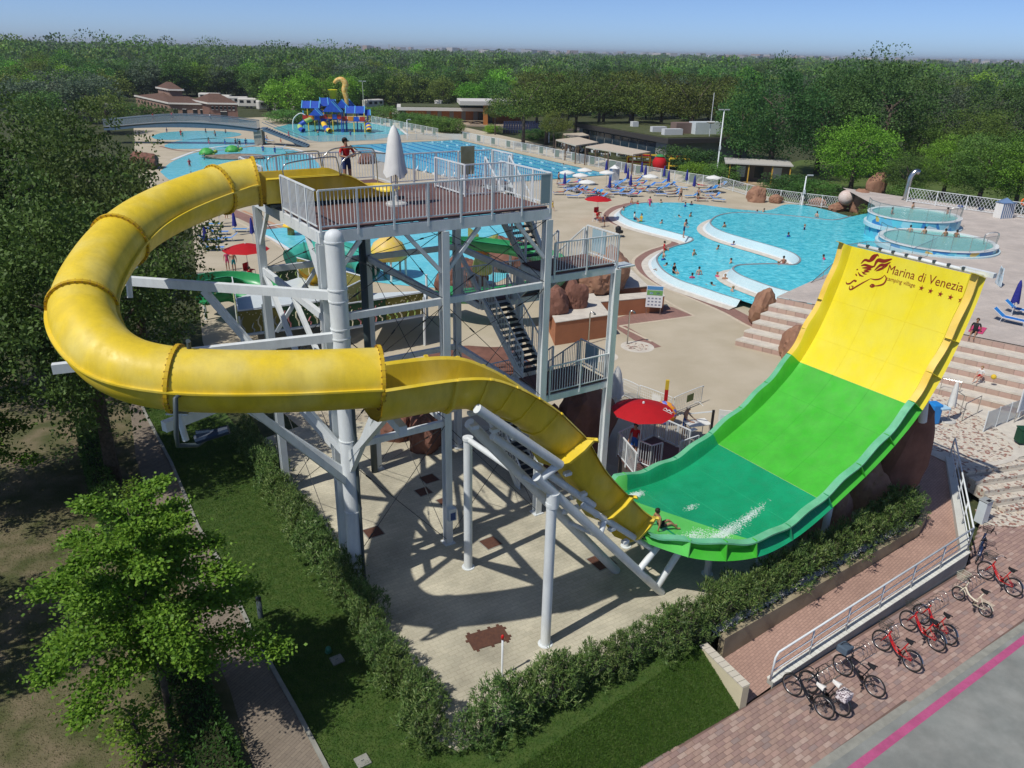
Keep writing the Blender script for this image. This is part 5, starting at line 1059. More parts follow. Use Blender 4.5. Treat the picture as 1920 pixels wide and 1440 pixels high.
# -- trees on the right beyond the white fence
GR = 'trees beyond the white fence at right'
for (px, py, kind, shape, w, h, lb) in (
 (1440, 335, 'dark', 'round', 15, 16.5, 'dark green tree right of the tall lamp post, nearest its pole'), (1385, 300, 'mid', 'round', 10, 12, 'mid green tree just behind the tall lamp post'), (1530, 325, 'dark', 'round', 13, 15.5, 'dark green tree behind the mobile home'),
 (1592, 366, 'lime', 'round', 10.5, 9.8, 'bright lime green tree in the middle of the right-hand lawn'), (1640, 330, 'dark', 'round', 17, 18, 'large dark green tree standing highest behind the lime tree'), (1580, 300, 'dark', 'round', 14, 16.5, 'dark tree to the left behind the lime tree'), (1710, 335, 'olive', 'round', 9.5, 9.5, 'yellowish green tree right of the lime tree'),
 (1765, 375, 'lime', 'round', 8.5, 8.0, 'lime green tree right behind the fence, with pale blossom nearby'), (1830, 392, 'mid', 'round', 9.5, 9.5, 'mid green tree above the white lattice fence'), (1900, 398, 'lime', 'round', 9, 9.0, 'lime green tree at the right edge behind the fence'), (1860, 330, 'dark', 'round', 13, 14.5, 'dark tree at the right edge behind the lime trees'),
 (1755, 315, 'grey', 'round', 12, 14, 'grey green tree behind the yellowish trees at right'), (1960, 330, 'grey', 'round', 14, 14, 'grey green tree cut by the right edge'), (1690, 385, 'mid', 'round', 6.5, 6.5, 'small mid green tree beside the steel duct'), (1815, 345, 'olive', 'round', 10, 10.5, 'olive green tree behind the lattice fence')):
    tree('broadleaf_tree', lb, g(px, py), kind, 'big', w, h, GR, bottom=1.6)
# -- umbrella pines in the middle
GPi = 'umbrella pines behind the restaurant terrace'
for k, (px, d, w, h) in enumerate(((985, 112, 13, 10.5), (1030, 116, 14, 11), (1085, 118, 14, 11), (1140, 122, 14, 11.2), (1195, 122, 13, 11), (1250, 124, 14, 11), (1310, 120, 14, 11), (1360, 128, 13, 11), (1010, 140, 13, 12), (1070, 145, 14, 12.2), (1130, 148, 14, 12.4), (1190, 150, 14, 12.5), (1250, 152, 14, 12.3), (1310, 152, 14, 12), (1375, 148, 14, 12), (930, 128, 5, 7), (1045, 106, 6, 7))):
    tree('umbrella_pine', 'flat crowned dark olive umbrella pine in the grove behind the terrace' if w > 8 else 'small pine standing before the orange pavilion', base_at(px, d), 'pine', 'umbrella', w, h, GPi if w > 8 else 'small pines before the pavilion', bottom=h*.34)
for k in range(16): tree('woodland_tree', 'dark green woodland tree behind the pools', base_at(950+k*30, 168+(k % 3)*5), 'dark' if k % 3 else 'mid', 'round', 10, 8.5, 'woodland trees behind the pools', bottom=.4)
# -- belt of trees behind the pools, left to centre and right
rt = random.Random(21); GB = 'woodland trees behind the pools'
KLAB = {'dark': 'dark green woodland tree behind the pools', 'mid': 'mid green woodland tree behind the pools', 'lime': 'fresh lime green woodland tree behind the pools', 'grey': 'silvery grey green woodland tree behind the pools', 'olive': 'olive green woodland tree behind the pools'}
rows = [(185, 60, -40, 700, 9.5, 46), (215, 60, 690, 1010, 10, 44), (215, 40, -60, 1010, 10.5, 40), (250, 50, -60, 1980, 11.5, 42), (290, 60, -80, 2000, 12.5, 38)]
BT = [(20, 150, 'grey', 12, 9.5), (85, 160, 'grey', 14, 10), (150, 150, 'grey', 13, 10.5), (215, 150, 'dark', 12, 10.5), (265, 160, 'grey', 12, 11), (330, 185, 'mid', 12, 11.5), (385, 190, 'olive', 11, 11), (405, 180, 'grey', 10, 10), (455, 190, 'mid', 9, 10), (60, 135, 'mid', 9, 8), (180, 132, 'olive', 9, 8), (250, 136, 'mid', 8, 7), (700, 190, 'mid', 10, 9), (745, 185, 'olive', 10, 9), (790, 190, 'dark', 8, 9.5), (830, 182, 'olive', 9, 9), (880, 178, 'lime', 9, 8.5), (920, 185, 'mid', 9, 9), (965, 182, 'lime', 8, 8.5), (655, 195, 'dark', 9, 9)]
for px, d, kd, w, h in BT:
    if 205 < px < 475: d = max(d, 222)
    tree('woodland_tree', KLAB[kd], base_at(px, d), kd, 'round', w, h, GB, bottom=1.2)
for px, d in ((478, 178), (497, 172), (527, 176), (555, 180), (585, 182), (610, 186), (865, 186), (545, 200)): tree('poplar_tree', 'slim dark columnar poplar between caravans and play castle', base_at(px, d), 'dark' if px % 2 else 'mid', 'column', 5.2, 10.5, 'columnar poplars behind the play castle', bottom=1.5)
for (d, jit, x0, x1, h, n) in rows:
    for k in range(n):
        px = x0+(x1-x0)*(k+rt.random())/n; dd = d+rt.uniform(-.5, .5)*jit; dd = max(dd, 225) if 205 < px < 475 else dd; kd = rt.choice(['dark', 'mid', 'mid', 'grey', 'olive', 'lime', 'dark'])
        tree('woodland_tree', KLAB[kd], base_at(px, dd), kd, 'round', rt.uniform(9, 13), h*rt.uniform(.8, 1.15), GB, bottom=1.0)
# -- the far woodland as one mass
rgf = np.random.default_rng(77); FC = []
for d0, d1, n in ((380, 520, 700), (520, 750, 900), (750, 1100, 1000), (1100, 1700, 1000), (1700, 2600, 700)):
    px = rgf.uniform(-150, 2070, n); d = rgf.uniform(d0, d1, n); az = np.arctan((px-960)/FPX/1.02); left = np.clip((650-px)/650, 0, 1); tall = (rgf.random(n) < .09)
    h = rgf.uniform(8.5, 12.5, n)+left*6*np.clip((d-380)/150, 0, 1)*(d < 800)+tall*rgf.uniform(2, 6, n); FC.append(np.c_[d*np.sin(az), d*np.cos(az), h, rgf.uniform(4.5, 8.5, n)*(1+d/3000), d])
em_ = []
for cpx in (30, 70, 190, 215, 240, 285, 330, 400, 425, 450, 520, 540, 590, 620, 645, 670, 705, 740, 820, 1330, 1405, 1440, 1620, 1690, 1850):
    for q in range(3): d = rgf.uniform(430, 620); a_ = math.atan((cpx+rgf.uniform(-12, 12)-960)/FPX/1.02); em_.append((d*math.sin(a_), d*math.cos(a_), rgf.uniform(15, 23) if cpx < 700 else rgf.uniform(14, 18), rgf.uniform(6, 9), 200))
FC.append(np.array(em_)); FC = np.concatenate(FC); per = 60; ci = np.repeat(np.arange(len(FC)), per); n = len(ci); o = rgf.normal(size=(n, 3)); o /= np.linalg.norm(o, axis=1)[:, None]; o[:, 2] = np.abs(o[:, 2])*1.0-.15
w = FC[ci, 3]; P = np.c_[FC[ci, 0], FC[ci, 1], FC[ci, 2]-w*.85]+o*np.c_[w, w, w*.85]*rgf.uniform(.75, 1.0, n)[:, None]; ls = .55+FC[ci, 4]/650
FW = [KIND['dark'][2], KIND['mid'][1], KIND['mid'][3], KIND['grey'][2], KIND['olive'][1], KIND['lime'][0], KIND['dark'][3]]; kk = rgf.integers(0, len(FW), len(FC))[ci]; kk = np.where(rgf.random(n) < .2, 0, kk)
me = leaves_mesh('far_woodland', P, o+rgf.normal(size=(n, 3))*.8, o+rgf.normal(size=(n, 3))*.4, ls*rgf.uniform(.8, 1.6, n), ls*rgf.uniform(.6, 1.1, n), FW, kk)
tag(inst('far_woodland', me), 'far green woodland reaching to the horizon', 'woodland', kind='stuff')
# ================================================================= PEOPLE
def skin_mat(k): return mat(f'skin_{k}', [(.50, .28, .18), (.40, .21, .13), (.30, .15, .09), (.55, .33, .24)][k % 4], rough=.55, spec=.3)
HAIRC = [mat('hair_dark', (.02, .014, .01), rough=.6), mat('hair_brown', (.07, .04, .02), rough=.6), mat('hair_grey', (.3, .28, .25), rough=.6), mat('hair_fair', (.28, .18, .08), rough=.6)]
CLOTH = {k: mat('cloth_'+k, c, rough=.8) for k, c in dict(red=(.45, .01, .015), navy=(.015, .03, .11), blue=(.02, .10, .38), teal=(.03, .30, .30), black=(.015, .015, .018), white=(.7, .7, .68), pink=(.55, .06, .16), green=(.05, .25, .08), yellow=(.65, .45, .04), purple=(.14, .04, .2)).items()}
POSE = {}
def P3(*a): return [Vector(p) for p in a]
def pose(kind):
    J = dict(pel=(0, 0, .95), sp=(0, 0, 1.12), ch=(0, .0, 1.30), nk=(0, 0, 1.47), hd=(0, -.02, 1.57), ht=(0, -.02, 1.70), sh=(.17, 0, 1.42), el=(.24, .03, 1.14), wr=(.25, -.05, .90), hn=(.25, -.07, .82), hp=(.09, 0, .92), kn=(.10, -.02, .50), an=(.10, .02, .09), toe=(.11, -.14, .04))
    S = {}
    if kind == 'lean': S = dict(elL=(.30, -.12, 1.16), wrL=(.12, -.30, 1.14), hnL=(.04, -.34, 1.16), elR=(-.30, -.12, 1.16), wrR=(-.12, -.30, 1.12), hnR=(-.03, -.34, 1.18), hd=(-.03, -.04, 1.57), ht=(-.04, -.05, 1.70))
    if kind == 'reach': S = dict(elL=(.24, -.14, 1.18), wrL=(.20, -.36, 1.06), hnL=(.19, -.44, 1.04), elR=(-.24, -.12, 1.16), wrR=(-.18, -.34, 1.04), hnR=(-.16, -.42, 1.04), ch=(0, -.04, 1.30), sp=(0, -.02, 1.12), nk=(0, -.07, 1.46), hd=(0, -.12, 1.55), ht=(0, -.14, 1.67))
    if kind == 'walk': S = dict(knL=(.10, -.20, .54), anL=(.10, -.22, .10), toeL=(.11, -.38, .08), knR=(-.10, .06, .50), anR=(-.10, .30, .14), toeR=(-.10, .16, .05), elL=(.25, .12, 1.16), wrL=(.24, .12, .92), hnL=(.24, .10, .84), elR=(-.25, -.02, 1.15), wrR=(-.24, -.22, .98), hnR=(-.23, -.29, .94))
    if kind in ('sit', 'sitl'):
        dz = -.50; J = {k: (v[0], v[1], v[2]+dz) for k, v in J.items()}; S = {}
        for sd, s in (('L', 1), ('R', -1)): S.update({'kn'+sd: (s*.13, -.42, .47), 'an'+sd: (s*.13, -.46, .08), 'toe'+sd: (s*.13, -.60, .04), 'el'+sd: (s*.25, -.03, .66), 'wr'+sd: (s*.18, -.25, .55), 'hn'+sd: (s*.16, -.33, .53)})
        if kind == 'sitl':
            for sd, s in (('L', 1), ('R', -1)): S.update({'kn'+sd: (s*.12, -.42, .52), 'an'+sd: (s*.12, -.75, .20), 'toe'+sd: (s*.13, -.86, .22), 'el'+sd: (s*.27, .18, .64), 'wr'+sd: (s*.26, .22, .42), 'hn'+sd: (s*.26, .22, .36)})
            S.update(ch=(0, .10, .80), sp=(0, .05, .62), nk=(0, .16, .97), hd=(0, .15, 1.07), ht=(0, .16, 1.20), shL=(.17, .14, .92), shR=(-.17, .14, .92))
    if kind == 'lie':
        S = dict(pel=(0, 0, .13), sp=(0, .17, .14), ch=(0, .35, .18), nk=(0, .52, .26), hd=(0, .62, .30), ht=(0, .74, .36))
        for sd, s in (('L', 1), ('R', -1)): S.update({'sh'+sd: (s*.17, .47, .20), 'el'+sd: (s*.25, .2, .14), 'wr'+sd: (s*.22, -.03, .16), 'hn'+sd: (s*.2, -.1, .16), 'hp'+sd: (s*.09, -.03, .12), 'kn'+sd: (s*.1, -.44, .2 if s > 0 else .13), 'an'+sd: (s*.11, -.85, .09), 'toe'+sd: (s*.13, -.9, .22)})
    if kind == 'swim':
        S = dict(pel=(0, .55, -.12), sp=(0, .4, -.1), ch=(0, .22, -.08), nk=(0, .05, .0), hd=(0, -.04, .07), ht=(0, -.1, .17))
        for sd, s in (('L', 1), ('R', -1)): S.update({'sh'+sd: (s*.17, .1, -.05), 'el'+sd: (s*.38, -.1, -.05), 'wr'+sd: (s*.30, -.34, .01), 'hn'+sd: (s*.24, -.42, .02), 'hp'+sd: (s*.09, .58, -.13), 'kn'+sd: (s*.13, 1.0, -.2), 'an'+sd: (s*.14, 1.4, -.2), 'toe'+sd: (s*.15, 1.52, -.2)})
    out = {}
    for k, v in J.items():
        if k in ('sh', 'el', 'wr', 'hn', 'hp', 'kn', 'an', 'toe'):
            out[k+'L'] = S.get(k+'L', v); out[k+'R'] = S.get(k+'R', (-v[0], v[1], v[2]))
        else: out[k] = S.get(k, v)
    return {k: Vector(v) for k, v in out.items()}
RADS = dict(pel=(.135, .10), sp=(.12, .09), ch=(.15, .105), nk=(.052, .052), hd=(.078, .09), ht=(.06, .07), sh=(.058, .058), el=(.042, .042), wr=(.028, .026), hn=(.034, .02), hp=(.085, .085), kn=(.058, .06), an=(.038, .042), toe=(.038, .026))
def person_mesh(kind, wear='trunks', fingers=False):
    key = (kind, wear, fingers)
    if key in POSE: return POSE[key]
    J = pose(kind); names = list(J); V = [J[n] for n in names]; ix = {n: i for i, n in enumerate(names)}; rad = [RADS[n.rstrip('LR') if n.rstrip('LR') in RADS else n] for n in names]
    E_ = [('pel', 'sp'), ('sp', 'ch'), ('ch', 'nk'), ('nk', 'hd'), ('hd', 'ht')]+[(a+s, b+s) for s in 'LR' for a, b in (('sh', 'el'), ('el', 'wr'), ('wr', 'hn'), ('hp', 'kn'), ('kn', 'an'), ('an', 'toe'))]+[('ch', 'shL'), ('ch', 'shR'), ('pel', 'hpL'), ('pel', 'hpR')]
    E_ = [(ix[a], ix[b]) for a, b in E_]
    nose = J['hd']+Vector((0, -.105, .03)); V.append(nose); rad.append((.014, .016)); E_.append((ix['hd'], len(V)-1))
    if fingers:
        for s, sg in (('L', 1), ('R', -1)):
            w, h = J['wr'+s], J['hn'+s]; d = (h-w).normalized(); sd = d.cross(Vector((0, -1, .3))).normalized()
            for k, (o, L_) in enumerate(((-.028, .065), (-.01, .078), (.009, .074), (.027, .058))):
                a = h+d*.028+sd*o; b = a+d*L_*.55; c = b+d*L_*.35+Vector((0, .0, -.02)); i0 = len(V); V += [a, b, c]; rad += [(.010, .010), (.009, .009), (.008, .008)]; E_ += [(ix['hn'+s], i0), (i0, i0+1), (i0+1, i0+2)]
            a = h-d*.03+sd*(-.04*sg); b = a+(d*.6-sd*sg).normalized()*.045; i0 = len(V); V += [a, b]; rad += [(.011, .011), (.009, .009)]; E_ += [(ix['hn'+s], i0), (i0, i0+1)]
    me = bpy.data.meshes.new('body'); me.from_pydata([tuple(v) for v in V], E_, []); ob = bpy.data.objects.new('tmp', me); col.objects.link(ob); md = ob.modifiers.new('s', 'SKIN'); md.use_smooth_shade = True
    for i, sv in enumerate(me.skin_vertices[0].data): sv.radius = rad[i]; sv.use_root = (i == ix['pel'])
    sb = ob.modifiers.new('b', 'SUBSURF'); sb.levels = 1; sb.render_levels = 1
    bm_ = bpy.data.meshes.new_from_object(ob.evaluated_get(bpy.context.evaluated_depsgraph_get())); bpy.data.objects.remove(ob); bm_.name = 'person'
    segs = [('sk', J['hd'], J['ht']), ('sk', J['nk'], J['hd']), ('to', J['sp'], J['ch']), ('to', J['ch'], J['nk'].lerp(J['ch'], .3)), ('sh', J['pel'], J['sp'].lerp(J['pel'], .35))]
    for s in 'LR': segs += [('to', J['ch'], J['sh'+s]), ('to', J['sh'+s], J['sh'+s].lerp(J['el'+s], .55)), ('sk', J['sh'+s].lerp(J['el'+s], .75), J['wr'+s]), ('sk', J['wr'+s], J['hn'+s]), ('sh', J['hp'+s], J['hp'+s].lerp(J['kn'+s], .45)), ('sk', J['hp'+s].lerp(J['kn'+s], .65), J['kn'+s]), ('sk', J['kn'+s], J['an'+s]), ('sk', J['an'+s], J['toe'+s])]
    tm = {'trunks': dict(sk=0, to=0, sh=1), 'shirt': dict(sk=0, to=2, sh=1), 'suit': dict(sk=0, to=1, sh=1)}[wear]; mi = []
    for p in bm_.polygons:
        c = Vector(p.center); best = None
        for t, a, b in segs:
            ab = b-a; u_ = max(0, min(1, (c-a).dot(ab)/max(ab.length_squared, 1e-9))); d = (a+ab*u_-c).length_squared
            if best is None or d < best[0]: best = (d, t)
        mi.append(tm[best[1]])
    for m in (skin_mat(0), CLOTH['navy'], CLOTH['red']): bm_.materials.append(m)
    bm_.polygons.foreach_set('material_index', mi); bm_.polygons.foreach_set('use_smooth', [True]*len(mi)); bm_.update()
    hb = bmesh.new(); bmesh.ops.create_icosphere(hb, subdivisions=2, radius=1); ax = (J['ht']-J['hd']).normalized(); c = J['hd'].lerp(J['ht'], .55); q = Vector((0, 0, 1)).rotation_difference(ax)
    for v in hb.verts:
        p = Vector((v.co.x*.10, v.co.y*.115+.018, v.co.z*.115))
        if v.co.y < -.25 and v.co.z < .25: p.y = -.02
        v.co = c+q @ p
    hm = bpy.data.meshes.new('hair'); hb.to_mesh(hm); hb.free(); hm.materials.append(HAIRC[0]); hm.polygons.foreach_set('use_smooth', [True]*len(hm.polygons))
    POSE[key] = (bm_, hm); return POSE[key]
def person(label, loc, rz, kind='stand', wear='trunks', low='navy', top='red', skin=0, hair=0, h=1.75, group=None, fingers=False):
    bm_, hm = person_mesh(kind, wear, fingers); o = bpy.data.objects.new('person', bm_); col.objects.link(o); o.location = loc; o.rotation_euler = (0, 0, rz); s = h/1.75; o.scale = (s, s, s); tag(o, label, 'person', group)
    for k, m in enumerate((skin_mat(skin), CLOTH[low], CLOTH[top])):
        o.material_slots[k].link = 'OBJECT'; o.material_slots[k].material = m
    hr = inst('hair', hm, o); hr.material_slots[0].link = 'OBJECT'; hr.material_slots[0].material = HAIRC[hair]; return o
face = lambda px0, py0, px1, py1: (lambda d: math.atan2(d.y, d.x)+PI/2)(g(px1, py1)-g(px0, py0))
# the larger figures
pg = person('lifeguard in red shirt and navy shorts leaning behind the slide start', W(3.3, 6.2, ZD), TA+.1, 'lean', 'shirt', 'navy', 'red', 1, 0, 1.84, fingers=True)
sg_ = MB(); sg_.box((0, -.115, 1.63), (.15, .02, .035)); sg_.build('sunglasses', M_BLK, pg, world=False)
EXD = 1.25
person('attendant in red shirt and blue shorts under the near red umbrella', g(1187, 862, EXD), R(-35), 'stand', 'shirt', 'blue', 'red', 1, 0, 1.74, fingers=True)
person('man in blue swim trunks holding a red bag beside the white table', g(1280, 822), R(60), 'reach', 'trunks', 'blue', 'red', 0, 2, 1.78, fingers=True)
RID = hp_pt(9.05, -5.75, .05)
person('boy sliding on his back at the foot of the yellow flume', RID, TA+PI/2-.25, 'sitl', 'trunks', 'black', 'red', 1, 0, 1.5).location = RID+Vector((0, 0, -.28))
r2 = W(7.4, -5.2, 3.05); person('rider following behind, low in the yellow flume', r2, TA+PI/2, 'sitl', 'trunks', 'navy', 'red', 1, 0, 1.5).location = r2+Vector((0, 0, -.36))
person('woman in black swimsuit sitting on a pink towel on the steps', g(1827, 624, ZU)+Vector((0, 0, -.34)), math.atan2(EN.y, EN.x)+PI/2, 'sitl', 'suit', 'black', 'black', 2, 1, 1.7)
person('child with white top and red shorts sitting on the lower steps', g(1838, 705, ZU-3*RI)+Vector((0, 0, -.33)), math.atan2(EN.y, EN.x)+PI/2-.4, 'sit', 'shirt', 'red', 'white', 3, 3, 1.3)
# people on the sand deck
DP = 'bathers standing or walking on the sand deck'
for (x, y, rz, kd, wr_, lw, sk_, hr_, h, lb) in ((1047, 346, 1.0, 'walk', 'trunks', 'black', 0, 0, 1.75, 'man in black trunks walking by the race pool corner'), (1217, 395, 2.5, 'walk', 'suit', 'pink', 0, 1, 1.65, 'woman in pink swimsuit walking to the pool edge'), (1275, 378, .3, 'walk', 'trunks', 'black', 0, 3, 1.72, 'man walking away at the far pool edge'), (1308, 378, -.6, 'stand', 'trunks', 'black', 1, 0, 1.7, 'man bending by sunbeds at the far pool edge'), (1133, 425, 1.6, 'stand', 'trunks', 'black', 1, 0, 1.25, 'child in black trunks below the middle red umbrella'), (1036, 396, .9, 'walk', 'suit', 'yellow', 1, 1, 1.2, 'child running left of the pool beyond the tower'), (866, 336, 2, 'stand', 'suit', 'black', 0, 0, 1.65, 'woman at the start blocks of the race pool'), (876, 337, 2.4, 'stand', 'trunks', 'black', 1, 0, 1.75, 'man at the start blocks of the race pool'), (440, 511, .4, 'stand', 'trunks', 'teal', 0, 2, 1.75, 'man in teal shorts by the left red umbrella'), (428, 507, .2, 'stand', 'suit', 'pink', 0, 1, 1.65, 'woman standing next to the man in teal shorts'), (425, 410, .4, 'stand', 'trunks', 'black', 0, 0, 1.75, 'man in dark trunks standing by the left navy umbrella'), (722, 515, .8, 'stand', 'trunks', 'blue', 0, 1, 1.7, 'man in blue shorts on the kids deck behind the tower'), (703, 300, 1., 'stand', 'suit', 'red', 0, 1, 1.65, 'woman standing by rocks near the race pool')):
    person(lb, g(x, y), rz, kd, wr_, lw, 'white', sk_, hr_, h, DP)
mp_ = person('man in dark trunks standing on the pool wall, leaning forward', g(1281, 446, Z1+.0), 1.2, 'reach', 'trunks', 'navy', 'red', 0, 0, 1.8)
# bathers in the leisure pools (waist deep or swimming)
BL = 'bathers in the S-shaped leisure pools'
ZP = lambda k: 1160+k/4.8
bath = [(45, 165, 1), (115, 108, 1), (170, 108, 1), (290, 98, 1), (385, 98, 1), (600, 132, 1), (655, 116, 1), (380, 282, 1), (545, 222, 1), (640, 222, 1), (605, 288, 1), (405, 578, 1), (400, 612, 1), (428, 658, 1), (660, 775, 1), (720, 745, 1), (885, 765, 1), (955, 795, 1), (840, 835, 1), (1015, 893, 1), (675, 568, 1), (885, 515, 1), (1030, 482, 1), (1245, 177, 1), (1300, 178, 1), (955, 318, 2), (1525, 402, 2), (1670, 338, 2), (1440, 645, 2), (1485, 632, 2), (1850, 605, 2), (1780, 228, 1), (1010, 640, 1), (1330, 480, 1)]
for k, (x, y, lv) in enumerate(bath):
    zz = (Z1 if lv == 1 else Z2)-.06; p = g(1160+x/4.8, 360+y/4.8, zz); sw = k % 5 == 3; dep = rnd.choice([1.0, 1.15, 1.25])
    person(('swimmer moving across' if sw else ['dark haired bather standing in', 'bather with wet dark hair in', 'bather facing away in', 'child paddling in'][k % 4])+(' the lower leisure pool' if lv == 1 else ' the upper leisure pool'), p-Vector((0, 0, 0 if sw else dep)), rnd.random()*6.3, 'swim' if sw else rnd.choice(['stand', 'reach', 'lean']), rnd.choice(['trunks', 'trunks', 'suit']), rnd.choice(['navy', 'black', 'pink', 'blue', 'red']), 'white', k, rnd.choice([0, 0, 1, 3]), 1.7, BL)
for x, y, lw, lb in ((140, 245, 'white', 'person in white shirt and cap sitting on the pool wall'), (203, 262, 'yellow', 'person in cream shirt sitting on the pool wall'), (408, 520, 'red', 'woman in red sitting on the near pool wall'), (495, 725, 'black', 'person sitting on the near pool wall hugging knees')):
    person(lb, g(1160+x/4.8, 360+(y)/4.8, Z1)-Vector((0, 0, .38)), rnd.random()*6, 'sit', 'shirt' if lw in ('white', 'yellow') else 'suit', lw if lw != 'white' else 'navy', lw, 0, 0, 1.7)
# bathers in the distant lagoon and splash pools
rl_ = random.Random(4); LGp = 'small bathers in the lagoon pools at left'
for k in range(34):
    x, y = rl_.choice([(rl_.uniform(330, 560), rl_.uniform(283, 335)), (rl_.uniform(330, 470), rl_.uniform(264, 274)), (rl_.uniform(300, 430), rl_.uniform(248, 258)), (rl_.uniform(420, 540), rl_.uniform(262, 272)), (rl_.uniform(540, 720), rl_.uniform(240, 258))])
    person('small bather wading in the distant lagoon pools at left', g(x, y)-Vector((0, 0, .5)), rl_.random()*6, rl_.choice(['stand', 'walk', 'reach']), rl_.choice(['trunks', 'suit']), rl_.choice(['navy', 'black', 'pink', 'red', 'blue', 'teal']), 'white', k, rl_.choice([0, 1, 3]), rl_.uniform(1.3, 1.8), LGp)
for k, (x, y) in enumerate(((745, 292), (800, 300), (915, 300), (985, 277), (1057, 309), (880, 318))): person('swimmer in a lane of the blue race pool', g(x, y, .01), rl_.random()*6, 'swim', 'trunks', 'black', 'white', k, 0, 1.75, 'swimmers in the race pool')
# bathers in the whirlpools
for k, (x, y, zz) in enumerate(((1711, 390, 3.35), (1776, 400, 3.35), (1672, 400, 3.35), (1706, 434, 2.85), (1733, 437, 2.85), (1772, 441, 2.85), (1793, 443, 2.85))): person('bather sitting in the upper whirlpool' if zz > 3 else 'bather sitting in the lower whirlpool', g(x, y, zz)-Vector((0, 0, .62)), rl_.random()*6, 'sit', 'trunks', 'black', 'white', k, 0, 1.7, 'bathers in the whirlpools')
# ================================================================= POOLSIDE THINGS
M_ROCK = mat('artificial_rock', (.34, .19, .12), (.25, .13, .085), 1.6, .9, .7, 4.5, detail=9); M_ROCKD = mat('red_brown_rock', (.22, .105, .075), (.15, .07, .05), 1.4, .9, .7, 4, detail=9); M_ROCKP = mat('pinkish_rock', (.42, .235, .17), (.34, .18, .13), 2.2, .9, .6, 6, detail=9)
GRk = 'artificial boulders around the pools'
for k, (x, y, sz, lb, m) in enumerate((
 (1428, 608, (1.25, 1.1, 1.6), 'tan boulder at the end of the pool wall below the steps', M_ROCK), (1488, 672, (1.25, 1.2, 1.55), 'large tan boulder left of the yellow wave wall', M_ROCK), (1475, 565, (.8, .6, .6), 'low tan boulder on the planting beside the glass rail', M_ROCK), (1510, 545, (.8, .6, .5), 'small tan boulder at the top of the planting by the glass rail', M_ROCK),
 (1418, 378, (1.3, 1.1, 1.5), 'tan boulder at the far pool edge by the white fence', M_ROCK), (1455, 380, (1.2, .9, .8), 'low tan boulder right of the taller one by the fence', M_ROCK), (1532, 385, (1.6, .8, .6), 'flat tan boulder along the far pool edge', M_ROCK), (1570, 395, (1.8, .9, .7), 'flat tan boulder at the pool edge below the pale stone ball', M_ROCK), (1612, 398, (1.9, 1.2, 2.0), 'tall tan boulder beside the whirlpool mosaic', M_ROCK), (1638, 375, (1.6, 1.2, 2.6), 'topmost tan boulder beside the steel duct', M_ROCK),
 (1140, 530, (3.0, 1.6, 1.8), 'long tan boulder above the terracotta walls', M_ROCK), (1108, 545, (1.4, 1.1, 1.2), 'tan boulder on the upper terracotta terrace', M_ROCK), (1042, 590, (1.0, .9, 1.4), 'red brown boulder left of two on the lower terrace', M_ROCKD), (1074, 580, (.95, .85, 1.5), 'red brown boulder right of two on the lower terrace', M_ROCKD), (1050, 548, (1.1, 1.0, 1.3), 'red brown boulder behind the lower terrace', M_ROCKD),
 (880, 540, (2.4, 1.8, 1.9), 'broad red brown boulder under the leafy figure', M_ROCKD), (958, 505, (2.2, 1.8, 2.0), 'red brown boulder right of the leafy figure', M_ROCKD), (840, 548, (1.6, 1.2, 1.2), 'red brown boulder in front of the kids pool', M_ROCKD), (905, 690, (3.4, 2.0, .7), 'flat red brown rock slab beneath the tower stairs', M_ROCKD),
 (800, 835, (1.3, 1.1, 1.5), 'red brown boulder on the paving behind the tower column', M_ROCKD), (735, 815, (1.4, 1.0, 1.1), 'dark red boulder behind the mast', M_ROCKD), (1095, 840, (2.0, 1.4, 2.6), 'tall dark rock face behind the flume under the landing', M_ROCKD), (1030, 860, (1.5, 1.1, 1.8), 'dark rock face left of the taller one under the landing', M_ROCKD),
 (1622, 950, (1.15, 1.0, 1.75), 'pinkish boulder under the wave wall, largest of three by the hedge', M_ROCKP), (1562, 988, (.85, .75, 1.3), 'pinkish boulder under the wave wall, middle of three by the hedge', M_ROCKP), (1508, 1006, (.5, .5, .85), 'pinkish boulder under the wave wall, smallest of three by the hedge', M_ROCKP), (690, 305, (2.5, 1.6, 1.1), 'brown boulder with flowers beside the race pool', M_ROCKD), (272, 315, (2.5, 2, 1.8), 'brown boulder beside the lagoon behind the poplars', M_ROCKD))):
    rock('boulder', lb, g(x, y, 1.35 if 1040 < x < 1145 and 525 < y < 595 else 0)+Vector((0, 0, sz[2]*.45)), sz, k*1.37+.3, m, None, GRk)
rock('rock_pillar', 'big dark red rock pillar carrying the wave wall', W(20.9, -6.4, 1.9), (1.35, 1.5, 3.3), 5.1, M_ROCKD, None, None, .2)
# lagoon island, pale stone ball
rock('lagoon_island', 'low grey brown island in the lagoon pool', g(440, 294, .2), (6.5, 2.4, .5), 3.3, mat('island_rock', (.2, .15, .11), (.28, .22, .17), 2, .9, .6, 5), None, None, .2)
for x, y, lb in ((388, 289, 'green turtle on the left end of the lagoon island'), (436, 284, 'green turtle on the right end of the lagoon island')):
    t = thing('turtle_figure', lb, 'figure', g(x, y, .5), .5); mb = MB(); mb.lathe([(1.25, 0), (1.15, .35), (.8, .75), (.35, .98), (0, 1.02)], n=18); mb.build('shell', mat('turtle_green', (.04, .30, .06), (.10, .42, .08), 3, .5), t, world=False, smooth=True)
    mb = MB(); mb.lathe([(0, -.3), (.28, -.15), (.32, .1), (.15, .3), (0, .33)], (1.4, 0, .35), 12); mb.build('head', mat('turtle_head', (.25, .4, .08)), t, world=False, smooth=True)
    for a in (.8, 2.3, -.8, -2.3): mb = MB(); mb.box((1.2*math.cos(a), 1.2*math.sin(a), .1), (.6, .3, .14), a); mb.build('flipper', mat('turtle_head', (0, 0, 0)), t, world=False, bevel=.05)
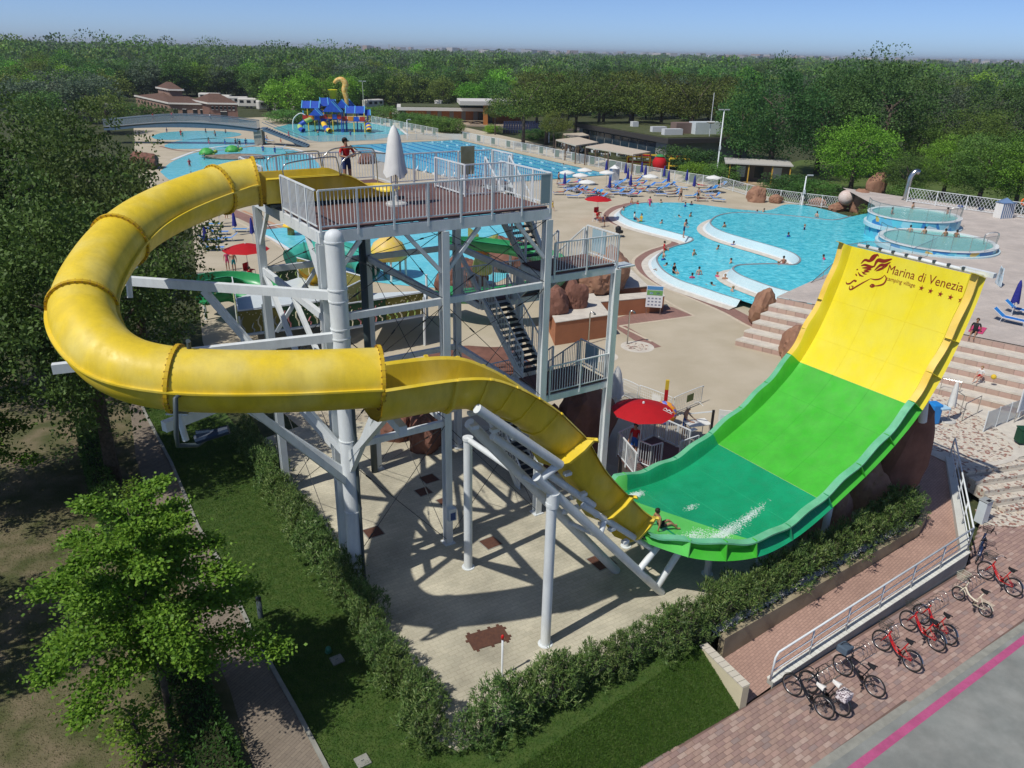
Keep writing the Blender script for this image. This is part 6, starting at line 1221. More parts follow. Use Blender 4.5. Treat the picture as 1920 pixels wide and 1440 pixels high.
mb = MB(); mb.lathe([(.9*math.sin(a), .9-.9*math.cos(a)) for a in np.linspace(0, PI, 14)], g(1584, 385, .7), 22); tag(mb.build('stone_ball', mat('pale_mottled_stone', (.55, .42, .36), (.66, .55, .5), 3, .8, .3, 8), smooth=True), 'pale pink stone ball on rocks by the far pool', 'stone ball')
# terracotta terraces
M_TERRA = mat('terracotta_render', (.40, .165, .085), (.35, .145, .075), 1.5, .9, .1, 20)
def terrace(lb, pix, h, top=M_WHITESTONE):
    P = [g(x, y) for x, y in pix]; t = thing('terracotta_terrace', lb, 'terrace', P[0]); mb = MB(); mb.prism(P, -.02, h-.05); mb.build('wall_body', M_TERRA, t); mb = MB(); c = sum(P, Vector())/len(P); mb.prism([p+(p-c).normalized()*.05 for p in P], h-.048, h); mb.build('paved_top', top, t)
terrace('lower terracotta terrace with pale top beside the tower', [(1040, 648), (1140, 632), (1110, 590), (1020, 600)], 1.55)
terrace('middle terracotta wall behind the info board', [(1118, 596), (1243, 584), (1236, 574), (1110, 585)], 1.15)
terrace('upper terracotta terrace under the boulders', [(1085, 580), (1212, 568), (1180, 535), (1060, 545)], 1.3)
# showers
def shower(lb, x, y, h): 
    t = thing('garden_shower', lb, 'shower', g(x, y)); mb = MB(); mb.tube([(0, 0, 0), (0, 0, h-.1), (.05, -.02, h), (.2, -.05, h+.02), (.28, -.06, h-.06)], .045, 8); mb.build('pole', M_STEEL, t, world=False, smooth=True); mb = MB(); mb.lathe([(.09, h-.12), (.07, h-.06), (0, h-.04)], (.28, -.06, 0), 10); mb.build('shower_head', M_PIPE, t, world=False)
shower('steel shower on the round mosaic', 1176, 645, 2.2); shower('dark steel shower before the lower terracotta terrace', 1103, 645, 2.1)
def board(name, lb, base, rz, w, h, z0, cols, legs=True, cat='sign'):
    t = thing(name, lb, cat, base, rz); mb = MB(); mb.box((0, 0, z0+h/2), (w, .05, h)); mb.build('panel', mat('sign_white', (.7, .72, .74)), t, world=False)
    for k, (x, z, ww, hh, c) in enumerate(cols): mb = MB(); mb.box((x*w, -.03, z0+z*h), (ww*w, .012, hh*h)); mb.build('print', mat('print_%s' % '_'.join(f'{int(q*99)}' for q in c), c), t, world=False)
    if legs:
        for s in (-1, 1): mb = MB(); mb.tube([(s*w*.42, .04, 0), (s*w*.42, .04, z0+h*.9)], .025, 6); mb.build('leg', M_STEEL, t, world=False)
    return t
prn = [(0, .9, .94, .16, (.08, .25, .5)), (0, .68, .94, .22, (.15, .35, .1)), (-.2, .66, .2, .1, (.3, .5, .65)), (.2, .66, .2, .1, (.3, .5, .65))]+[(-.33+.22*(k % 4), .42-.15*(k//4), .12, .06, (.2, .22, .3)) for k in range(12)]
board('info_board', 'white and blue park rules board before the terracotta wall', g(1224, 590), R(-8), 1.15, 1.55, .55, prn)
# ---- sunbeds, umbrellas
M_BLUEF = mat('blue_sling_fabric', (.02, .18, .50), (.025, .21, .55), 5, .8, rndv=.15); M_ALU = mat('white_alu_frame', (.62, .64, .66), rough=.4)
def sunbed_proto():
    t = thing('sunbed', '', 'sunbed', (0, 0, -50)); mb = MB()
    for s in (-1, 1): mb.tube([(-.95, s*.31, .32), (.45, s*.31, .32)], .02, 6)
    mb.tube([(-.95, -.31, .32), (-.95, .31, .32)], .02, 6); mb.build('frame', M_ALU, t, world=False)
    for x in (-.7, .45):
        for s in (-1, 1): mb = MB(); mb.tube([(x, s*.31, .32), (x+(.08 if x > 0 else -.06), s*.33, 0)], .018, 6); mb.build('leg', M_ALU, t, world=False)
    mb = MB(); mb.grid([[(-.93, -.29, .325), (-.93, .29, .325)], [(-.3, -.29, .30), (-.3, .29, .30)], [(.42, -.29, .325), (.42, .29, .325)]], flip=True); mb.build('seat_sling', M_BLUEF, t, world=False)
    mb = MB(); mb.grid([[(.44, -.29, .33), (.44, .29, .33)], [(.72, -.29, .50), (.72, .29, .50)], [(1.02, -.29, .74), (1.02, .29, .74)]], flip=True); o = mb.build('backrest', M_BLUEF, t, world=False); mb = MB(); mb.tube([(.44, -.31, .32), (1.04, -.31, .75), (1.04, .31, .75), (.44, .31, .32)], .018, 6); mb.build('back_frame', M_ALU, o, world=False)
    return t
sbp = sunbed_proto(); SBs = [((370, 490), 'left of the front row'), ((520, 520), ''), ((345, 585), ''), ((520, 625), ''), ((700, 570), ''), ((850, 635), ''), ((930, 615), ''), ((1160, 510), ''), ((990, 520), ''), ((1290, 440), ''), ((1370, 470), ''), ((1480, 495), ''), ((1560, 560), ''), ((1620, 600), ''), ((1780, 575), ''), ((1620, 460), ''), ((1740, 490), ''), ((1890, 515), ''), ((1330, 405), ''), ((1200, 600), ''), ((1290, 610), ''), ((1060, 470), ''), ((600, 560), ''), ((1100, 450), ''), ((1400, 545), '')]
spots = [(1000+x/6.857, 280+y/6.857) for (x, y), _ in SBs]+[(1296, 371), (1312, 377), (1326, 367), (1335, 372), (1345, 378), (410, 440), (425, 452), (400, 470), (405, 425), (455, 435), (395, 455), (490, 262), (505, 266), (525, 280), (540, 285), (560, 275)]
first = True; rS = random.Random(8)
for k in range(26): x = 1050+rS.random()*300; spots.append((x, 340+rS.random()*28+max(0, (x-1180))*.03))
for k, (x, y) in enumerate(spots):
    o = sbp if first else copy_tree(sbp); first = False; o.location = g(x, y); o.rotation_euler.z = rS.choice([.2, .35, .1, 3.3, .5, 2.9])+rS.uniform(-.2, .2)
    tag(o, 'blue sling sunbed on the sand deck among the navy umbrellas' if 1000 < x < 1400 else 'blue sling sunbed on the deck by the left red umbrella' if y > 400 else 'blue sling sunbed beside the lagoon pool', 'sunbed', 'blue sunbeds on the sand deck')
    if k % 2 == 0 and 1000 < x < 1400: person('sunbather lying on a blue sunbed beyond the pool', g(x, y)+Vector((0, 0, .22)), o.rotation_euler.z+PI/2*3, 'lie', rS.choice(['trunks', 'suit']), rS.choice(['black', 'red', 'pink', 'navy']), 'white', k, 0, 1.7, 'sunbathers on the sand deck')
for (x, y, lb) in ((1895, 606, 'blue sunbed at the right edge, front one above the steps'), (1915, 590, 'blue sunbed at the right edge, behind the front one')):
    o = copy_tree(sbp); o.location = g(x, y, ZU); o.rotation_euler.z = math.atan2(ED.y, ED.x)+3.0; tag(o, lb, 'sunbed'); o['group'] = 'blue sunbeds on the upper deck'
M_NAVY = mat('navy_canvas', (.02, .025, .20), (.03, .035, .25), 8, .8); M_WCAN = mat('white_canvas', (.74, .74, .70), (.68, .68, .65), 3, .8); M_RCAN = mat('red_canvas', (.55, .012, .02), (.50, .012, .018), 4, .7, trans=.25)
def closed_umbrella(lb, base, h, r, m, group=None, foot=None):
    t = thing('closed_umbrella', lb, 'umbrella', base, rnd.random()*6, group); mb = MB(); mb.tube([(0, 0, 0), (0, 0, h)], .025, 6); mb.build('pole', M_ALU, t, world=False); mb = MB(); n = 16
    prof = [(r*1.0, .38), (r*.9, .5), (r*.72, .70), (r*.55, .86), (r*.28, .96), (.02, 1.0)]; rows = [[Vector(((rr*(1+(.22 if j % 2 else -.12)*(1.2-z)))*math.cos(2*PI*j/n), (rr*(1+(.22 if j % 2 else -.12)*(1.2-z)))*math.sin(2*PI*j/n), h*z+(.06*((j % 4)-1.5) if k == 0 else 0))) for j in range(n+1)] for k, (rr, z) in enumerate(prof)]
    mb.grid(rows); mb.build('canopy', m, t, world=False, smooth=True)
    if foot: mb = MB(); mb.lathe([(foot, 0), (foot, .06), (foot*.9, .1), (.05, .12), (.05, .3), (0, .3)], n=18); mb.build('base', mat('concrete_foot', (.5, .49, .46)), t, world=False, auto=40)
    return t
NV = 'closed navy sun umbrellas'
for x, y, lb in ((1058, 357, 'leftmost navy closed umbrella beside the tower railing'), (1136, 330, 'navy closed umbrella at the race pool end'), (1142, 365, 'navy closed umbrella beside the upturned sunbeds'), (1172, 336, 'navy closed umbrella, left of three standing in a line'), (1176, 347, 'navy closed umbrella, middle of three standing in a line'), (1181, 360, 'navy closed umbrella, right of three standing in a line'), (1202, 334, 'navy closed umbrella close to the race pool fence'), (1209, 340, 'navy closed umbrella right beside another by the fence'), (1244, 342, 'navy closed umbrella left of the shower by the fence'), (1252, 352, 'navy closed umbrella before the play frame'), (1286, 350, 'navy closed umbrella by the fence corner'), (1300, 362, 'navy closed umbrella nearest the far pool end'), (442, 441, 'navy closed umbrella left of the red one'), (475, 455, 'navy closed umbrella right behind the red one'), (412, 420, 'navy closed umbrella farthest left by the poplars'), (388, 470, 'navy closed umbrella beside the left sunbeds')):
    closed_umbrella(lb, g(x, y), 2.35, .2, M_NAVY, NV)
closed_umbrella('navy closed umbrella behind the sunbeds at the right edge', g(1896, 592, ZU), 2.3, .22, M_NAVY, NV)
closed_umbrella('tall closed white umbrella standing on the tower deck', W(3.55, 2.5, ZD), 2.55, .34, M_WCAN, None, .36)
closed_umbrella('closed white umbrella in shade beside the crowd barriers', g(1152, 775), 2.6, .35, M_WCAN, None, .3)
closed_umbrella('closed white umbrella on the mosaic landing', g(1776, 790), 2.3, .18, M_WCAN, None, .4)
def open_umbrella(lb, base, h, r, m, n=8, group=None, drop=.28, fringe=True, sag=.5):
    t = thing('sun_umbrella', lb, 'umbrella', base, rnd.random()*6, group); mb = MB(); mb.tube([(0, 0, 0), (0, 0, h)], .022, 6); mb.build('pole', M_ALU, t, world=False); rows = []
    for f in (0, .35, .7, 1.0):
        rows.append([Vector((r*f*(1 if j % 2 == 0 else .965)*math.cos(PI*j/n), r*f*(1 if j % 2 == 0 else .965)*math.sin(PI*j/n), h-drop*r*f**1.5-(0 if j % 2 == 0 else -.02*f))) for j in range(2*n+1)])
    if fringe: rows.append([p-Vector((0, 0, .10+(.05 if j % 2 else 0))) for j, p in enumerate(rows[-1])])
    mb = MB(); mb.grid(rows, flip=True); mb.build('canopy', m, t, world=False, auto=30)
    for j in range(n): mb = MB(); a = 2*PI*j/n; mb.tube([(0, 0, h-.03), (r*math.cos(a), r*math.sin(a), h-drop*r-.02)], .008, 4); mb.build('rib', M_ALU, t, world=False)
    mb = MB(); mb.lathe([(.05, h-.02), (.05, h+.05), (0, h+.09)], n=8); mb.build('finial', M_ALU, t, world=False); return t
WU = 'open white sun umbrellas'
for x, y, lb in ((1062, 352, 'open white umbrella leftmost by the race pool'), (1095, 347, 'open white umbrella at the edge of the race pool'), (1087, 358, 'open white umbrella in the middle of the left cluster'), (1136, 352, 'open white umbrella beside the striped cabin'), (1099, 372, 'open white umbrella nearest the camera in the left cluster'), (1217, 360, 'open white umbrella right of the three navy ones'), (1335, 362, 'open white umbrella by the white fence at right')): open_umbrella(lb, g(x, y), 2.3, 1.05, M_WCAN, 8, WU)
RU = 'red lifeguard umbrellas'
u2 = open_umbrella('red umbrella over the lifeguard chair beyond the tower', g(1119, 414), 2.7, 1.5, M_RCAN, 8, RU, fringe=False)
u3 = open_umbrella('red umbrella left of the tower over a seated lifeguard', g(468, 528, 0), 3.0, 1.75, M_RCAN, 8, RU, fringe=False)
u1 = open_umbrella('near red umbrella with white mark at the slide exit', g(1196, 868, EXD), 2.75, 1.28, M_RCAN, 8, RU, fringe=False); u1.rotation_euler.z = .5
mk = MB()
for k in range(2): mk.tube(bez([(-.18+k*.16, 0, 0), (-.10+k*.16, .07, 0), (-.03+k*.16, -.02, 0), (.06+k*.16, .04, 0)], 4), .016, 4)
mk.tube([(-.2, -.09, 0), (.2, -.09, 0)], .014, 4)
m0 = bpy.data.objects.new('printed_mark', mk.mesh('printed_mark', mat('cloth_white', (0, 0, 0)))); col.objects.link(m0); m0.parent = u1; m0.location = (.74, -.66, 2.55); m0.rotation_euler = (.3, .38, -.75)
# lifeguard chairs and their guards
def guard_chair(lb, base, rz, zl=0.):
    t = thing('lifeguard_chair', lb, 'chair', base, rz, 'lifeguard chairs'); mb = MB()
    for sx in (-.3, .3):
        for sy in (-.3, .3): mb.tube([(sx*1.2, sy*1.2, 0), (sx, sy, 1.0)], .025, 6)
    mb.build('frame', M_WHITE, t, world=False); mb = MB(); mb.box((0, 0, 1.02), (.62, .6, .05)); mb.build('seat', CLOTH['red'], t, world=False); mb = MB(); mb.box((0, .3, 1.3), (.62, .05, .5)); mb.build('backrest', CLOTH['red'], t, world=False); mb = MB(); mb.box((0, -.42, .45), (.6, .25, .04)); mb.build('footrest', CLOTH['red'], t, world=False)
guard_chair('lifeguard chair under the middle red umbrella', g(1120, 416), .6); person('lifeguard in red sitting under the middle red umbrella', g(1120, 416, .56), .6, 'sit', 'shirt', 'red', 'red', 2, 0, 1.75)
guard_chair('lifeguard chair under the left red umbrella', g(470, 530), 1.2); person('lifeguard in red sitting under the left red umbrella', g(470, 530, .56), 1.2, 'sit', 'shirt', 'navy', 'red', 2, 0, 1.75)
# ---- slide exit deck with railing, table, board, ring, barriers
ex = thing('exit_deck', 'small railed brown deck beside the green slide exit', 'deck', g(1215, 860)); EP = [g(x, y, EXD) for x, y in [(1157, 852), (1226, 818), (1290, 848), (1275, 880), (1240, 893), (1190, 893)]]
mb = MB(); mb.prism(EP, EXD-.06, EXD); mb.build('deck', M_DECK, ex); mb = MB(); c_ = sum(EP, Vector())/6; mb.prism([p+(c_-p)*.05 for p in EP], 0, EXD-.065); mb.build('plinth', mat('dark_plinth', (.12, .1, .09), (.09, .08, .07), 3), ex)
for a, b, n_ in ((0, 1, 3), (1, 2, 3), (5, 0, 2)): railing(ex, EP[a], EP[b], 1.05, n_, drop=.1)
railing(ex, g(1195, 868, EXD), g(1218, 878, EXD), 1.05, 1, drop=.1); railing(ex, g(1218, 878, EXD), g(1238, 872, EXD), 1.05, 1, drop=.1); railing(ex, g(1272, 870, EXD), g(1305, 858, EXD), 1.05, 2, drop=.1)
t = thing('white_table', 'white table with papers beside the slide', 'table', g(1303, 828), .3); mb = MB(); mb.box((0, 0, 1.0), (1.15, .7, .04)); mb.build('table_top', M_WCAN, t, world=False)
for sx in (-.5, .5):
    for sy in (-.28, .28): mb = MB(); mb.tube([(sx, sy, 0), (sx, sy, .98)], .02, 6); mb.build('leg', M_ALU, t, world=False)
t2 = tag(MB().box(g(1299, 806, 1.04)+Vector((0, 0, .01)), (.4, .25, .03), .6).build('clipboard', M_WCAN), 'white clipboard and papers lying on the white table', 'clipboard')
t = thing('notice_stand', 'white standing notice board beside the green slide', 'sign', g(1352, 838), -.2); mb = MB(); mb.box((0, 0, 1.0), (.62, .06, 1.8)); mb.build('frame', M_WCAN, t, world=False); mb = MB(); mb.box((0, -.035, 1.0), (.45, .012, 1.3)); mb.build('panel', M_GREYW, t, world=False); mb = MB(); mb.box((-.55, .1, .9), (.12, .1, 1.8)); mb.build('black_post', M_BLK, t, world=False); mb = MB(); mb.beam((-.5, .1, 1.75), (-1.9, .6, 1.2), .05, .05); mb.build('barrier_arm', M_WHITE, t, world=False)
def barrier(lb, a, b, sign=None):
    p, q = g(*a), g(*b); d = q-p; t = thing('crowd_barrier', lb, 'barrier', p, math.atan2(d.y, d.x), 'white crowd barriers'); L_ = d.length; mb = MB(); mb.tube(bez([(0, 0, .1), (0, 0, .85), (.1, 0, 1.0), (L_-.1, 0, 1.0), (L_, 0, .85), (L_, 0, .1)], 4)+[Vector((0, 0, .1))], .02, 6); mb.build('frame', M_WHITE, t, world=False, smooth=True); bm = MB().tube([(0, 0, .1), (0, 0, .98)], .007, 4).mesh('bar', M_WHITE)
    for k in range(1, 16): inst('bar', bm, t, (L_*k/16, 0, 0))
    for z in (.25, .4, .55, .7, .85): mb = MB(); mb.tube([(0, 0, z), (L_, 0, z)], .006, 4); mb.build('wire', M_WHITE, t, world=False)
    for x in (.2, L_-.2): mb = MB(); mb.tube(bez([(x, -.3, 0), (x, 0, .12), (x, .3, 0)], 4), .015, 5); mb.build('foot', M_WHITE, t, world=False)
    if sign: mb = MB(); mb.box((L_*.55, -.03, .62), (.55, .012, .4)); mb.build('sign_panel', sign, t, world=False)
barrier('white crowd barrier nearest the closed white umbrella', (1166, 742), (1194, 755)); barrier('white crowd barrier with white notice', (1198, 755), (1256, 778), M_WCAN); barrier('white crowd barrier with green notice', (1262, 778), (1314, 756), mat('green_notice', (.12, .16, .05)))
t = thing('swim_ring', 'orange and blue inflatable ring standing by the barriers', 'swim ring', g(1243, 795), R(-20)); ring = [(.46*math.cos(2*PI*k/28), 0, .62+.46*math.sin(2*PI*k/28)) for k in range(28)]; mb = MB(); mb.tube(ring, .17, 12, closed=True); mb.build('ring', mat('orange_blue_vinyl', (.75, .30, .03), (.10, .16, .55), 3, .35, lo=.52, hi=.56), t, world=False, smooth=True); mb = MB(); mb.tube([(.0, -.62, .05), (.0, -.58, .15)], .05, 8); mb.build('valve', M_WCAN, t, world=False)
t = thing('measuring_post', 'red and yellow height post behind the inflatable ring', 'post', g(1244, 788)); mb = MB(); mb.box((0, 0, .85), (.16, .12, 1.7)); mb.build('red_part', CLOTH['red'], t, world=False); mb = MB(); mb.box((0, 0, 1.95), (.16, .12, .5)); mb.build('yellow_part', CLOTH['yellow'], t, world=False)
# ---- kids slides and play decks behind the tower
M_KG = mat('kids_green_gelcoat', (.03, .30, .10), (.045, .36, .13), 2, .35, spec=.5); M_TEAL = mat('teal_gelcoat', (.04, .32, .25), (.06, .38, .30), 2, .35); M_KY = mat('kids_yellow', (.80, .52, .05), rough=.4)
def flume(par, pts, w, h, m, sub=8, name='flume_section', round_=True):
    P = bez(pts, sub); rows = []
    for i, p in enumerate(P):
        t = (P[min(i+1, len(P)-1)]-P[max(i-1, 0)]).normalized(); s = t.cross(Vector((0, 0, 1))).normalized(); up = Vector((0, 0, 1)); rows.append([p-s*(w/2+.12)+up*h, p-s*w/2+up*h, p-s*w*.46+up*h*.45, p-s*w*.3+up*.06, p, p+s*w*.3+up*.06, p+s*w*.46+up*h*.45, p+s*w/2+up*h, p+s*(w/2+.12)+up*h])
    mb = MB(); mb.grid(rows, flip=True); mb.grid([[q-Vector((0, 0, .07)) for q in r] for r in rows]); return mb.build(name, m, par, auto=45)
kc = g(935, 585); ks = thing('green_spiral_slide', 'green open spiral slide behind the tower', 'slide', kc); hel = [kc+Vector((4.3*math.cos(a), 3.4*math.sin(a), z)) for a, z in [(2.6, 4.0), (2.0, 3.7), (1.4, 3.4), (.7, 3.05), (0, 2.7), (-.7, 2.3), (-1.4, 1.95), (-2.1, 1.6), (-2.8, 1.25), (-3.3, 1.0)]]
for a in range(0, len(hel)-2, 2): flume(ks, hel[a:a+3], 1.5, .75, M_KG)
for p in hel[::2]: mb = MB(); mb.tube([Z(p, 0), Z(p, p.z-.05)], .1, 8); mb.build('support_post', M_WHITE, ks)
k2 = thing('green_family_slide', 'green open slide running left behind the yellow tube', 'slide', g(440, 540)); flume(k2, [g(365, 545, 2.0), g(420, 535, 1.7), g(470, 540, 1.4), g(510, 560, 1.0)], 1.6, .8, M_KG); flume(k2, [g(380, 570, 1.4), g(430, 562, 1.2), g(480, 575, .8)], 1.6, .8, M_KG, name='lower_flume')
for x, y, z in ((380, 548, 1.9), (465, 545, 1.4)): p = g(x, y, z); mb = MB(); mb.tube([Z(p, 0), p], .1, 8); mb.build('support_post', M_WHITE, k2)
k3 = thing('teal_tube_slide', 'teal covered tube slide beside the kids pool', 'slide', g(600, 500)); tp = bez([g(548, 492, 1.1), g(575, 478, 1.5), g(625, 474, 1.7), g(675, 485, 1.5), g(690, 505, 1.1)], 8); mb = MB(); mb.tube(tp, 1.0, 22, cap=False); mb.build('tube', M_TEAL, k3, smooth=True)
for p, q in ((tp[8], tp[9]), (tp[16], tp[17]), (tp[0], tp[1])): mb = MB(); d = (q-p).normalized(); mb.tube([p-d*.05, p+d*.05], 1.08, 22); mb.build('flange', mat('teal_dark', (.02, .2, .15)), k3)
k4 = thing('yellow_toddler_slide', 'yellow toddler slide with red base behind the tower', 'slide', g(585, 545)); mb = MB(); mb.box(g(585, 545, .5), (1.8, 1.5, 1.0), .4); mb.build('base', mat('dark_red_base', (.25, .02, .03)), k4); flume(k4, [g(575, 520, 2.4), g(590, 535, 1.5), g(602, 548, 1.1)], 1.0, .6, M_KY)
t = thing('yellow_dome', 'yellow domed play house by the kids pool', 'play house', g(730, 520)); mb = MB(); mb.lathe([(1.5, 1.6), (1.45, 2.2), (1.15, 2.8), (.6, 3.2), (0, 3.35)], n=20); mb.build('dome', mat('dome_yellow', (.75, .55, .08), (.7, .5, .2), 2, .5), t, world=False, smooth=True)
for a in range(6): mb = MB(); mb.tube([(1.35*math.cos(a), 1.35*math.sin(a), 0), (1.35*math.cos(a), 1.35*math.sin(a), 1.65)], .09, 8); mb.build('post', M_WCAN, t, world=False)
t = thing('mushroom_fountain', 'yellow mushroom water fountain in the kids pool', 'fountain', g(546, 440, .02)); mb = MB(); mb.lathe([(.35, 0), (.32, .8)], n=14); mb.build('stem', mat('wicker_brown', (.35, .18, .06), (.5, .28, .1), 9), t, world=False, smooth=True); mb = MB(); mb.lathe([(.05, .78), (.75, .8), (.72, .95), (.5, 1.2), (.2, 1.32), (0, 1.34)], n=18); mb.build('cap', M_KY, t, world=False, smooth=True)
t = thing('leafy_figure', 'orange and green leafy creature figure on the boulder', 'figure', g(905, 512, 1.6)); mb = MB(); mb.lathe([(.7, 0), (.8, .4), (.65, 1.0), (.45, 1.5), (0, 1.6)], n=14); mb.build('body', mat('pale_green_body', (.55, .55, .25), (.3, .42, .1), 3, .5), t, world=False, smooth=True); mb = MB(); mb.lathe([(.62*math.sin(a), 1.9-.62*math.cos(a)) for a in np.linspace(0, PI, 10)], (0, 0, 0), 14); mb.build('head', mat('orange_mane', (.55, .2, .04), (.35, .14, .03), 7, .7, .8, 9), t, world=False, smooth=True)
for s, l in ((-1, 1.7), (1, 1.2)): mb = MB(); a, b = Vector((s*.3, 0, 1.8)), Vector((s*1.1, 0, 1.8+l)); n_ = Vector((.4*1, .0, -.25*s)); mb.add([a, a.lerp(b, .5)+n_, b, a.lerp(b, .5)-n_, a.lerp(b, .5)+Vector((0, -.12, 0))], [(0, 1, 4), (1, 2, 4), (2, 3, 4), (3, 0, 4), (0, 3, 2, 1)]); mb.build('leaf_ear', mat('ear_leaf', (.25, .3, .06), (.45, .4, .15), 4, .6), t, world=False)
# seaweed-cut panels on the raised kids deck
def panel_fence(par, a, b, z, h, base_m, mot_cols, n, seed):
    p, q = Z(a, z), Z(b, z); d = (q-p).normalized(); up = Vector((0, 0, 1)); rg = random.Random(seed); nrm = d.cross(up).normalized(); nrm = nrm if nrm.y < 0 else -nrm
    mb = MB(); mb.beam(p+up*h*.5, q+up*h*.5, .03, h*.92); o = mb.build('panel', base_m, par); mb = MB(); mb.beam(p+up*h, q+up*h, .06, .06); mb.build('top_rail', M_WHITE, o)
    L_ = (q-p).length
    for k in range(n):
        c = p+d*(L_*(k+.5)/n+rg.uniform(-.1, .1))+nrm*.03; hh = rg.uniform(.35, .75)*h; m = MB(); w = []
        pts = [c+up*(.08+hh*f)+d*(.09*math.sin(f*7+rg.random())) for f in (0, .25, .5, .75, 1)]; m.tube(pts, [.035, .05, .05, .045, .02], 5); m.build('seaweed_motif', mot_cols[k % len(mot_cols)], o)
    dots = MB()
    for k in range(n*3): c = p+d*rg.uniform(.1, L_-.1)+nrm*.025+up*h*rg.uniform(.45, .9); dots.box(c, (.05, .02, .05), math.atan2(d.y, d.x))
    tag(dots.build('dot_motif', mot_cols[-1], o), kind='stuff')
kd = thing('kids_play_deck', 'raised white play deck with seaweed patterned panels behind the mast', 'play deck', g(540, 640)); M_OLV = mat('olive_panel', (.19, .17, .035), rough=.5); M_DKG = mat('dark_green_panel', (.02, .07, .025), rough=.5); M_LMG = mat('light_green_panel', (.10, .30, .14), rough=.5); M_PKM = mat('pink_motif', (.5, .2, .2)); M_WMm = mat('cream_motif', (.7, .65, .45)); M_LIM = mat('lime_motif', (.35, .5, .15)); M_GYM = mat('grey_motif', (.3, .33, .3))
kz = 1.7; KP = [g(452, 628, kz), g(602, 608, kz), g(690, 560, kz), g(560, 520, kz), g(440, 560, kz)]
mb = MB(); mb.prism(KP, kz-.12, kz); mb.build('deck', M_GREYW, kd)
mid_ = KP[0].lerp(KP[1], .48); panel_fence(kd, KP[0], mid_, kz, 1.45, M_OLV, [M_GYM, M_GYM, M_WMm], 5, 1); panel_fence(kd, mid_, KP[1], kz, 1.45, M_DKG, [M_PKM, M_PKM, M_WMm], 6, 2); panel_fence(kd, KP[1], KP[2], kz, 1.45, M_OLV, [M_LIM, M_WMm], 6, 3); panel_fence(kd, KP[4], KP[0], kz, 1.45, M_DKG, [M_LIM, M_WMm], 8, 4); panel_fence(kd, KP[3], KP[2], kz, 1.45, M_OLV, [M_LIM, M_WMm], 8, 5)
for p in KP: mb = MB(); mb.tube([Z(p, 0), Z(p, kz+1.12)], .07, 8); mb.build('post', M_WHITE, kd)
k5 = thing('rear_play_deck', 'raised play deck with green seaweed panels behind the middle columns', 'play deck', g(740, 600)); kz = 2.0; KQ = [g(650, 615, kz), g(795, 590, kz), g(800, 545, kz), g(690, 550, kz)]; mb = MB(); mb.prism(KQ, kz-.12, kz); mb.build('deck', M_GREYW, k5); panel_fence(k5, KQ[0], KQ[0].lerp(KQ[1], .5), kz, 1.45, M_DKG, [M_WMm, M_PKM], 5, 6); panel_fence(k5, KQ[0].lerp(KQ[1], .5), KQ[1], kz, 1.45, M_OLV, [M_LIM, M_LIM, M_WMm], 6, 7)
for p in KQ: mb = MB(); mb.tube([Z(p, 0), Z(p, kz+1.12)], .08, 8); mb.build('post', M_WHITE, k5)
k6 = thing('toddler_deck', 'low deck with light green seaweed panels beside the red umbrella', 'play deck', g(505, 560)); kz = .6; a, b, c = g(440, 560, kz), g(505, 590, kz), g(560, 560, kz); mb = MB(); mb.prism([a, b, c, g(480, 535, kz)], 0, kz); mb.build('deck', M_GREYW, k6); panel_fence(k6, a, b, kz, 1.0, M_LMG, [M_WMm, M_LIM], 5, 8); panel_fence(k6, g(505, 545, kz), c, kz, 1.0, mat('orange_panel', (.5, .33, .08)), [M_LIM, M_WMm], 5, 9); panel_fence(k6, g(520, 530, kz), g(600, 515, kz), kz, 1.0, M_DKG, [M_LIM, M_WMm], 6, 10)
# ---- small things on the deck
t = thing('stroller', 'black pushchair parked on the sand deck', 'stroller', g(1160, 444), .6)
for sx in (-.25, .25):
    for y_, r_ in ((-.4, .1), (.3, .15)): w_ = MB(); w_.tube([(sx+.03*0, y_+r_*math.cos(a), r_+r_*math.sin(a)) for a in np.linspace(0, 2*PI, 14)[:-1]], .03, 6, closed=True); w_.build('wheel', M_TYRE, t, world=False)
mb = MB(); mb.box((0, -.05, .55), (.45, .7, .3)); mb.build('seat', M_BLK, t, world=False, bevel=.06); mb = MB(); mb.lathe([(.3, .7), (.28, .9), (.16, 1.02), (0, 1.05)], (0, .15, 0), 12); mb.build('hood', M_BLK, t, world=False); mb = MB(); mb.tube([(-.22, .25, .6), (-.22, .6, 1.05), (.22, .6, 1.05), (.22, .25, .6)], .015, 6); mb.build('handle', M_ALU, t, world=False)
for x, y, z, c, lb in ((1800, 391, ZU, 'blue', 'bright blue bag on the upper deck by the lattice fence'), (1838, 395, ZU, 'navy', 'dark blue bag on the upper deck by the lattice fence'), (1545, 572, 1.6, 'teal', 'turquoise towel and bag lying on the side steps'), (1525, 590, 1.2, 'black', 'black bag lying on the side steps')):
    o = MB().box((0, 0, .16), (.55, .35, .32)).build('beach_bag', CLOTH[c], None, bevel=.09); o.location = g(x, y, z); o.rotation_euler.z = x; tag(o, lb, 'bag')
o = MB().box((0, 0, 0), (.75, 1.4, .03)).build('pink_towel', CLOTH['pink']); o.location = g(1833, 618, ZU+.03); o.rotation_euler.z = math.atan2(ED.y, ED.x); tag(o, 'pink towel spread on the upper step under a woman', 'towel')
mb = MB(); mb.lathe([(.14*math.sin(a), .14-.14*math.cos(a)) for a in np.linspace(0, PI, 12)], n=16); o = mb.build('yellow_ball', CLOTH['yellow'], smooth=True); o.location = g(1862, 711, ZU-3*RI); tag(o, 'small yellow ball beside the sitting child', 'ball')
sg2 = thing('a_frame_sign', 'pale blue A-frame sign on the upper deck', 'sign', g(1871, 535, ZU), -.25)
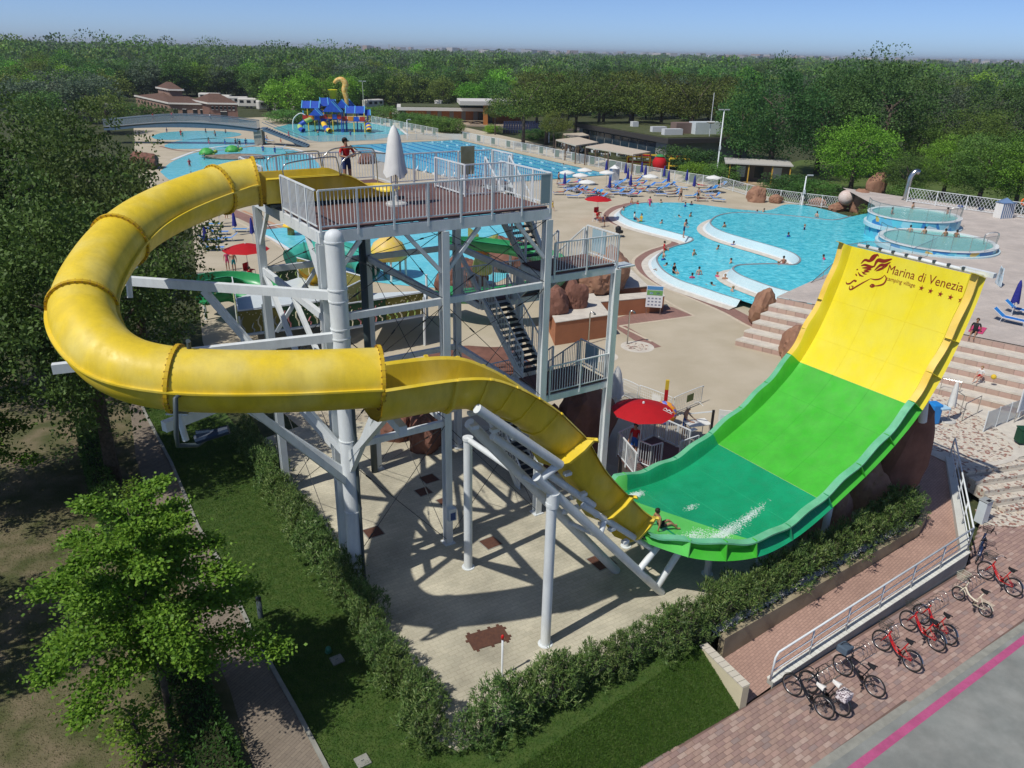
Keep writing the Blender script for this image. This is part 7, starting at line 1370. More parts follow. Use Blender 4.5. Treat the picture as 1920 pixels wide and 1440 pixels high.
for s in (-1, 1): mb = MB(); mb.beam((0, s*.32, 0), (0, s*.02, 1.25), .7, .04, up=Vector((1, 0, 0))); mb.v = [(p[0], p[1], p[2]) for p in mb.v]; mb.build('panel', mat('pale_blue_print', (.45, .6, .68), (.62, .7, .74), 4, .5, lo=.45, hi=.55), sg2, world=False)
t = thing('striped_cabin', 'blue and white striped changing cabin by the lattice fence', 'cabin', g(1879, 408, ZU), .3)
for k in range(12): mb = MB(); mb.box((-.7+k*.127, -.5, .75), (.12, .04, 1.5)); mb.build('stripe', CLOTH['white'] if k % 2 else mat('stripe_blue', (.12, .2, .35)), t, world=False)
mb = MB(); mb.box((0, 0, .74), (1.5, .94, 1.46)); mb.build('body', M_WCAN, t, world=False); mb = MB(); mb.prism([(-.8, -.55), (.8, -.55), (.8, .55), (-.8, .55)], 1.5, 1.56); mb.lathe([(.9, 1.56), (0, 2.0)], (0, 0, 0), 4); mb.build('roof', mat('stripe_blue', (0, 0, 0)), t, world=False)
t = thing('steel_duct', 'shiny steel ventilation duct rising behind the whirlpools', 'duct', g(1697, 375, ZU)); mb = MB(); mb.tube(bez([(0, 0, 0), (.05, 0, 1.6), (.15, 0, 2.6), (.5, 0, 3.1), (.9, 0, 3.05)], 5), .3, 14); mb.build('pipe', M_STEEL, t, world=False, smooth=True); mb = MB(); mb.lathe([(.4, 0), (.4, .06), (.31, .08)], n=14); mb.build('collar', M_STEEL, t, world=False)
mb = MB(); t = thing('lifebuoy_post', 'orange lifebuoy on a post at the right edge', 'lifebuoy', g(1914, 402, ZU)); mb.tube([(0, 0, 0), (0, 0, 1.5)], .04, 6); mb.build('post', M_WHITE, t, world=False); mb = MB(); mb.tube([(.32*math.cos(a), -.06, 1.3+.32*math.sin(a)) for a in np.linspace(0, 2*PI, 18)[:-1]], .09, 8, closed=True); mb.build('ring', mat('orange_ring', (.7, .15, .03)), t, world=False, smooth=True)
# blue guard stand, grey rails and panel on the mosaic landing
t = thing('blue_pool_stand', 'bright blue plastic stand on the mosaic landing', 'stand', g(1745, 792), .2); mb = MB(); mb.box((0, 0, .55), (.55, .6, 1.1)); mb.build('body', mat('bright_blue_plastic', (.02, .22, .6), rough=.4), t, world=False, bevel=.08); mb = MB(); mb.box((.35, -.2, .9), (.5, .5, .12)); mb.build('tray', mat('pale_blue_plastic', (.35, .55, .7)), t, world=False, bevel=.04)
t = thing('steel_hand_rail', 'bent steel hand rails on the mosaic landing', 'hand rail', g(1810, 795))
for a, b in (((1780, 760), (1800, 775)), ((1803, 790), (1832, 775)), ((1795, 748), (1760, 740))): p, q = g(*a), g(*b); mb = MB(); mb.tube([p, p+Vector((0, 0, 1)), q+Vector((0, 0, 1)), q], .025, 6); mb.build('rail', M_STEEL, t)
t = thing('landing_fence', 'pale mesh fence with gate at the right of the mosaic landing', 'fence', g(1845, 815)); fa, fb = g(1843, 810), g(1930, 775)
for k in range(5): p = fa.lerp(fb, k/4); mb = MB(); mb.tube([p, p+Vector((0, 0, 1.15))], .03, 6); mb.build('post', M_WHITE, t)
for k in range(4): a, b = fa.lerp(fb, k/4+.01), fa.lerp(fb, (k+1)/4-.01); mb = MB(); mb.beam(a+Vector((0, 0, .6)), b+Vector((0, 0, .6)), .02, 1.0); mb.build('mesh_panel', mat('blue_grey_mesh', (.42, .5, .56), rough=.6, alpha=.45), t)
board('map_board', 'grey map board on the fence at the right edge', g(1912, 790), R(28), 1.0, 1.3, .6, [(0, .5, .85, .85, (.35, .42, .5)), (0, .6, .5, .3, (.5, .55, .6))])
t = thing('green_garden_barrow', 'dark green bin cut off at the right edge above the steps', 'bin', g(1915, 832)); mb = MB(); mb.box((0, 0, .45), (.6, .5, .7)); mb.build('body', mat('dark_green_bin', (.01, .06, .03)), t, world=False, bevel=.06); mb = MB(); mb.box((0, 0, .83), (.64, .54, .06)); mb.build('lid', mat('dark_green_bin', (0, 0, 0)), t, world=False, bevel=.02)
# ================================================================= BACKGROUND
M_GLASS = mat('glass_pane', (.30, .42, .42), rough=.06, spec=.6, alpha=.28)
def facade_mosaic():
    m = bpy.data.materials.new('blue_yellow_mosaic'); m.use_nodes = True; N = m.node_tree.nodes; L = m.node_tree.links; b = N['Principled BSDF']; b.inputs['Roughness'].default_value = .35
    tc = N.new('ShaderNodeTexCoord'); vo = N.new('ShaderNodeTexVoronoi'); vo.inputs['Scale'].default_value = 1.5; L.new(tc.outputs['Object'], vo.inputs[0]); sp = N.new('ShaderNodeSeparateColor'); L.new(vo.outputs['Color'], sp.inputs[0]); rp = N.new('ShaderNodeValToRGB'); rp.color_ramp.interpolation = 'CONSTANT'; e = rp.color_ramp.elements
    e[0].color = (.12, .42, .58, 1); e[1].color = (.03, .20, .48, 1); e[1].position = .35
    for p, c in ((.5, (.25, .58, .68, 1)), (.72, (.6, .42, .12, 1)), (.82, (.1, .5, .62, 1)), (.92, (.5, .65, .7, 1))): n = e.new(p); n.color = c
    L.new(sp.outputs[0], rp.inputs[0]); L.new(rp.outputs[0], b.inputs['Base Color']); return m
M_FM = facade_mosaic()
def glass_rail(par, pts, h=1.1, gap=.04):
    for a, b in zip(pts, pts[1:]):
        mb = MB(); d = (b-a).normalized()*gap; up = Vector((0, 0, 1)); mb.add([a+d+up*.06, b-d+up*.06, b-d+up*h, a+d+up*h], [(0, 1, 2, 3)]); mb.build('glass_pane', M_GLASS, par); mb = MB(); mb.beam(a+up*(h+.01), b+up*(h+.01), .04, .04); mb.tube([a, a+up*h], .02, 5); mb.build('pane_frame', M_STEEL, par)
for (x, y, zr, r, lb, gl) in ((1714, 401, 3.4, 3.7, 'upper round whirlpool with blue and yellow mosaic wall', (2.7, 5.6)), (1757, 449, 2.9, 4.2, 'lower round whirlpool with blue mosaic wall', (2.9, 5.4))):
    c = g(x, y, zr); t = thing('whirlpool', lb, 'whirlpool', Z(c, 0)); n = 48; mb = MB(); mb.lathe([(r+.35, .9), (r+.35, zr-.02)], Z(c, 0), n, cap=False); mb.build('mosaic_wall', M_FM, t, smooth=True); mb = MB(); mb.lathe([(r+.42, zr-.06), (r+.42, zr), (r, zr+.01), (r, zr-.3)], Z(c, 0), n, cap=False); mb.build('rim', M_POOLWHITE, t, auto=40); mb = MB(); mb.lathe([(r+.6, ZU-.2), (r+.6, ZU+.12), (r+.36, ZU+.13)], Z(c, 0), n, cap=False); mb.build('skirt', M_POOLTILE, t, auto=40)
    mb = MB(); mb.prism([(c.x+(r-.01)*math.cos(2*PI*k/n), c.y+(r-.01)*math.sin(2*PI*k/n)) for k in range(n)], zr-.12, None); mb.build('water', M_WATER4, t)
    a0, a1 = gl; glass_rail(t, [c+Vector(((r+.4)*math.cos(a), (r+.4)*math.sin(a), 0)) for a in np.linspace(a0, a1, 9)], 1.15)
    for s in (0, .5): mb = MB(); a = -.3+s*.12; p = c+Vector(((r-.6)*math.cos(a), (r-.6)*math.sin(a), -.2)); q = c+Vector(((r+.3)*math.cos(a), (r+.3)*math.sin(a), 0)); mb.tube(bez([p, p+Vector((0, 0, .9)), q+Vector((0, 0, .9)), q], 4), .025, 6); mb.build('hand_rail', M_STEEL, t)
t = thing('glass_balcony', 'curved glass balustrade above the pool behind the wave wall', 'balustrade', g(1640, 480, ZU)); glass_rail(t, [g(x, y, ZU) for x, y in [(1560, 514), (1566, 497), (1585, 486), (1620, 480), (1665, 482), (1706, 494), (1752, 472)]], 1.15)
t = thing('stair_glass_rail', 'sloping glass rail on a grey base beside the side steps', 'balustrade', g(1450, 608)); sp_ = [g(1448, 610, .1), g(1480, 585, .7), g(1512, 560, 1.3), g(1540, 535, 1.9), g(1562, 516, ZU)]; glass_rail(t, sp_, 1.0); mb = MB()
for a, b in zip(sp_, sp_[1:]): mb.beam(a-Vector((0, 0, .05)), b-Vector((0, 0, .05)), .3, .35)
mb.build('kerb', mat('blue_grey_kerb', (.25, .30, .34)), t)
# ---- fences
def fence(lb, pts, h, step, m=M_WHITE, name='white_fence', lattice=True, solid=None):
    t = thing(name, lb, 'fence', pts[0]); up = Vector((0, 0, 1)); pm_ = MB().box((0, 0, h/2), (.09, .09, h)).mesh('post', m); inv = wmat(t).inverted(); k = 0
    for a, b in zip(pts, pts[1:]):
        n = max(1, round((b-a).length/step))
        for i in range(n):
            p, q = a.lerp(b, i/n), a.lerp(b, (i+1)/n); inst('post', pm_, t, inv @ p, (0, 0, math.atan2((b-a).y, (b-a).x))); mb = MB(); mb.beam(p+up*h*.97, q+up*h*.97, .04, .06); mb.beam(p+up*.12, q+up*.12, .04, .06); L_ = (q-p).length
            if lattice:
                c = 9
                for j in range(c): f0, f1 = j/c, min(1, (j+2.5)/c); e = (f1-f0)*c/2.5; mb.beam(p.lerp(q, f0)+up*.12, p.lerp(q, f1)+up*(.12+(h*.85)*e), .012, .03); mb.beam(p.lerp(q, 1-f0)+up*.12, p.lerp(q, 1-f1)+up*(.12+(h*.85)*e), .012, .03)
            else:
                for j in range(7): mb.beam(p+up*h*(.2+.11*j), q+up*h*(.2+.11*j), .015, .05)
            o = mb.build('fence_panel', m, t)
            if solid and k % solid == 0: pm2 = MB(); pm2.beam(p.lerp(q, .08)+up*h*.55, p.lerp(q, .55)+up*h*.55, .02, h*.7); pm2.build('infill_panel', mat('grey_green_infill', (.17, .22, .19)), o)
            k += 1
    return t
fence('white lattice fence along the upper deck at right', [g(1700, 378, ZU), g(1930, 411, ZU)], 1.55, 3.4)
fence('white panel fence along the race pool terrace', [g(868, 262), g(1010, 290), g(1140, 318), g(1190, 328), g(1345, 354)], 1.55, 2.6, lattice=False, solid=2)
fence('white panel fence beside the splash pool', [g(697, 232), g(822, 258)], 1.8, 2.6, lattice=False, solid=2)
fence('white lattice fence behind the far leisure pool', [g(1350, 352), g(1425, 374), g(1500, 384), g(1580, 394)], 1.5, 3.0)
fence('thin grey fence between splash pool and race pool', [g(560, 268), g(700, 264), g(820, 262), g(866, 263)], 1.2, 4.0, M_GREYW, 'grey_fence', False)
# ---- race pool lanes and blocks
ra, rb, rc_, rd = g(858, 262, .03), g(1150, 328, .03), g(905, 346, .03), g(672, 272, .03); M_LB = mat('lane_float_blue', (.02, .10, .30)); M_LW = mat('lane_float_white', (.7, .75, .78)); M_LD = mat('lane_dark_line', (.012, .12, .22))
for k in range(1, 10):
    f = k/10; a, b = ra.lerp(rd, f), rb.lerp(rc_, f); a, b = a.lerp(b, .02), b.lerp(a, .02); t = thing('lane_line', 'lane line with floats in the race pool', 'lane line', a, 0, 'race pool lane lines'); n = 44; mb = MB(); mw = MB()
    for i in range(n): (mb if i % 2 or i % 3 else mw).beam(a.lerp(b, i/n), a.lerp(b, (i+.7 if k < 4 else i+.97)/n), .14, .05)
    tag(mb.build('blue_floats', M_LB, t), kind='stuff'); tag(mw.build('white_floats', M_LW if k < 4 else M_LB, t), kind='stuff')
for k in range(8): f = k/8; p = g(905, 346).lerp(g(765, 316), f)+Vector((0, 0, 0)); t = thing('start_block', 'white slanted starting block at the race pool edge', 'start block', p, 1.0, 'race pool start blocks'); mb = MB(); mb.beam((0, 0, .05), (.9, .3, .7), .12, .06); mb.build('handle', M_WHITE, t, world=False); mb = MB(); mb.box((0, 0, .1), (.5, .5, .2)); mb.build('step', M_WHITE, t, world=False)
# ---- buildings
M_BRK = mat('tan_brick_wall', (.30, .20, .155), (.25, .165, .13), 3, .9); M_BROOF = mat('brown_roof_tiles', (.13, .075, .055), (.10, .06, .045), 2, .9, .3, 8); M_WIN = mat('dark_window', (.02, .025, .03), rough=.15, spec=.5); M_WTRIM = mat('white_trim', (.62, .60, .55))
def quad_building(name, lb, P, h, wall, roof_fn=None):
    t = thing(name, lb, 'building', P[0]); mb = MB(); mb.prism(P, -.1, h); mb.build('wall', wall, t); return t
def on_wall(par, name, a, b, f0, f1, z0, z1, m, off=.06, frame=None):
    p, q = a.lerp(b, f0), a.lerp(b, f1); d = (b-a).normalized(); n = Vector((d.y, -d.x, 0)); n = n if n.dot(p) < 0 else -n; o_ = MB().add([Z(p+n*off, z0), Z(q+n*off, z0), Z(q+n*off, z1), Z(p+n*off, z1), Z(p-n*.05, z0), Z(q-n*.05, z0), Z(q-n*.05, z1), Z(p-n*.05, z1)], [(0, 1, 2, 3), (4, 0, 3, 7), (1, 5, 6, 2), (3, 2, 6, 7), (0, 4, 5, 1)]).build(name, m, par)
    if frame: e = .12; k = MB(); k.beam(Z(p+n*(off+.02), z1+.05), Z(q+n*(off+.02), z1+.05), .1, .12); k.beam(Z(p+n*(off+.02), z0-.05), Z(q+n*(off+.02), z0-.05), .1, .12); k.build('frame', frame, o_)
    return o_
def hip(P, z0, z1, m, par, over=.5, name='roof', trim=None):
    c = sum(P, Vector())/len(P); Q = [p+(p-c).normalized()*over for p in P]; a, b = c.lerp((P[0]+P[3])/2, .35), c.lerp((P[1]+P[2])/2, .35); V = [Z(q, z0) for q in Q]+[Z(a, z1), Z(b, z1)]; o_ = MB().add(V, [(0, 1, 5, 4), (1, 2, 5), (2, 3, 4, 5), (3, 0, 4), (3, 2, 1, 0)]).build(name, m, par)
    if trim:
        k = MB()
        for p, q in zip(Q, Q[1:]+Q[:1]): k.beam(Z(p, z0-.05), Z(q, z0-.05), .2, .35)
        k.build('eaves', trim, o_)
    return o_
B = g(321, 224); Cc_ = g(400, 226); A = g(258, 207); D = A+(Cc_-B); h1 = gz(B, 193); bb = quad_building('brown_building', 'tan brick building with brown roofs beyond the footbridge', [B, Cc_, D, A], h1, M_BRK)
hip([B, Cc_, D, A], h1, h1+1.6, M_BROOF, bb, .6, 'roof', M_WTRIM)
mid_b = (B+Cc_+D+A)/4; L4 = [mid_b+((p-mid_b)*.32) for p in (B, Cc_, D, A)]; mb = MB(); mb.prism(L4, h1, h1+2.6); mb.build('lantern', M_BRK, bb); hip(L4, h1+2.6, h1+4.2, M_BROOF, bb, 1.0, 'lantern_roof', M_WTRIM)
E0, E1 = g(396, 229), g(448, 230); ev = (A-B)*.35; EQ = [E0, E1, E1+ev, E0+ev]; mb = MB(); mb.prism(EQ, -.1, h1+.5); mb.build('porch_block', mat('dark_tan_brick', (.20, .115, .09), (.17, .10, .08), 3), bb); hip(EQ, h1+.5, h1+2.4, M_BROOF, bb, .8, 'porch_roof', M_WTRIM)
for k in range(6): on_wall(bb, 'window', E0, E1, .08+k*.15, .16+k*.15, h1-.9, h1-.25, M_WIN, .1, M_WTRIM)
for f in (.08, .3, .55, .72, .86): on_wall(bb, 'window', B, Cc_, f, f+.1, 1.2, 2.4, M_WIN, .08, M_WTRIM)
for k in range(9): on_wall(bb, 'window', A, B, .08+k*.1, .12+k*.1, h1-1.5, h1-.9, M_WIN, .08)
on_wall(bb, 'door', E0, E1, .38, .62, 0, 2.4, M_WIN, .1, M_WTRIM)
# orange pavilion with white canopy roof
M_ORW = mat('orange_wood_wall', (.36, .13, .035), (.30, .105, .03), 2, .7); M_GROOF = mat('green_roof', (.05, .075, .02), (.10, .10, .05), 1.2, .95, .4, 10)
p0, p1 = g(762, 230), g(985, 233); bk = (p0.normalized()*9); hp_ = gz(p0, 206); pav = quad_building('pavilion', 'low orange wooden pavilion with white roof edge and canopy', [p0, p1, p1+bk, p0+bk], hp_, M_ORW)
mb = MB(); Q = [p0+(p0-p1).normalized()*2.2-bk*.2, p1-bk*.2, p1+bk*1.1, p0+(p0-p1).normalized()*2.2+bk*1.1]; mb.prism(Q, hp_, hp_+.75); mb.build('roof_slab', M_WTRIM, pav); cq = sum(Q, Vector())/4; mb = MB(); mb.prism([q+(cq-q)*.06 for q in Q], hp_+.76, hp_+.95); mb.build('planted_roof', M_GROOF, pav)
for k, f in enumerate((.17, .26, .36, .46, .56)): on_wall(pav, 'wall_strip', p0, p1, f, f+.035, .1, hp_-.1, mat('grey_strip', (.22, .2, .18)), .05)
on_wall(pav, 'doorway', p0, p1, .60, .72, .1, hp_-.3, M_WIN, .05)
c0, c1 = p0.lerp(p1, .43), p0.lerp(p1, 1.0); hc = gz(c0, 193); mb = MB(); mb.prism([c0-bk*.9, c1-bk*.7, c1+bk*.6, c0+bk*.4], hc, hc+.9); mb.build('canopy', M_WTRIM, pav); cc = p0.lerp(p1, .64)-bk*.75; mb = MB(); mb.box(Z(cc, hc/2), (1.1, .8, hc)); mb.build('canopy_column', mat('orange_column', (.42, .16, .04)), pav)
for f in (.5, .62, .75, .87, .97): mb = MB(); q = p0.lerp(p1, f)+bk*.2; mb.tube([Z(q, hp_+.7), Z(q, hc)], .12, 6); mb.build('canopy_post', M_WTRIM, pav)
mb = MB(); mb.prism([p0.lerp(p1, .2)-bk*.15, p1-bk*.15, p1-bk*1.0, p0.lerp(p1, .2)-bk*.85], 0, .35); mb.build('stage', mat('stage_floor', (.42, .34, .26)), pav)
for k in range(4): a = p0.lerp(p1, .22+k*.1)-bk*.85; b = p0.lerp(p1, .32+k*.1)-bk*.85; mb = MB(); u_ = Vector((0, 0, 1)); mb.beam(a+u_*1.3, b+u_*1.3, .1, .12); mb.beam(a+u_*.45, b+u_*1.2, .06, .08); mb.beam(a+u_*1.2, b+u_*.45, .06, .08); mb.tube([a+u_*.3, a+u_*1.35], .08, 5); mb.build('balustrade', mat('beige_wood', (.5, .38, .25)), pav)
t = thing('white_kiosk', 'small white and orange kiosk left of the pavilion', 'kiosk', g(752, 226)); mb = MB(); mb.box((0, 0, 1.4), (4.2, 2.5, 2.8)); mb.build('body', M_WTRIM, t, world=False); mb = MB(); mb.box((-2.4, 0, 1.4), (.7, 2.5, 2.8)); mb.build('orange_side', M_ORW, t, world=False)
# seat rows of the open-air theatre
t = thing('theatre_seating', 'dark blue seat rows of the open air theatre under the pines', 'seating', g(985, 243)); sA, sB = g(945, 250), g(1050, 247); dv = (sA-p0).normalized(); sm_ = MB().box((0, 0, .4), (.5, .5, .8)).mesh('seat', mat('seat_navy', (.03, .04, .09)))
inv = wmat(t).inverted()
for r_ in range(5):
    for k in range(22): q = sA.lerp(sB, k/22)+Vector((0, 2.2*r_, .25*r_)); inst('seat', sm_, t, inv @ q)
mb = MB(); mb.box((4, 5, .1), (26, 12, .2)); mb.build('terrace_floor', mat('dark_terrace', (.12, .10, .09)), t, world=False)
# restaurant with green roof, glass front
rR, rL, rBk = g(1247, 303), g(1085, 268), g(1350, 300); hr = gz(rR, 268); rv = (rBk-rR); RQ = [rL, rR, rR+rv*1.5, rL+rv*1.5]; rest = quad_building('restaurant', 'flat restaurant with planted green roof and dark fascia', RQ, hr, mat('grey_plaster', (.30, .30, .29), (.26, .26, .25), 2))
cq = sum(RQ, Vector())/4; mb = MB(); mb.prism([q+(q-cq).normalized()*1.6 for q in RQ], hr, hr+.8); mb.build('fascia', mat('dark_fascia', (.05, .047, .045), rough=.6), rest); mb = MB(); mb.prism([q+(q-cq).normalized()*.7 for q in RQ], hr+.81, hr+.95); mb.build('planted_roof', M_GROOF, rest)
for k in range(9): on_wall(rest, 'glass_panel', rL, rR, .05+k*.095, .135+k*.095, .1, hr-.3, mat('blue_glass', (.02, .04, .06), rough=.08, spec=.6), .1, M_BLK)
for k, (fx, fy, s, m) in enumerate(((.35, .35, (1.2, 1.2, .9), M_ALU), (.62, .3, (.8, .8, .6), M_ALU), (.8, .45, (4.5, 2.2, 1.8), mat('vent_brown', (.2, .14, .12))), (.88, .2, (3.5, 1.2, 1.0), M_ALU), (.7, .25, (2.8, 1.0, .9), M_ALU), (.85, .65, (5.5, 2.5, 2.0), M_GREYW))): q = RQ[0].lerp(RQ[1], fx).lerp(RQ[3].lerp(RQ[2], fx), fy); mb = MB(); mb.box(Z(q, hr+.95+s[2]/2), s, .3); mb.build('roof_unit', m, rest)
q = RQ[1].lerp(RQ[2], .5); mb = MB(); mb.tube([Z(q, hr+.9), Z(q, hr+8)], .06, 6); mb.build('aerial_mast', M_ALU, rest); mb = MB(); mb.lathe([(0, 0), (.5, .1), (.8, .3)], Z(q, hr+3), 14); mb.build('satellite_dish', M_WTRIM, rest)
M_BGE = mat('beige_awning', (.55, .47, .37), (.5, .43, .34), 2)
for lb, px in (('beige flat pergola, left one before the restaurant', [(1042, 262), (1085, 257), (1122, 267), (1080, 273)]), ('beige flat pergola, right one before the restaurant', [(1098, 275), (1136, 269), (1220, 285), (1187, 290)]), ('brown pergola behind the left beige one', [(1056, 251), (1092, 249), (1105, 254), (1070, 257)])):
    P = [g(x, y, 2.9) for x, y in px]; t = thing('pergola', lb, 'pergola', Z(P[0], 0)); mb = MB(); mb.prism(P, 2.75, 2.95); mb.build('awning', M_BGE, t)
    for a, b in zip(P, P[1:]+P[:1]):
        for f in (0, .5): q = a.lerp(b, f); mb = MB(); mb.box(Z(q, 1.37), (.18, .18, 2.74)); mb.build('post', mat('brown_post', (.16, .11, .08)), t)
rg_ = random.Random(6)
for k in range(20):
    x, y = rg_.uniform(1050, 1225), 0; y = 281+(x-1050)*.11+rg_.uniform(-5, 9); t = thing('cafe_table', 'small cafe table with chairs on the restaurant terrace', 'table', g(x, y), rg_.random()*3, 'cafe tables on the restaurant terrace'); mb = MB(); mb.box((0, 0, .74), (.9, .9, .05)); mb.build('table_top', rg_.choice([M_WTRIM, mat('brown_post', (0, 0, 0))]), t, world=False); mb = MB(); mb.tube([(0, 0, 0), (0, 0, .72)], .05, 6); mb.build('leg', M_PIPE, t, world=False)
    for a in range(4): mb = MB(); c, s = math.cos(a*PI/2), math.sin(a*PI/2); mb.box((c*.75, s*.75, .45), (.42, .42, .06)); mb.box((c*.95, s*.95, .7), (.06 if abs(c) > .5 else .42, .42 if abs(c) > .5 else .06, .5)); mb.build('seat', M_PIPE if a % 2 else M_GREYW, t, world=False)
# mobile home, caravans
t = thing('mobile_home', 'mobile home with pale roof and yellow posts behind the fence', 'mobile home', g(1420, 345), R(-12)); mb = MB(); mb.box((0, 2, 1.5), (8.5, 3.4, 2.6)); mb.build('body', mat('dark_home_wall', (.14, .12, .10)), t, world=False); mb = MB(); mb.box((-.3, .8, 2.95), (9.2, 6, .16)); mb.build('roof', mat('pale_home_roof', (.48, .46, .42)), t, world=False)
for x in (-4.2, -1.6, 1.6, 4): mb = MB(); mb.box((x, -1.9, 1.45), (.16, .16, 2.9)); mb.build('post', mat('yellow_post', (.55, .33, .05)), t, world=False)
for x in (-2.5, 0, 2.5): mb = MB(); mb.box((x, .28, 1.6), (1.2, .06, 1.5)); mb.build('window', M_GREYW if x else M_WIN, t, world=False)
mb = MB(); mb.box((0, -1.2, .2), (8.8, 2.0, .3)); mb.build('porch', mat('beige_wood', (0, 0, 0)), t, world=False)
for k, (x, y) in enumerate(((415, 196), (445, 200), (505, 208), (535, 210), (560, 209), (470, 203), (165, 215), (190, 216), (700, 205), (830, 205), (395, 192), (120, 212))):
    t = thing('caravan', 'white caravan parked under trees beyond the pools', 'caravan', g(x, y), .3*(k % 5), 'white caravans under the trees'); mb = MB(); mb.box((0, 0, 1.6), (6.5, 2.4, 2.4)); mb.build('body', M_WTRIM, t, world=False, bevel=.3)
    for xx in (-2, 0, 2): mb = MB(); mb.box((xx, -1.22, 1.9), (1.1, .05, .7)); mb.build('window', M_WIN, t, world=False)
    for xx in (-.6, .6): mb = MB(); mb.lathe([(.34, -.1), (.34, .1)], (0, 0, 0), 12); mb.v = [(xx+p[0], -1.15+p[2], .34+p[1]) for p in mb.v]; mb.build('wheel', M_TYRE, t, world=False)
# footbridge
pr_, pl_ = g(488, 271), g(205, 268); M_BRB = mat('blue_grey_bridge', (.10, .16, .22), (.085, .14, .195), 2, .5); br = thing('footbridge', 'blue grey arched footbridge over the lagoon pools', 'bridge', pr_); zr_ = gz(pr_, 240); top = []
for k in range(17): f = k/16; p = pr_.lerp(pl_, f); top.append(Z(p, zr_+.95*math.sin(PI*min(1, f*1.05))))
sd_ = (pl_-pr_).normalized(); sn_ = Vector((-sd_.y, sd_.x, 0))*1.3
mb = MB(); mb.grid([[p-sn_ for p in top], [p+sn_ for p in top]]); mb.grid([[p-sn_-Vector((0, 0, .25)) for p in top], [p-sn_ for p in top]]); mb.build('deck', mat('bridge_deck', (.3, .3, .3)), br)
for s in (-1, 1):
    mb = MB(); lo_ = [Z(p, min(p.z-.25, zr_-.1+.5*math.sin(PI*k/16))-.35) for k, p in enumerate(top)]; mb.grid([[p+sn_*s for p in lo_], [p+sn_*s-Vector((0, 0, .25)) for p in top]]); mb.grid([[p+sn_*s*1.05 for p in lo_], [p+sn_*s*1.05-Vector((0, 0, .25)) for p in top]], flip=True); mb.build('girder', M_BRB, br)
    mb = MB(); mb.tube([p+sn_*s+Vector((0, 0, 1.25)) for p in top], .06, 6); o_ = mb.build('rail', M_BRB, br)
    for a, b in zip(top, top[1:]): mb = MB(); u_ = Vector((0, 0, 1)); mb.add([a+sn_*s, b+sn_*s, b+sn_*s+u_*1.2, a+sn_*s+u_*1.2], [(0, 1, 2, 3)]); mb.build('mesh_panel', mat('bridge_mesh', (.20, .25, .28), alpha=.55), o_)
mb = MB(); mb.box(Z(pr_, zr_/2-.2), (1.5, 1.8, zr_-.2)); mb.build('pier', M_KERB, br); q0 = pr_+(pr_-pl_).normalized()*1; q1 = g(578, 275)
for k in range(18): c = Z(q0.lerp(q1, k/18), zr_*(1-k/18)); mb = MB(); mb.box(c, (1.0, 2.4, .12), math.atan2(sd_.y, sd_.x)); mb.build('stair_step', M_BRB, br)
for s in (-1, 1): mb = MB(); mb.beam(Z(q0, zr_-.2)+sn_*s, Z(q1, .1)+sn_*s, .1, .4); mb.tube([Z(q0, zr_+1.1)+sn_*s, Z(q1, 1.2)+sn_*s], .06, 6); mb.build('stair_stringer', M_BRB, br)
for k, (f, c) in enumerate(((.62, 'pink'), (.72, 'red'), (.35, 'white'))): person('small person walking on the footbridge', top[int(f*16)], 1.5, 'walk', 'shirt', 'navy', c, k, 0, 1.75, 'people on the footbridge')
# play castle in the splash pool
cx = g(628, 246); pc_ = thing('play_castle', 'blue roofed water play castle with slides, bucket and seahorse', 'play castle', cx); pc_.scale = (1, 1, .8); M_PB = mat('castle_blue', (.02, .07, .38), (.03, .09, .45), 2, .4); M_PLB = mat('castle_light_blue', (.10, .38, .65)); M_PR = mat('castle_red', (.42, .03, .02)); M_PO = mat('castle_orange', (.65, .18, .02)); rq = random.Random(12)
def gable(x, y, z, w, d, h, rz, m=None):
    M_ = Matrix.Translation((x, y, z)) @ Matrix.Rotation(rz, 4, 'Z'); V = [M_ @ Vector(p) for p in ((-w/2, -d/2, 0), (w/2, -d/2, 0), (w/2, d/2, 0), (-w/2, d/2, 0), (-w/2, 0, h), (w/2, 0, h))]; o_ = MB().add(V, [(0, 1, 5, 4), (2, 3, 4, 5), (0, 4, 3), (1, 2, 5), (3, 2, 1, 0)]).build('gable_roof', m or M_PB, pc_, world=False)
    for f in (-.5, 0, .5): k = MB(); k.beam(M_ @ Vector((f*w*.95, -d/2-.05, .02)), M_ @ Vector((f*w*.95, 0, h+.08)), .18, .14); k.build('roof_rib', M_PLB, o_, world=False)
for (x, y, z, w, d, h, r) in ((-4.5, -1, 6.0, 3.8, 3.2, 1.7, .1), (-1.5, 1.5, 6.4, 3.4, 3.2, 2.0, .3), (.2, -1.2, 5.2, 3.6, 4.0, 2.6, 1.6), (2.4, 1, 6.0, 3.2, 3.4, 2.2, 1.3), (4.8, -.5, 4.9, 4.2, 3.2, 1.7, .1), (-3.0, -2.6, 4.3, 2.6, 2.8, 1.7, 1.5), (6.6, 0, 4.4, 2.6, 2.8, 1.3, .2)): gable(x, y, z, w, d, h, r)
for x, y, z, w, d in ((-3.8, 0, 3.1, 5, 4), (.2, 0, 3.4, 4, 5), (4.6, 0, 2.9, 5, 4)):
    mb = MB(); mb.box((x, y, z), (w, d, .2)); mb.build('deck', M_PB, pc_, world=False)
    for sx in (-1, 0, 1):
        for sy in (-1, 1): mb = MB(); mb.tube([(x+sx*w*.46, y+sy*d*.46, 0), (x+sx*w*.46, y+sy*d*.46, z+2.2)], .12, 8); mb.build('post', rq.choice([M_PB, M_PB, M_KY, M_PLB]), pc_, world=False)
    for k in range(4): mb = MB(); mb.box((x-w*.38+k*w*.25, y-d*.5, z+.6), (w*.22, .1, 1.1)); mb.build('side_panel', [M_PR, M_PO, M_PB, M_PR][k], pc_, world=False)
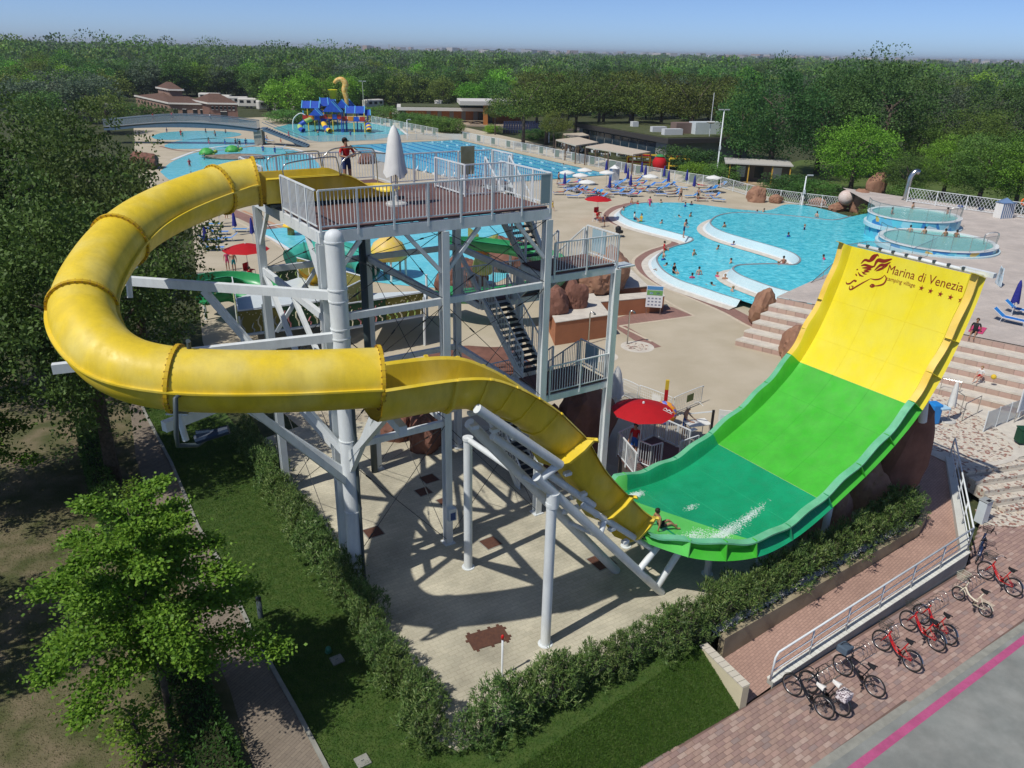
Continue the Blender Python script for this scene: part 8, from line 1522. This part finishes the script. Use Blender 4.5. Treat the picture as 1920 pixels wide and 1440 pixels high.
for pts, cols in (([(-4.5, -2, 3.2), (-5.6, -3, 2.6), (-6.6, -3.2, 1.7), (-6.3, -4.2, .9), (-5.6, -4.8, .6)], (M_LIM, M_PB)), ([(-1.8, -2, 3.2), (-1.5, -3.4, 2.2), (-.6, -5.0, 1.2), (.4, -6.2, .8)], (M_PB, M_KY)), ([(7.0, -1, 2.6), (7.8, -2, 1.6), (8.0, -3.2, .7)], (M_KY, M_PB))):
    P = bez(pts, 5); seg = max(2, len(P)//4)
    for k in range(0, len(P)-1, seg): mb = MB(); mb.tube(P[k:k+seg+1], .55, 14, cap=False); mb.build('tube_slide', cols[(k//seg) % 2], pc_, world=False, smooth=True)
mb = MB(); mb.lathe([(.7, 8.2), (.95, 10.6), (1.02, 10.6), (.9, 10.4)], (.1, 0, 0), 16); mb.build('tipping_bucket', mat('bucket_yellow', (.65, .55, .02)), pc_, world=False, smooth=True); mb = MB(); mb.tube(bez([(3.0, 0, 6.5), (2.9, 0, 8.5), (2.6, 0, 10.5), (2.9, 0, 12), (2.2, 0, 13.2), (1.2, 0, 13.0), (.5, 0, 12.2)], 5), [.35+.3*math.sin(PI*k/30) for k in range(31)], 10); mb.build('seahorse', mat('seahorse_orange', (.65, .32, .05), (.8, .55, .2), 2.5, .5), pc_, world=False, smooth=True)
mb = MB(); mb.tube(bez([(-8.5, -2, 0), (-8.3, -2, 3), (-6.8, -2, 4.6), (-5.6, -2, 4.2)], 5), .12, 8); mb.build('spray_arch', M_WCAN, pc_, world=False, smooth=True)
# lamp posts, white poles
def lamp(lb, base, h, arms, m=M_WHITE):
    t = thing('lamp_post', lb, 'lamp post', base); mb = MB(); mb.lathe([(.13, 0), (.11, .1), (.07, h)], n=10); mb.build('pole', m, t, world=False, smooth=True)
    for a in arms: mb = MB(); mb.box((.45*math.cos(a), .45*math.sin(a), h+.1), (.7, .25, .14), a); mb.build('lamp_head', mat('lamp_head_grey', (.4, .42, .42)), t, world=False)
    mb = MB(); mb.box((0, -.12, h*.48), (.25, .2, .5)); mb.build('junction_box', M_GREYW, t, world=False)
q = g(1342, 340); lamp('tall double headed lamp post by the far white fence', q, gz(q, 207), (.2, 3.3)); q = g(684, 240); lamp('tall double headed lamp post behind the play castle', q, gz(q, 153), (0, PI), mat('green_grey_pole', (.2, .25, .2))); q = g(1503, 386); lamp('white single lamp post at the far pool fence', q, gz(q, 330), (0,)); q = g(1029, 268); lamp('white pole beside the left pergola', q, gz(q, 232), (0,)); q = g(764, 262); lamp('white pole beside the splash pool fence', q, gz(q, 225), (0,))
# red and yellow play frame by the fence
t = thing('ball_game', 'red and yellow ball play frame behind the race pool fence', 'play frame', g(1235, 322), -.2); mb = MB(); mb.lathe([(1.1*math.sin(a), 1.3-1.1*math.cos(a)) for a in np.linspace(0, PI, 10)], n=16); mb.build('red_ball', CLOTH['red'], t, world=False, smooth=True); mb = MB(); mb.lathe([(.7, 2.35), (.4, 2.6), (0, 2.65)], n=9); mb.build('green_cap', CLOTH['green'], t, world=False)
for x0, x1, y0, m in ((-5, -1.5, 0, CLOTH['yellow']), (-5, -1.5, 2.5, CLOTH['red']), (1.5, 4.5, 0, CLOTH['yellow']), (1.5, 4.5, 2.5, CLOTH['red']), (-5, 4.5, 3.2, CLOTH['yellow'])): mb = MB(); mb.beam((x0, y0, 2.1), (x1, y0, 2.1), .2, .22); mb.beam((x0, y0, 1.0), (x1, y0, 1.0), .16, .18); mb.tube([(x0, y0, 0), (x0, y0, 2.1)], .12, 6); mb.tube([(x1, y0, 0), (x1, y0, 2.1)], .12, 6); mb.build('rail_side', m, t, world=False)
t = thing('striped_cabin', 'blue striped changing cabin at the race pool end', 'cabin', g(1151, 338), .4); mb = MB(); mb.box((0, 0, .85), (1.2, .9, 1.7)); mb.build('body', mat('stripe_blue', (0, 0, 0)), t, world=False)
for k in range(6): mb = MB(); mb.box((-.5+k*.2, -.47, .85), (.1, .03, 1.66)); mb.build('stripe', CLOTH['white'], t, world=False)
mb = MB(); mb.lathe([(.9, 1.7), (0, 2.2)], (0, 0, 0), 4); mb.build('roof', CLOTH['white'], t, world=False)
# shrubs and hedges behind the fences
def bush(lb, x, y, w, h, kind, grp):
    cm, tm, th, rz = TM[(kind, 'round')][0]; t = thing('garden_shrub', lb, 'shrub', g(x, y), x, grp); s = w/6.8; inst('foliage', cm, t, (0, 0, h*.45), (0, 0, 0), (s, s, h/7.4)); inst('stem', tm, t, (0, 0, 0), (0, 0, 0), (.4, .4, h*.5/th))
for k in range(9): bush('clipped green shrub in the hedge before the pavilion', 765+k*10.5, 236+k*1.7, 5.5, 3.2, 'mid', 'hedge before the pavilion')
for x, y, w, h, kd_, lb in ((1270, 318, 6, 4, 'dark', 'dark shrub by the restaurant wall corner'), (1300, 325, 6, 4, 'dark', 'dark shrub behind the tall lamp'), (1300, 338, 4.5, 2.8, 'lime', 'bright round shrub behind the fence'), (1325, 330, 6, 4, 'dark', 'dark shrub left of the mobile home'), (1350, 345, 5, 3, 'mid', 'shrub at the foot of the tall lamp'), (1475, 362, 6, 2.6, 'dark', 'low dark shrub right of the mobile home'), (1500, 368, 6, 2.4, 'dark', 'low dark shrub behind the white lamp'), (1525, 374, 6, 2.4, 'mid', 'low shrub behind the flat boulder'), (1690, 392, 4, 3, 'mid', 'shrub beside the steel duct'), (925, 250, 4, 2, 'lime', 'bright round planter shrub before the theatre'), (1000, 262, 5, 2.2, 'mid', 'shrub before the theatre seats, left'), (1030, 262, 5, 2.2, 'mid', 'shrub before the theatre seats, right'), (260, 235, 9, 5, 'mid', 'bushy shrub left of the brown building'), (300, 234, 7, 4, 'dark', 'dark shrub before the brown building'), (600, 232, 10, 3, 'dark', 'low dark shrub left behind the play castle'), (540, 230, 10, 3, 'mid', 'low shrub left of the play castle'), (720, 228, 9, 4, 'mid', 'shrub right behind the play castle'), (1640, 420, 4, 2.2, 'olive', 'dry shrub beside the whirlpool rocks')): bush(lb, x, y, w, h, kd_, 'shrubs behind the pools')
sheet('park_lawn', [(1350, 345), (1440, 372), (1580, 390), (1690, 372), (1930, 402), (2300, 430), (2300, 300), (1500, 300)], -.012, mat('park_lawn', (.06, .10, .02), (.11, .15, .04), 1.2, .95))
# far town and lagoon
tn = MB(); rf2 = random.Random(31)
for k in range(260):
    px = rf2.uniform(650, 1950); d = rf2.uniform(3200, 6500)/1.38; p = base_at(px, d); w = rf2.uniform(10, 45); h = rf2.uniform(8, 22) if rf2.random() < .985 else rf2.uniform(28, 45); w = w if h < 26 else rf2.uniform(4, 7); tn.box((p.x, p.y, h/2), (w, w, h), rf2.random(), rf2.randrange(3))
tag(tn.build('distant_town', [mat('town_pale', (.5, .47, .44)), mat('town_brick', (.36, .25, .2)), mat('town_grey', (.35, .36, .38))]), 'pale distant town roofs and towers along the horizon', 'town', kind='stuff')
sheet('lagoon_water', [], .0, mat('far_lagoon', (.10, .18, .26), rough=.15), pts=[base_at(600, 1950), base_at(1950, 1950), base_at(1950, 2300), base_at(600, 2300)])
# ================================================================= labels: number look-alikes from the left
ORD = 'first second third fourth fifth sixth seventh eighth ninth tenth eleventh twelfth thirteenth fourteenth fifteenth sixteenth seventeenth eighteenth nineteenth twentieth'.split()
def ordw(k): return ORD[k] if k < 20 else ('twenty-' if k < 29 else 'thirty-' if k < 39 else 'forty-' if k < 49 else 'fifty-')+ORD[(k-20) % 10] if (k-20) % 10 < 9 else {29: 'thirtieth', 39: 'fortieth', 49: 'fiftieth'}.get(k, 'last')
def photo_x(o): q = np.array(o.location)-np.array([0, 0, CAMH]); return 960+FPX*(CR@q)/(CF@q)
zones = [(205, 'beyond the left poplars'), (480, 'behind the brown building'), (700, 'behind the play castle'), (990, 'behind the orange pavilion'), (1350, 'behind the pine grove'), (9999, 'behind the right-hand trees')]
for o in col.objects:
    if o.parent is None and o.name.startswith('woodland_tree'):
        z = next(n for m, n in zones if photo_x(o) < m); o['label'] = o['label'].replace('behind the pools', z)+(', nearer row' if o.location.length < 305 else ', farther row')
seen = {}
for o in col.objects:
    if o.parent is None and o.get('label'): seen.setdefault(o['label'], []).append(o)
for lb, os_ in seen.items():
    if len(os_) < 2: continue
    os_.sort(key=photo_x)
    for k, o in enumerate(os_): o['label'] = f'{lb}, {ordw(k)} from left'
# ---- summer haze
hz = MB().box((0, 5200, 14), (13000, 11000, 32)).build('haze', M_WHITE)
hm = bpy.data.materials.new('haze_air'); hm.use_nodes = True; hn = hm.node_tree; hn.nodes.clear(); ho = hn.nodes.new('ShaderNodeOutputMaterial'); pv = hn.nodes.new('ShaderNodeVolumePrincipled')
pv.inputs['Color'].default_value = (.80, .88, .96, 1); pv.inputs['Density'].default_value = .00016; pv.inputs['Anisotropy'].default_value = .2; hn.links.new(pv.outputs[0], ho.inputs['Volume'])
hz.data.materials.clear(); hz.data.materials.append(hm); tag(hz, kind='stuff')
